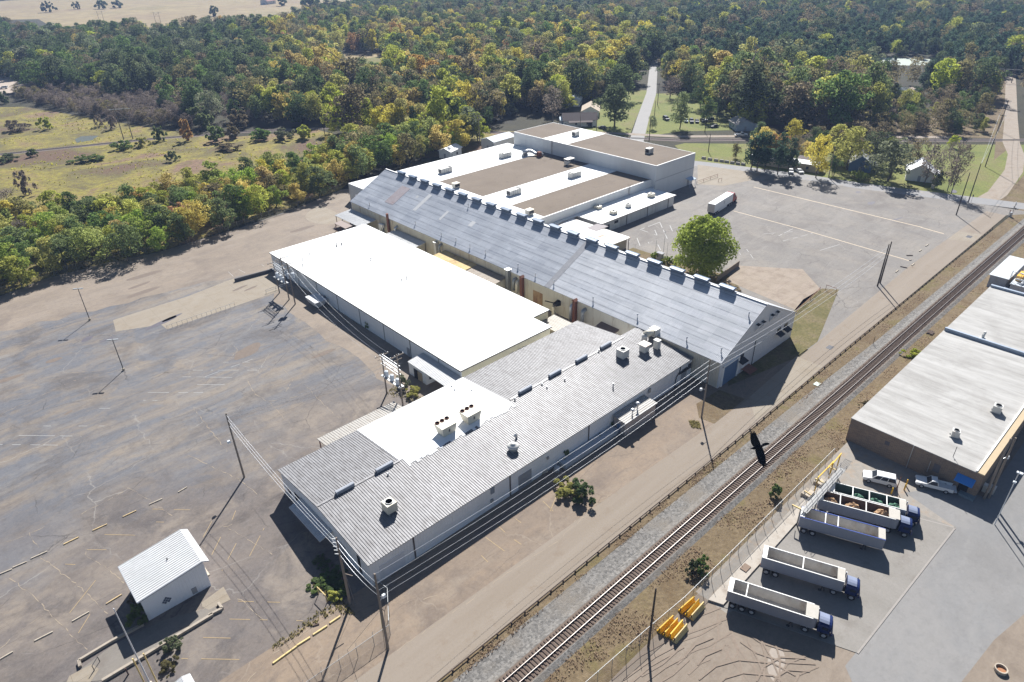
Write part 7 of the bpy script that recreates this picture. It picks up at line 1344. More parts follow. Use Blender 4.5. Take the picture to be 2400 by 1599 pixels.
def crown_mesh(name, mat, seed, Rr=4.5, H=11.0, base=2.5, nl=13, nq=900, ls=.7, shape='round', pts=None):
    r = np.random.default_rng(seed); cz = (H+base)/2; hz = (H-base)/2
    if shape == 'cone': 
        zs = np.sort(r.uniform(base, H-.6, nl)); f = 1-(zs-base)/(H-base); ang = r.uniform(0, 6.283, nl); rad = Rr*(.25+.5*f)*r.uniform(.3, .9, nl); C = np.stack([rad*np.cos(ang), rad*np.sin(ang), zs], 1); lr = Rr*(.22+.36*f)*r.uniform(.8, 1.15, nl)
    elif shape == 'box':
        C = np.stack([r.uniform(-.75, .75, nl)*Rr, r.uniform(-.4, .4, nl)*Rr, r.uniform(base+.6, H-.6, nl)], 1); lr = np.full(nl, Rr*.30)
    else:
        t = (np.arange(nl)+r.random(nl))/nl*.90+.06; r.shuffle(t); prof = np.sin(math.pi*np.clip(t, 0, 1)**.85)**.55; ang = r.uniform(0, 6.283, nl)
        lr = r.uniform(.17, .40, nl)*min(Rr, hz)*(.75+.35*prof); sq = 1+(0 if nl > 50 else 1)*(.22*np.cos(ang*2+seed)+.14*np.cos(ang*3+seed*2.1)); rad = np.clip(Rr*prof*sq-lr*.6, 0, None)*r.uniform(.45, 1.12, nl)
        C = np.stack([rad*np.cos(ang), rad*np.sin(ang), np.clip(base+t*(H-base), base+lr*.6, H-lr*.8)], 1)
        C = np.vstack([C, [[0, 0, cz]]]); lr = np.append(lr, min(Rr, hz)*.5); nl = nl+1
    w = lr**2; li = r.choice(nl, nq, p=w/w.sum()); d = r.normal(size=(nq, 3)); d /= np.linalg.norm(d, axis=1)[:, None]; d[:, 2] = np.where(d[:, 2] < -.6, -d[:, 2], d[:, 2])
    p_ = C[li]+d*lr[li][:, None]*(1-.42*r.random(nq)[:, None]**1.6)*np.array([1, 1, .85])
    n_ = d+r.normal(scale=.55, size=(nq, 3)); n_ /= np.linalg.norm(n_, axis=1)[:, None]
    a = np.cross(n_, r.normal(size=(nq, 3))); a /= np.linalg.norm(a, axis=1)[:, None]; b = np.cross(n_, a); s = (ls*r.uniform(.55, 1.25, nq))[:, None]/2
    bend = n_*s*r.uniform(-.5, .2, nq)[:, None]
    v = np.stack([p_-a*s*1.1-b*s*.25, p_-b*s+bend, p_+a*s*1.1+b*s*.2, p_+b*s*.95+bend], 1).reshape(-1, 3)
    me = bpy.data.meshes.new(name); me.from_pydata(v.tolist(), [], np.arange(nq*4).reshape(-1, 4).tolist())
    lt = r.random(nl); t_ = np.clip(.55*lt[li]+.45*r.random(nq), 0, 1)
    at = me.attributes.new('tint', 'FLOAT', 'FACE'); at.data.foreach_set('value', t_.astype(np.float32)); me.materials.append(mat); me.update(); return me
def trunk_mesh(name, seed, H, base, Rr, rt=.22, mat=None, nb=4, twigs=False):
    r = random.Random(seed); m = MB(); top = H*.72 if not twigs else H*.9; px_ = [(r.uniform(-.25, .25)*k, r.uniform(-.25, .25)*k, -.1+top*k/5) for k in range(6)]; m.tube(px_, [rt*(1-.13*k) for k in range(6)], 7)
    for k in range(nb):
        z = base*.8+(top-base*.8)*(k+.5)/nb; a = 6.283*(k*.382+r.random()*.2); L = Rr*(.75 if twigs else .6)*r.uniform(.8, 1.1); m.tube([(0, 0, z), (L*.5*math.cos(a), L*.5*math.sin(a), z+L*.35), (L*math.cos(a), L*math.sin(a), z+L*.85)], [rt*.5, rt*.33, rt*.12], 5)
        if twigs:
            for q in range(4): a2 = a+r.uniform(-.9, .9); f = r.uniform(.4, .95); l2 = L*.5; m.tube([(L*f*math.cos(a), L*f*math.sin(a), z+L*.8*f), (L*f*math.cos(a)+l2*math.cos(a2), L*f*math.sin(a)+l2*math.sin(a2), z+L*.8*f+l2*r.uniform(.5, 1.1))], [rt*.22, rt*.06], 4)
    me = bpy.data.meshes.new(name); me.from_pydata(m.v, [], m.f); me.materials.append(mat or BARK_); me.update(); return me
BR0, BH0 = 4.5, 11.0
PROT = {}; SHAPES = {}
for ci, c_ in enumerate(LEAF):
    for k in range(3):
        sd = ci*10+k
        if c_ == 'pine': cm = crown_mesh('pine_crown', LEAF[c_], sd, 3.4, 13, 2.6, 26, 1500, .52, 'cone'); tm = trunk_mesh('pine_trunk', sd, 13, 3, 3.4, .2, BARK_)
        elif c_ == 'grey': cm = crown_mesh('twig_crown', LEAF[c_], sd, 4.0, 10, 1.2, 24, 1200, .34); tm = trunk_mesh('bare_trunk', sd, 10, 2.2, 4.0, .18, BARKP, 7, True)
        else: cm = crown_mesh('tree_crown', LEAF[c_], sd, BR0*(.92+.1*k), BH0*(1.0+.08*(k-1)), .7+.4*k, 24+3*k, 2300 if c_ not in ('brown',) else 1500, .46); tm = trunk_mesh('tree_trunk', sd, BH0, 2.0, BR0, .22, BARK_, 5, c_ in ('brown', 'orange'))
        PROT[c_, k] = (cm, tm)
KINDNAME = {'pine': 'pine_tree', 'grey': 'bare_tree'}
LOOK = {'dgreen': 'dark green', 'green': 'mid green', 'bright': 'bright green', 'ygreen': 'yellow green', 'gold': 'golden yellow', 'orange': 'orange', 'brown': 'olive brown', 'sage': 'sage green', 'pine': 'dark pine', 'grey': 'bare grey twigged'}
TCNT = [0]
def tree(kind, x, y, h, wid, label, group=None, z=0.0, k=None, name=None, cm=None, tm=None, cat='tree'):
    k = random.randrange(3) if k is None else k; c0, t0 = PROT[kind, k]
    c0 = cm or c0; t0 = tm or t0
    e = bpy.data.objects.new(name or KINDNAME.get(kind, 'broadleaf_tree'), None); COL.objects.link(e); e.location = (x, y, z-.05); e.rotation_euler = (0, 0, random.random()*6.283)
    bb = np.array([c0.vertices[i].co for i in range(0, len(c0.vertices), 7)]); W0 = max(np.ptp(bb[:, 0]), np.ptp(bb[:, 1])); H0 = bb[:, 2].max()
    e.scale = (wid/W0, wid/W0, h/H0); tag(e, label, cat, group)
    for nm, me in (('crown', c0), ('trunk', t0)): o = bpy.data.objects.new(nm, me); COL.objects.link(o); o.parent = e
    return e
def tpx(kind, px, topy, wpx, label, group=None, **kw):
    g = G(*px); h = hgt(px, (px[0], topy)); w = 1.12*wpx/pxm(g[0], g[1], h*.6); return tree(kind, g[0], g[1], h, w, label, group, **kw)
# the big lone tree in the truck lot gets its own finer crown
g = G(1643, 646); H_ = 17.0
tree('bright', g[0], g[1], H_, 17.2, 'large lone bright green tree with a dense round crown in the truck lot', cm=crown_mesh('lone_crown', leafmat('leaf_lone_tree', (.25, .31, .035), (.42, .46, .06)), 501, 8.2, 17.0, .5, 64, 15000, .56), tm=trunk_mesh('lone_trunk', 500, 17, 2, 8, .42), name='lone_shade_tree')
# ---- named trees round the houses and the streets
NT_ = [
 ('dgreen', (1770, 292), 142, 145, 'huge dark oak with a visible trunk behind the grey roofed garage'),
 ('dgreen', (1349, 240), 140, 98, 'large dark round tree left of the far road, nearest the brown roofed house'), ('dgreen', (1440, 297), 195, 88, 'dark tree standing right in front of the brown roofed house'),
 ('dgreen', (1452, 236), 150, 90, 'dark tree in the middle of the row beside the far road'), ('dgreen', (1478, 196), 106, 98, 'dark tree at the far end of the row beside the far road'),
 ('grey', (1296, 284), 200, 60, 'bare tree left of the brown roofed house'), ('ygreen', (1330, 258), 224, 48, 'low yellow green tree between bare tree and dark row'), ('sage', (1194, 270), 242, 38, 'low sage green bush tree on the rough grass behind the flat roof'),
 ('green', (1593, 303), 216, 66, 'yellowish green tree with cars under it on the lawn'), ('grey', (1570, 230), 176, 56, 'bare wide tree beside the far road'), ('sage', (1528, 303), 271, 24, 'small round clipped looking tree at the road junction'),
 ('dgreen', (1641, 254), 188, 48, 'dark tree behind the lawn with the cars'), ('brown', (1723, 371), 336, 24, 'small brown lawn tree standing alone behind the stone blocks'),
 ('pine', (1759, 398), 316, 38, 'first pine from the left in the row along the street'), ('pine', (1774, 402), 306, 40, 'second pine from the left in the row along the street'), ('pine', (1791, 401), 309, 32, 'third pine from the left in the row along the street'), ('pine', (1822, 409), 309, 38, 'fourth pine from the left in the row along the street'), ('pine', (1848, 407), 322, 36, 'fifth pine from the left in the row along the street'),
 ('gold', (1785, 378), 300, 60, 'golden tree behind the left pines'), ('orange', (1817, 380), 312, 46, 'orange tree behind the middle pines'), ('gold', (1912, 417), 312, 66, 'tall orange and gold tree between mobile home and evergreen'), ('ygreen', (1985, 398), 294, 100, 'wide yellow green tree above the blue house'), ('ygreen', (1955, 376), 290, 60, 'bright yellow green tree behind the gold one'),
 ('dgreen', (2050, 392), 308, 84, 'dark olive tree behind the sage green one'), ('sage', (2080, 424), 320, 96, 'broad sage green tree right of the blue house'), ('dgreen', (1950, 412), 364, 32, 'small dark evergreen cone beside the grey poles'),
 ('grey', (2166, 432), 330, 52, 'bare forked tree in front of the white house'), ('brown', (2138, 400), 322, 50, 'olive half bare tree behind the white house'), ('grey', (2184, 436), 366, 34, 'small bare tree right of the white house'), ('grey', (2220, 447), 326, 48, 'left one of two ivy covered bare trunks on the lawn'), ('grey', (2229, 454), 334, 44, 'right one of two ivy covered bare trunks on the lawn'), ('sage', (2195, 442), 398, 24, 'small grey green tree on the lawn by the white house'),
 ('green', (1655, 285), 225, 40, 'mid green tree between the cars and the big dark oak'), ('grey', (1925, 310), 235, 45, 'bare dark trunk in the woods behind the gold tree'),
]
for kd, px, ty, wd, lb in NT_: tpx(kd, px, ty, wd, lb)
tpx('dgreen', (2012, 420), 400, 42, 'clipped green hedge in front of the blue house', cm=crown_mesh('hedge_leaves', LEAF['bright'], 77, 4, 3.2, .1, 30, 1600, .4, 'box'), name='clipped_hedge', cat='hedge')
# small trees and bushes on the site
def bush(kind, px, w, h, label, group=None, z=0, name='bush', seed=0, cat='bush'):
    g = G(*px); m_ = crown_mesh(name+'_leaves', LEAF[kind], 600+seed, 2.2, 2.6, .0, 24, 1700, .30 if kind != 'grey' else .22); o = bpy.data.objects.new(name, m_); COL.objects.link(o)
    o.location = (g[0], g[1], z-.05); o.rotation_euler = (0, 0, random.random()*6.283); o.scale = (w/4.0, w/4.0, h/2.5); return tag(o, label, cat, group)
bush('green', BL(965, 1150), 3.0, 2.9, 'green leafy bush at the shaded corner of the guard shed', seed=1); bush('brown', BL(930, 1020), 1.5, 1.6, 'small yellowish bush at the back corner of the guard shed', seed=2)
bush('dgreen', BC(1665, 300), 4.4, 3.0, 'round dark bush beside the road in front of the long wall', seed=3); bush('ygreen', BC(1560, 265), 4.6, 1.9, 'low yellow green weeds next to the round dark bush', seed=4)
bush('sage', BL(1180, 1330), 2.6, 1.7, 'pale bushy weed beside the kerb wall of the guard shed', seed=5); bush('brown', BL(1170, 1470), 2.4, 1.0, 'brown dry weed trailing below the pale one', seed=6)
bush('green', MC(1060, 935), 3.2, 3.4, 'green vine bush climbing the cream end wall of the white roofed building', seed=7); bush('green', MC(1370, 790), 3.6, 3.0, 'green and brown creeper in the gap between the two roofs', seed=8); bush('brown', MC(1455, 765), 3.6, 2.2, 'brown creeper in the gap beside the cream passage roof', seed=9)
bush('green', MC(195, 700), 1.8, 2.6, 'small bush growing at the foot of the long white wall', seed=10); bush('sage', (945, 905), 2.6, 3.0, 'scrubby bush behind the near transformer bank', seed=11); bush('ygreen', MC(490, 1150), 3.4, 1.6, 'yellow green weeds beside the near transformer bank', seed=12)
bush('green', MC(1865, 1365), 2.4, 2.8, 'dark vine bush at the left side of the tan block', seed=13); bush('green', BC(1535, 25), 2.2, 2.4, 'vine bush at the near end of the concrete dock', seed=14); bush('dgreen', MC(1730, 1450), 2.4, 1.8, 'low dark bush on the dock near the wall', seed=15)
bush('green', BR(640, 290), 2.2, 2.6, 'green shrub on the verge beside the third trailer fence', seed=16); bush('green', BR(125, 800), 2.4, 2.6, 'bright green shrub on the verge by the fence, right of a pair', seed=17); bush('dgreen', BR(70, 810), 2.0, 2.2, 'darker green shrub on the verge by the fence, left of a pair', seed=18)
bush('ygreen', MR(1585, 890), 4.4, 1.6, 'yellow green weed patch against the brick building by the railway', seed=19); bush('brown', MR(1265, 1230), 2.4, 1.0, 'low olive weed patch near the brick corner by the railway', seed=20)
bush('bright', CC(1500, 790), 2.6, 2.2, 'green shrub left of the stone pier', seed=21); bush('bright', CC(1740, 850), 3.2, 2.0, 'green shrub at the foot of the big lone tree', seed=22); bush('bright', CC(1640, 850), 2.0, 1.2, 'low green shrub in front of the stone pier', seed=23)
for i, (a, b, w, h, kd) in enumerate(((520, 600, 4, .8, 'green'), (625, 725, 2.6, 1.0, 'ygreen'), (600, 520, 4, .9, 'dgreen'), (500, 400, 3, .8, 'dgreen'), (690, 690, 2.0, 1.2, 'green'), (640, 640, 3.0, .8, 'dgreen'))): bush(kd, A7(a, b), w, h, ('low weeds in the shade of the ribbed building end', 'bright weeds beside the yellow pipe hoop', 'dark shaded undergrowth along the ribbed building end', 'dark shrub against the awning end of the ribbed building', 'leafy weed at the foot of the insulator pole', 'dark undergrowth left of the insulator pole')[i], seed=30+i)
for i, (a, b, w, h, kd, lb) in enumerate(((1195, 1110, 5.0, 4.2, 'dgreen', 'round dark bush alone in the meadow'), (335, 890, 6.5, 6, 'ygreen', 'round yellow green bush on the meadow left of the power frame'), (30, 715, 7, 7, 'dgreen', 'dark green bush at the left edge of the meadow'), (590, 1110, 13, 2.6, 'green', 'low green bramble in the meadow middle'), (1560, 1040, 13, 2.6, 'brown', 'low brown bramble in the meadow to the right'), (200, 1340, 6, 9, 'grey', 'dark vine covered snag at the left of the meadow'), (860, 1030, 9, 4, 'green', 'green shrubs on the railway bank right of the power frame'), (980, 1010, 7, 4, 'ygreen', 'yellow green shrub on the railway bank'), (1105, 970, 6, 7, 'green', 'upright green shrub on the railway bank'), (1285, 970, 6, 10, 'orange', 'rusty orange young tree on the railway bank'), (1500, 975, 9, 7, 'green', 'green shrub clump on the railway bank, middle'), (1610, 950, 7, 6, 'brown', 'brown shrub clump on the railway bank'), (1800, 960, 12, 5, 'green', 'wide green shrub clump on the railway bank, right'), (1960, 960, 10, 5, 'sage', 'sage shrub clump on the railway bank, far right'), (2110, 950, 10, 6, 'ygreen', 'yellow shrub clump at the right end of the railway bank'), (1400, 890, 14, 11, 'green', 'green tree clump where the railway enters the woods'), (1650, 880, 12, 9, 'brown', 'brownish tree clump beyond the railway near the woods'), (690, 870, 6, 6, 'grey', 'bare shrub beside the power frame, left'), (775, 890, 6, 7, 'grey', 'bare shrub beside the power frame, right'), (110, 900, 14, 5, 'grey', 'grey thicket at the left of the meadow'), (60, 1110, 9, 3, 'dgreen', 'dark bramble below the railway at the left'), (230, 1080, 5, 3.5, 'green', 'small green shrub below the railway at the left'))):
    bush(kd, TL(a, b), w, h, lb, 'meadow shrubs', -.05, 'meadow_shrub', 50+i)
for i, (a, b, w, h, lb) in enumerate(((305, 500, 7, 8, 'lone tree on the pasture, near the left frame'), (340, 85, 12, 12, 'tree clump at the left end of the pasture'), (705, 62, 12, 10, 'round tree on the pasture between the frames, left'), (810, 55, 13, 9, 'round tree on the pasture between the frames, right'), (1480, 112, 9, 10, 'small round tree at the pasture edge'), (1950, 40, 11, 11, 'round tree at the far right of the pasture'), (2150, 75, 22, 18, 'big tree at the right corner of the pasture'), (535, 65, 8, 9, 'pale tree on the far pasture'))):
    if i: bush('dgreen' if i != 7 else 'sage', TL(a, b), w*1.5, h*1.3, lb, 'pasture trees', -.04, 'pasture_tree', 90+i, 'tree')
# ---- belt along the back fence and the near wood edge: individuals; the woods beyond: one mass
BELT = [(-150, 730), (0, 690), (200, 636), (400, 590), (600, 516), (700, 480), (800, 441), (900, 402), (1000, 372), (1120, 345), (1150, 322), (1060, 330), (940, 348), (830, 350), (740, 392), (640, 424), (500, 452), (380, 482), (250, 508), (100, 520), (-150, 540)]
FORB = [(-300, -74), (2700, -74), (2700, 330), (2400, 330), (2352, 322), (2352, 190), (2322, 186), (2306, 322), (2130, 328), (1900, 312), (1765, 298), (1690, 272), (1640, 236), (1560, 200), (1540, 150), (1516, 150), (1495, 168), (1470, 205), (1400, 240), (1310, 270), (1190, 262), (1130, 335), (830, 330), (740, 303), (580, 290), (430, 288), (330, 250), (200, 222), (75, 215), (60, 188), (-300, 188)]
HOLES = [[(-60, 6), (150, -8), (430, -14), (830, -14), (830, 24), (700, 48), (640, 78), (500, 78), (440, 84), (330, 94), (110, 92), (70, 75), (-60, 75)],
 [TC(-10, 370), TC(310, 362), TC(330, 580), TC(150, 590), TC(-10, 570)], [TL(1555, 530), TL(1685, 525), TL(1690, 690), TL(1560, 690)],
 [TR(1290, 390), TR(1785, 400), TR(1790, 560), TR(1700, 575), TR(1440, 580), TR(1320, 565)], [TR(1425, 595), TR(1660, 590), TR(1640, 720), TR(1415, 740)], [TR(2140, 258), TR(2700, 250), TR(2700, 310), TR(2300, 305)]]
frp = [(243, 186), (259.5, 197.4), (300, 225), (354, 261), (426, 314), (440, 324)]; drp = [(319, 60), (366, 73.5), (420, 88), (520, 115), (530, 118)]
def segd(x, y, L): 
    b_ = 1e9
    for (x0, y0), (x1, y1) in zip(L[:-1], L[1:]):
        t_ = max(0, min(1, ((x-x0)*(x1-x0)+(y-y0)*(y1-y0))/((x1-x0)**2+(y1-y0)**2))); b_ = min(b_, math.hypot(x-x0-t_*(x1-x0), y-y0-t_*(y1-y0)))
    return b_
HOUSEPX = [(1357, 292), (1384, 268), (1326, 290), (1345, 245), (1697, 175)]
HOUSEW = [G(*h) for h in HOUSEPX]
def species(px, py, r, belt=False):
    def pick(d): 
        t_ = r.random()*sum(d.values())
        for k, v in d.items():
            t_ -= v
            if t_ <= 0: return k
        return k
    if belt:
        if px < 750: return pick({'ygreen': 36, 'gold': 14, 'green': 17, 'bright': 27, 'brown': 3, 'orange': 1, 'grey': 2})
        return pick({'ygreen': 42, 'gold': 18, 'green': 14, 'brown': 9, 'bright': 15, 'orange': 1, 'dgreen': 1})
    if px > 1480 and py > 45 and inpoly(px, py, [(1480, 60), (1700, 30), (2500, 40), (2500, 130), (2330, 215), (2200, 232), (2080, 200), (1960, 205), (1800, 175), (1560, 165), (1500, 110)]):
        return pick({'pine': 70, 'dgreen': 12, 'brown': 9, 'sage': 5, 'ygreen': 4})
    if px > 1700 and py >= 190: return pick({'brown': 34, 'green': 18, 'ygreen': 16, 'dgreen': 18, 'grey': 14})
    if py < 45: return pick({'dgreen': 28, 'brown': 24, 'green': 18, 'pine': 10 if px > 900 else 5, 'sage': 18, 'ygreen': 5})
    if px < 620: return pick({'dgreen': 50, 'green': 20, 'sage': 12, 'brown': 11, 'gold': 2, 'orange': 1, 'ygreen': 5})
    if 140 < px < 640 and py > 235: return 'grey'
    if py > 95: return pick({'gold': 15, 'ygreen': 24, 'brown': 19, 'green': 17, 'dgreen': 20, 'orange': 2, 'sage': 5})
    return pick({'dgreen': 34, 'green': 20, 'brown': 18, 'ygreen': 11, 'gold': 5, 'orange': 1, 'sage': 11})
rb = random.Random(21); cand = []
y = 205.0
while y < 345:
    x = -60.0
    while x < 215:
        X, Y = x+rb.uniform(-2.4, 2.4), y+rb.uniform(-2.4, 2.4); px, py = P(X, Y)
        if -140 < px < 1180 and inpoly(px, py, BELT): cand.append((X, Y, px, py))
        x += 6.3
    y += 6.3
cand.sort(key=lambda c: c[3], reverse=True)
BELTT = []; GRT = []
for X, Y, px, py in cand:
    kd = species(px, py, rb, True); h = rb.uniform(7.5, 12.5) if px < 780 else rb.uniform(9, 15.0); BELTT.append((kd, X, Y, px, h, h*rb.uniform(.85, 1.15)))
GROVE = [(1762, 386), (1775, 334), (1900, 334), (2130, 338), (2250, 345), (2235, 372), (2130, 372), (2060, 392), (1960, 388), (1900, 384)]
y = 60.0
while y < 190:
    x = 250.0
    while x < 380:
        X, Y = x+rb.uniform(-3, 3), y+rb.uniform(-3, 3); px, py = P(X, Y)
        if inpoly(px, py, GROVE) and segd(X, Y, TRK2) > 5:
            kd = rb.choice(['gold', 'ygreen', 'brown', 'dgreen', 'brown', 'grey'] if px < 1980 else ['brown', 'grey', 'ygreen', 'brown', 'grey']); h = rb.uniform(8, 13) if px < 2080 else rb.uniform(3, 6); GRT.append((kd, X, Y, px, h, h*rb.uniform(.8, 1.1)))
        x += 9.0
    y += 9.0
# woods: scatter with spacing growing with distance
pts = []; rf = random.Random(33); near = []
def spacing(d): return 7.8 if d < 520 else 8.8 if d < 850 else 8.6 if d < 1400 else 11.0
for d0_, d1_ in ((240, 520), (520, 850), (850, 1400), (1400, 2300), (2300, 4200)):
    s = spacing(d0_+1) if d0_ < 2300 else 20.0
    a = R(-6); 
    dd = d0_
    while dd < d1_:
        n_ = int(R(110)*dd/s)
        for k in range(n_):
            an = R(-7)+R(110)*(k+rf.random()*.9)/n_; ds = dd+rf.uniform(-.45, .45)*s; X, Y = ds*math.cos(an), ds*math.sin(an)
            px, py = P(X, Y)
            if not (-160 < px < 2560 and inpoly(px, py, FORB)): continue
            if any(inpoly(px, py, h) for h in HOLES): continue
            if segd(X, Y, frp) < 7.5 or segd(X, Y, drp) < 10 or segd(X, Y, TRK2) < 8: continue
            if any(math.hypot(X-h[0], Y-h[1]) < 11 for h in HOUSEW): continue
            kd = species(px, py, rf)
            if 140 < px < 600 and py > 222 and rf.random() < .8: kd = 'grey'
            hh = rf.uniform(12, 19)*(1.0 if d0_ < 520 else .98 if d0_ < 850 else .86); hh *= rf.choice((.7, .9, 1, 1, 1.15, 1.35))
            if kd == 'grey': hh = rf.uniform(5, 9) if px < 640 else rf.uniform(8, 13)
            if kd == 'pine': hh = rf.uniform(14, 18.5)
            if px > 2050 and py > 235: hh *= .6
            elif 1690 < px and py > 240: hh *= 1.15
            w_ = hh*(rf.uniform(.72, 1.08) if kd != 'pine' else rf.uniform(.46, .60))*(1.0 if d0_ < 850 else 1.0 if d0_ < 1400 else 1.15 if d0_ < 2300 else 1.8)
            near.append((kd, X, Y, px, py, hh, w_))
        dd += s*.9
THK = [TL(430, 640), TL(700, 650), TL(900, 690), TL(1250, 740), TL(1330, 800), TL(1330, 890), TL(1080, 870), TL(700, 820), TL(420, 760), TL(130, 690), TL(120, 640)]
for k in range(900):
    px, py = rf.uniform(40, 460), rf.uniform(212, 305)
    if inpoly(px, py, THK): X, Y = G(px, py); hh = rf.uniform(4.5, 8.5); near.append(('grey' if rf.random() < .8 else 'brown', X, Y, px, py, hh, hh*rf.uniform(.8, 1.1)))
near.sort(key=lambda c: -c[5]*pxm(c[1], c[2], 5))
NIND = max(0, min(258-len(BELTT), 100)); near_i, rest_ = near[:NIND], near[NIND:]
def label_trees(lst, where, group):
    by = {}
    for e in lst: by.setdefault(e[0], []).append(e)
    for kd, es in by.items():
        es.sort(key=lambda e: e[3])
        for i, e in enumerate(es):
            side = ordn(i)+' of its colour from left' if i < (len(es)+1)//2 else (ordn(len(es)-1-i)+' of its colour from right')
            tree(kd, e[1], e[2], e[-2], e[-1], f'{LOOK[kd]} tree, {side} {where}', group)
label_trees(BELTT, 'in the belt behind the fence', 'trees in the belt behind the fence')
label_trees(GRT, 'in the grove behind the street', 'trees in the grove behind the street')
label_trees(near_i, 'along the front wood edge', 'trees along the front edge of the woods')
# the woods as one mass, crowns instanced on points
kinds = list(LEAF); coll = bpy.data.collections.new('wood_crowns'); order = []
for kd in kinds:
    for k in range(3):
        o = bpy.data.objects.new(f'wood_{len(order):02d}', PROT[kd, k][0]); coll.objects.link(o); order.append((kd, k))
vs = [(e[1], e[2], -.3) for e in rest_]; me = bpy.data.meshes.new('woods'); me.from_pydata(vs, [], [])
dims = {}
for kd, k in order:
    a = np.array([v.co for v in list(PROT[kd, k][0].vertices)[::5]]); dims[kd, k] = (max(np.ptp(a[:, 0]), np.ptp(a[:, 1])), a[:, 2].max())
idx = []; scl = []; rot = []
for e in rest_:
    k = rf.randrange(3); idx.append(order.index((e[0], k))); w0, h0 = dims[e[0], k]; scl += [e[6]/w0, e[6]/w0, e[5]/h0]; rot += [0, 0, rf.random()*6.283]
a_ = me.attributes.new('pick', 'INT', 'POINT'); a_.data.foreach_set('value', idx); a_ = me.attributes.new('siz', 'FLOAT_VECTOR', 'POINT'); a_.data.foreach_set('vector', scl); a_ = me.attributes.new('turn', 'FLOAT_VECTOR', 'POINT'); a_.data.foreach_set('vector', rot)
wo = bpy.data.objects.new('woods', me); COL.objects.link(wo); tag(wo, 'endless mixed autumn woods covering the land to the horizon', 'woods', None, 'stuff')
ng = bpy.data.node_groups.new('woods_scatter', 'GeometryNodeTree'); ng.interface.new_socket('Geometry', in_out='INPUT', socket_type='NodeSocketGeometry'); ng.interface.new_socket('Geometry', in_out='OUTPUT', socket_type='NodeSocketGeometry')
gi = ng.nodes.new('NodeGroupInput'); go = ng.nodes.new('NodeGroupOutput'); ci_ = ng.nodes.new('GeometryNodeCollectionInfo'); ci_.inputs['Collection'].default_value = coll; ci_.inputs['Separate Children'].default_value = True; ci_.inputs['Reset Children'].default_value = True
ip = ng.nodes.new('GeometryNodeInstanceOnPoints'); ip.inputs['Pick Instance'].default_value = True
def na(n_, ty): q = ng.nodes.new('GeometryNodeInputNamedAttribute'); q.data_type = ty; q.inputs[0].default_value = n_; return [o for o in q.outputs if o.enabled][0]
ng.links.new(gi.outputs[0], ip.inputs['Points']); ng.links.new(ci_.outputs[0], ip.inputs['Instance']); ng.links.new(na('pick', 'INT'), ip.inputs['Instance Index']); ng.links.new(na('turn', 'FLOAT_VECTOR'), ip.inputs['Rotation']); ng.links.new(na('siz', 'FLOAT_VECTOR'), ip.inputs['Scale']); ng.links.new(ip.outputs[0], go.inputs[0])
md = wo.modifiers.new('scatter', 'NODES'); md.node_group = ng
print('TREES belt', len(BELTT), 'near', len(near_i), 'mass', len(rest_))
# ---- ground cover: tufts nobody could count
from mathutils import noise as mnoise
def tufts(name, label, regs, n, hmin, hmax, cols, seed, cat='weeds', wd=.5, cl=None):
    r = np.random.default_rng(seed); rr_ = random.Random(seed); V = []; T = []; per = max(1, n//len(regs))
    for poly in regs:
        xs = [p[0] for p in poly]; ys = [p[1] for p in poly]; c = 0; tr_ = 0
        while c < per and tr_ < per*25:
            tr_ += 1; x, y = rr_.uniform(min(xs), max(xs)), rr_.uniform(min(ys), max(ys))
            if not inpoly(x, y, poly): continue
            if cl and mnoise.noise(Vector((x*cl, y*cl*1.6, seed*3.1)))+.5*mnoise.noise(Vector((x*cl*3, y*cl*4, 9.0)))+rr_.uniform(-.25, .25) < .12: continue
            c += 1; h = rr_.uniform(hmin, hmax); t0 = rr_.random()
            for q in range(5):
                a = rr_.uniform(0, 6.283); w = h*wd*rr_.uniform(.5, 1.1); lx, ly = rr_.uniform(-.5, .5)*h, rr_.uniform(-.5, .5)*h; bx, by = x+rr_.uniform(-.3, .3)*h, y+rr_.uniform(-.3, .3)*h
                V += [(bx-w*math.cos(a)/2, by-w*math.sin(a)/2, -.02), (bx+w*math.cos(a)/2, by+w*math.sin(a)/2, -.02), (bx+lx+w*.3*math.cos(a), by+ly+w*.3*math.sin(a), h*rr_.uniform(.7, 1.1)), (bx+lx-w*.3*math.cos(a), by+ly-w*.3*math.sin(a), h*rr_.uniform(.7, 1.1))]; T.append(min(1, max(0, t0+rr_.uniform(-.25, .25))))
    m_ = bpy.data.meshes.new(name); m_.from_pydata(V, [], np.arange(len(V)).reshape(-1, 4).tolist()); at = m_.attributes.new('tint', 'FLOAT', 'FACE'); at.data.foreach_set('value', np.array(T, np.float32)); m_.materials.append(leafmat(name+'_blades', *cols)); m_.update()
    o = bpy.data.objects.new(name, m_); COL.objects.link(o); return tag(o, label, cat, None, 'stuff')
tufts('dry_grass', 'dry brown grass and weeds on the verges beside the railway', [rect(36, 31.2, 110, 36.6), rect(36, 31.2, 110, 36.6), rect(36, 31.2, 110, 36.6), rect(110, 32, 245, 36.4), rect(110, 32, 245, 36.4), rect(28, 43.7, 90, 45.1), rect(90, 42.8, 240, 45.0)], 7000, .08, .26, ((.36, .245, .14), (.54, .41, .25)), 1, 'grass', .4, .13)
tufts('weeds', 'yellow green weeds along the seam between lot and road', [gl(A7, (0, 1190), (200, 1060), (400, 900), (600, 780), (740, 830), (560, 900), (350, 1030), (0, 1260)), gl(A7, (380, 510), (470, 600), (720, 760), (820, 900), (700, 900), (560, 740), (400, 600)), gl(MC, (280, 1190), (330, 1160), (520, 1230), (560, 1170), (450, 1090), (380, 1060)), gl(BC, (1490, 245), (1600, 200), (1700, 260), (1620, 310)), gl(MR, (40, 1330), (110, 1340), (130, 1390), (60, 1380))], 1000, .08, .32, ((.17, .15, .03), (.34, .29, .08)), 2)
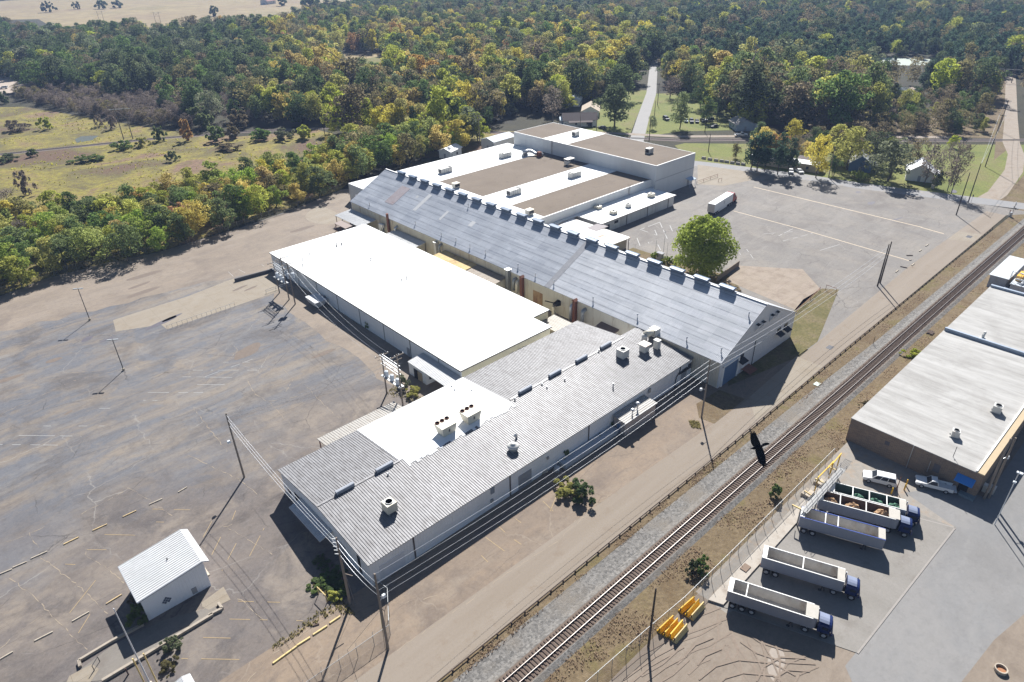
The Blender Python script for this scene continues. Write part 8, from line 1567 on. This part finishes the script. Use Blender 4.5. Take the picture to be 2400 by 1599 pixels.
tufts('meadow_weeds', 'autumn weeds and goldenrod spread over the meadow', [[(-40, 262), (20, 290), (60, 285), (100, 262), (150, 258), (164, 290), (162, 325), (128, 342), (104, 365), (40, 385), (-60, 410)], [(-80, 440), (40, 400), (95, 380), (100, 390), (72, 505), (20, 550), (-80, 550)]], 2200, .25, .6, ((.26, .19, .09), (.50, .44, .07)), 3, 'weeds', .9, .04)
# ------------------------------------------------------------------ light, sky, air
SUNAZ, SUNEL = 41.5, 41.0
w = bpy.data.worlds.new('World'); sc.world = w; w.use_nodes = True; nt = w.node_tree; nt.nodes.clear()
sky = nt.nodes.new('ShaderNodeTexSky'); sky.sky_type = 'NISHITA'; sky.sun_disc = False; sky.sun_elevation = R(SUNEL); sky.sun_rotation = R(90-SUNAZ); sky.altitude = 100; sky.air_density = 1.0; sky.dust_density = .5; sky.ozone_density = 2.5
bg = nt.nodes.new('ShaderNodeBackground'); bg.inputs[1].default_value = .043; ow = nt.nodes.new('ShaderNodeOutputWorld'); nt.links.new(sky.outputs[0], bg.inputs[0]); nt.links.new(bg.outputs[0], ow.inputs[0])
sl = bpy.data.lights.new('sun', 'SUN'); sl.energy = 4.8; sl.angle = R(.53); sl.color = (1.0, .98, .945); so = bpy.data.objects.new('sun', sl); COL.objects.link(so)
sd = Vector((math.cos(R(SUNEL))*math.cos(R(SUNAZ)), math.cos(R(SUNEL))*math.sin(R(SUNAZ)), math.sin(R(SUNEL)))); so.rotation_euler = sd.to_track_quat('Z', 'Y').to_euler(); so.location = (0, 0, 200)
HAZE_D = .00017
if HAZE_D:
    hm = bpy.data.materials.new('haze_air'); hm.use_nodes = True; t_ = hm.node_tree; t_.nodes.clear(); ho = t_.nodes.new('ShaderNodeOutputMaterial'); hv = t_.nodes.new('ShaderNodeVolumePrincipled'); hv.inputs['Color'].default_value = (.42, .57, .92, 1); hv.inputs['Density'].default_value = HAZE_D; hv.inputs['Anisotropy'].default_value = .0; t_.links.new(hv.outputs[0], ho.inputs['Volume'])
    tag(solo(MB().box(-600, -600, -1.2, 4600, 4600, 84.0), 'haze', hm, 'thin blue haze over the far woods', 'haze'), kind='stuff')
vs_ = sc.view_settings; sc.display_settings.display_device = 'sRGB'; vs_.view_transform = 'Standard'; vs_.look = 'None'; vs_.exposure = .98; vs_.gamma = 1.0; vs_.use_curve_mapping = False
sc.cycles.max_bounces = 6; sc.cycles.diffuse_bounces = 3; sc.cycles.transparent_max_bounces = 12; sc.cycles.volume_bounces = 0; sc.cycles.use_denoising = True
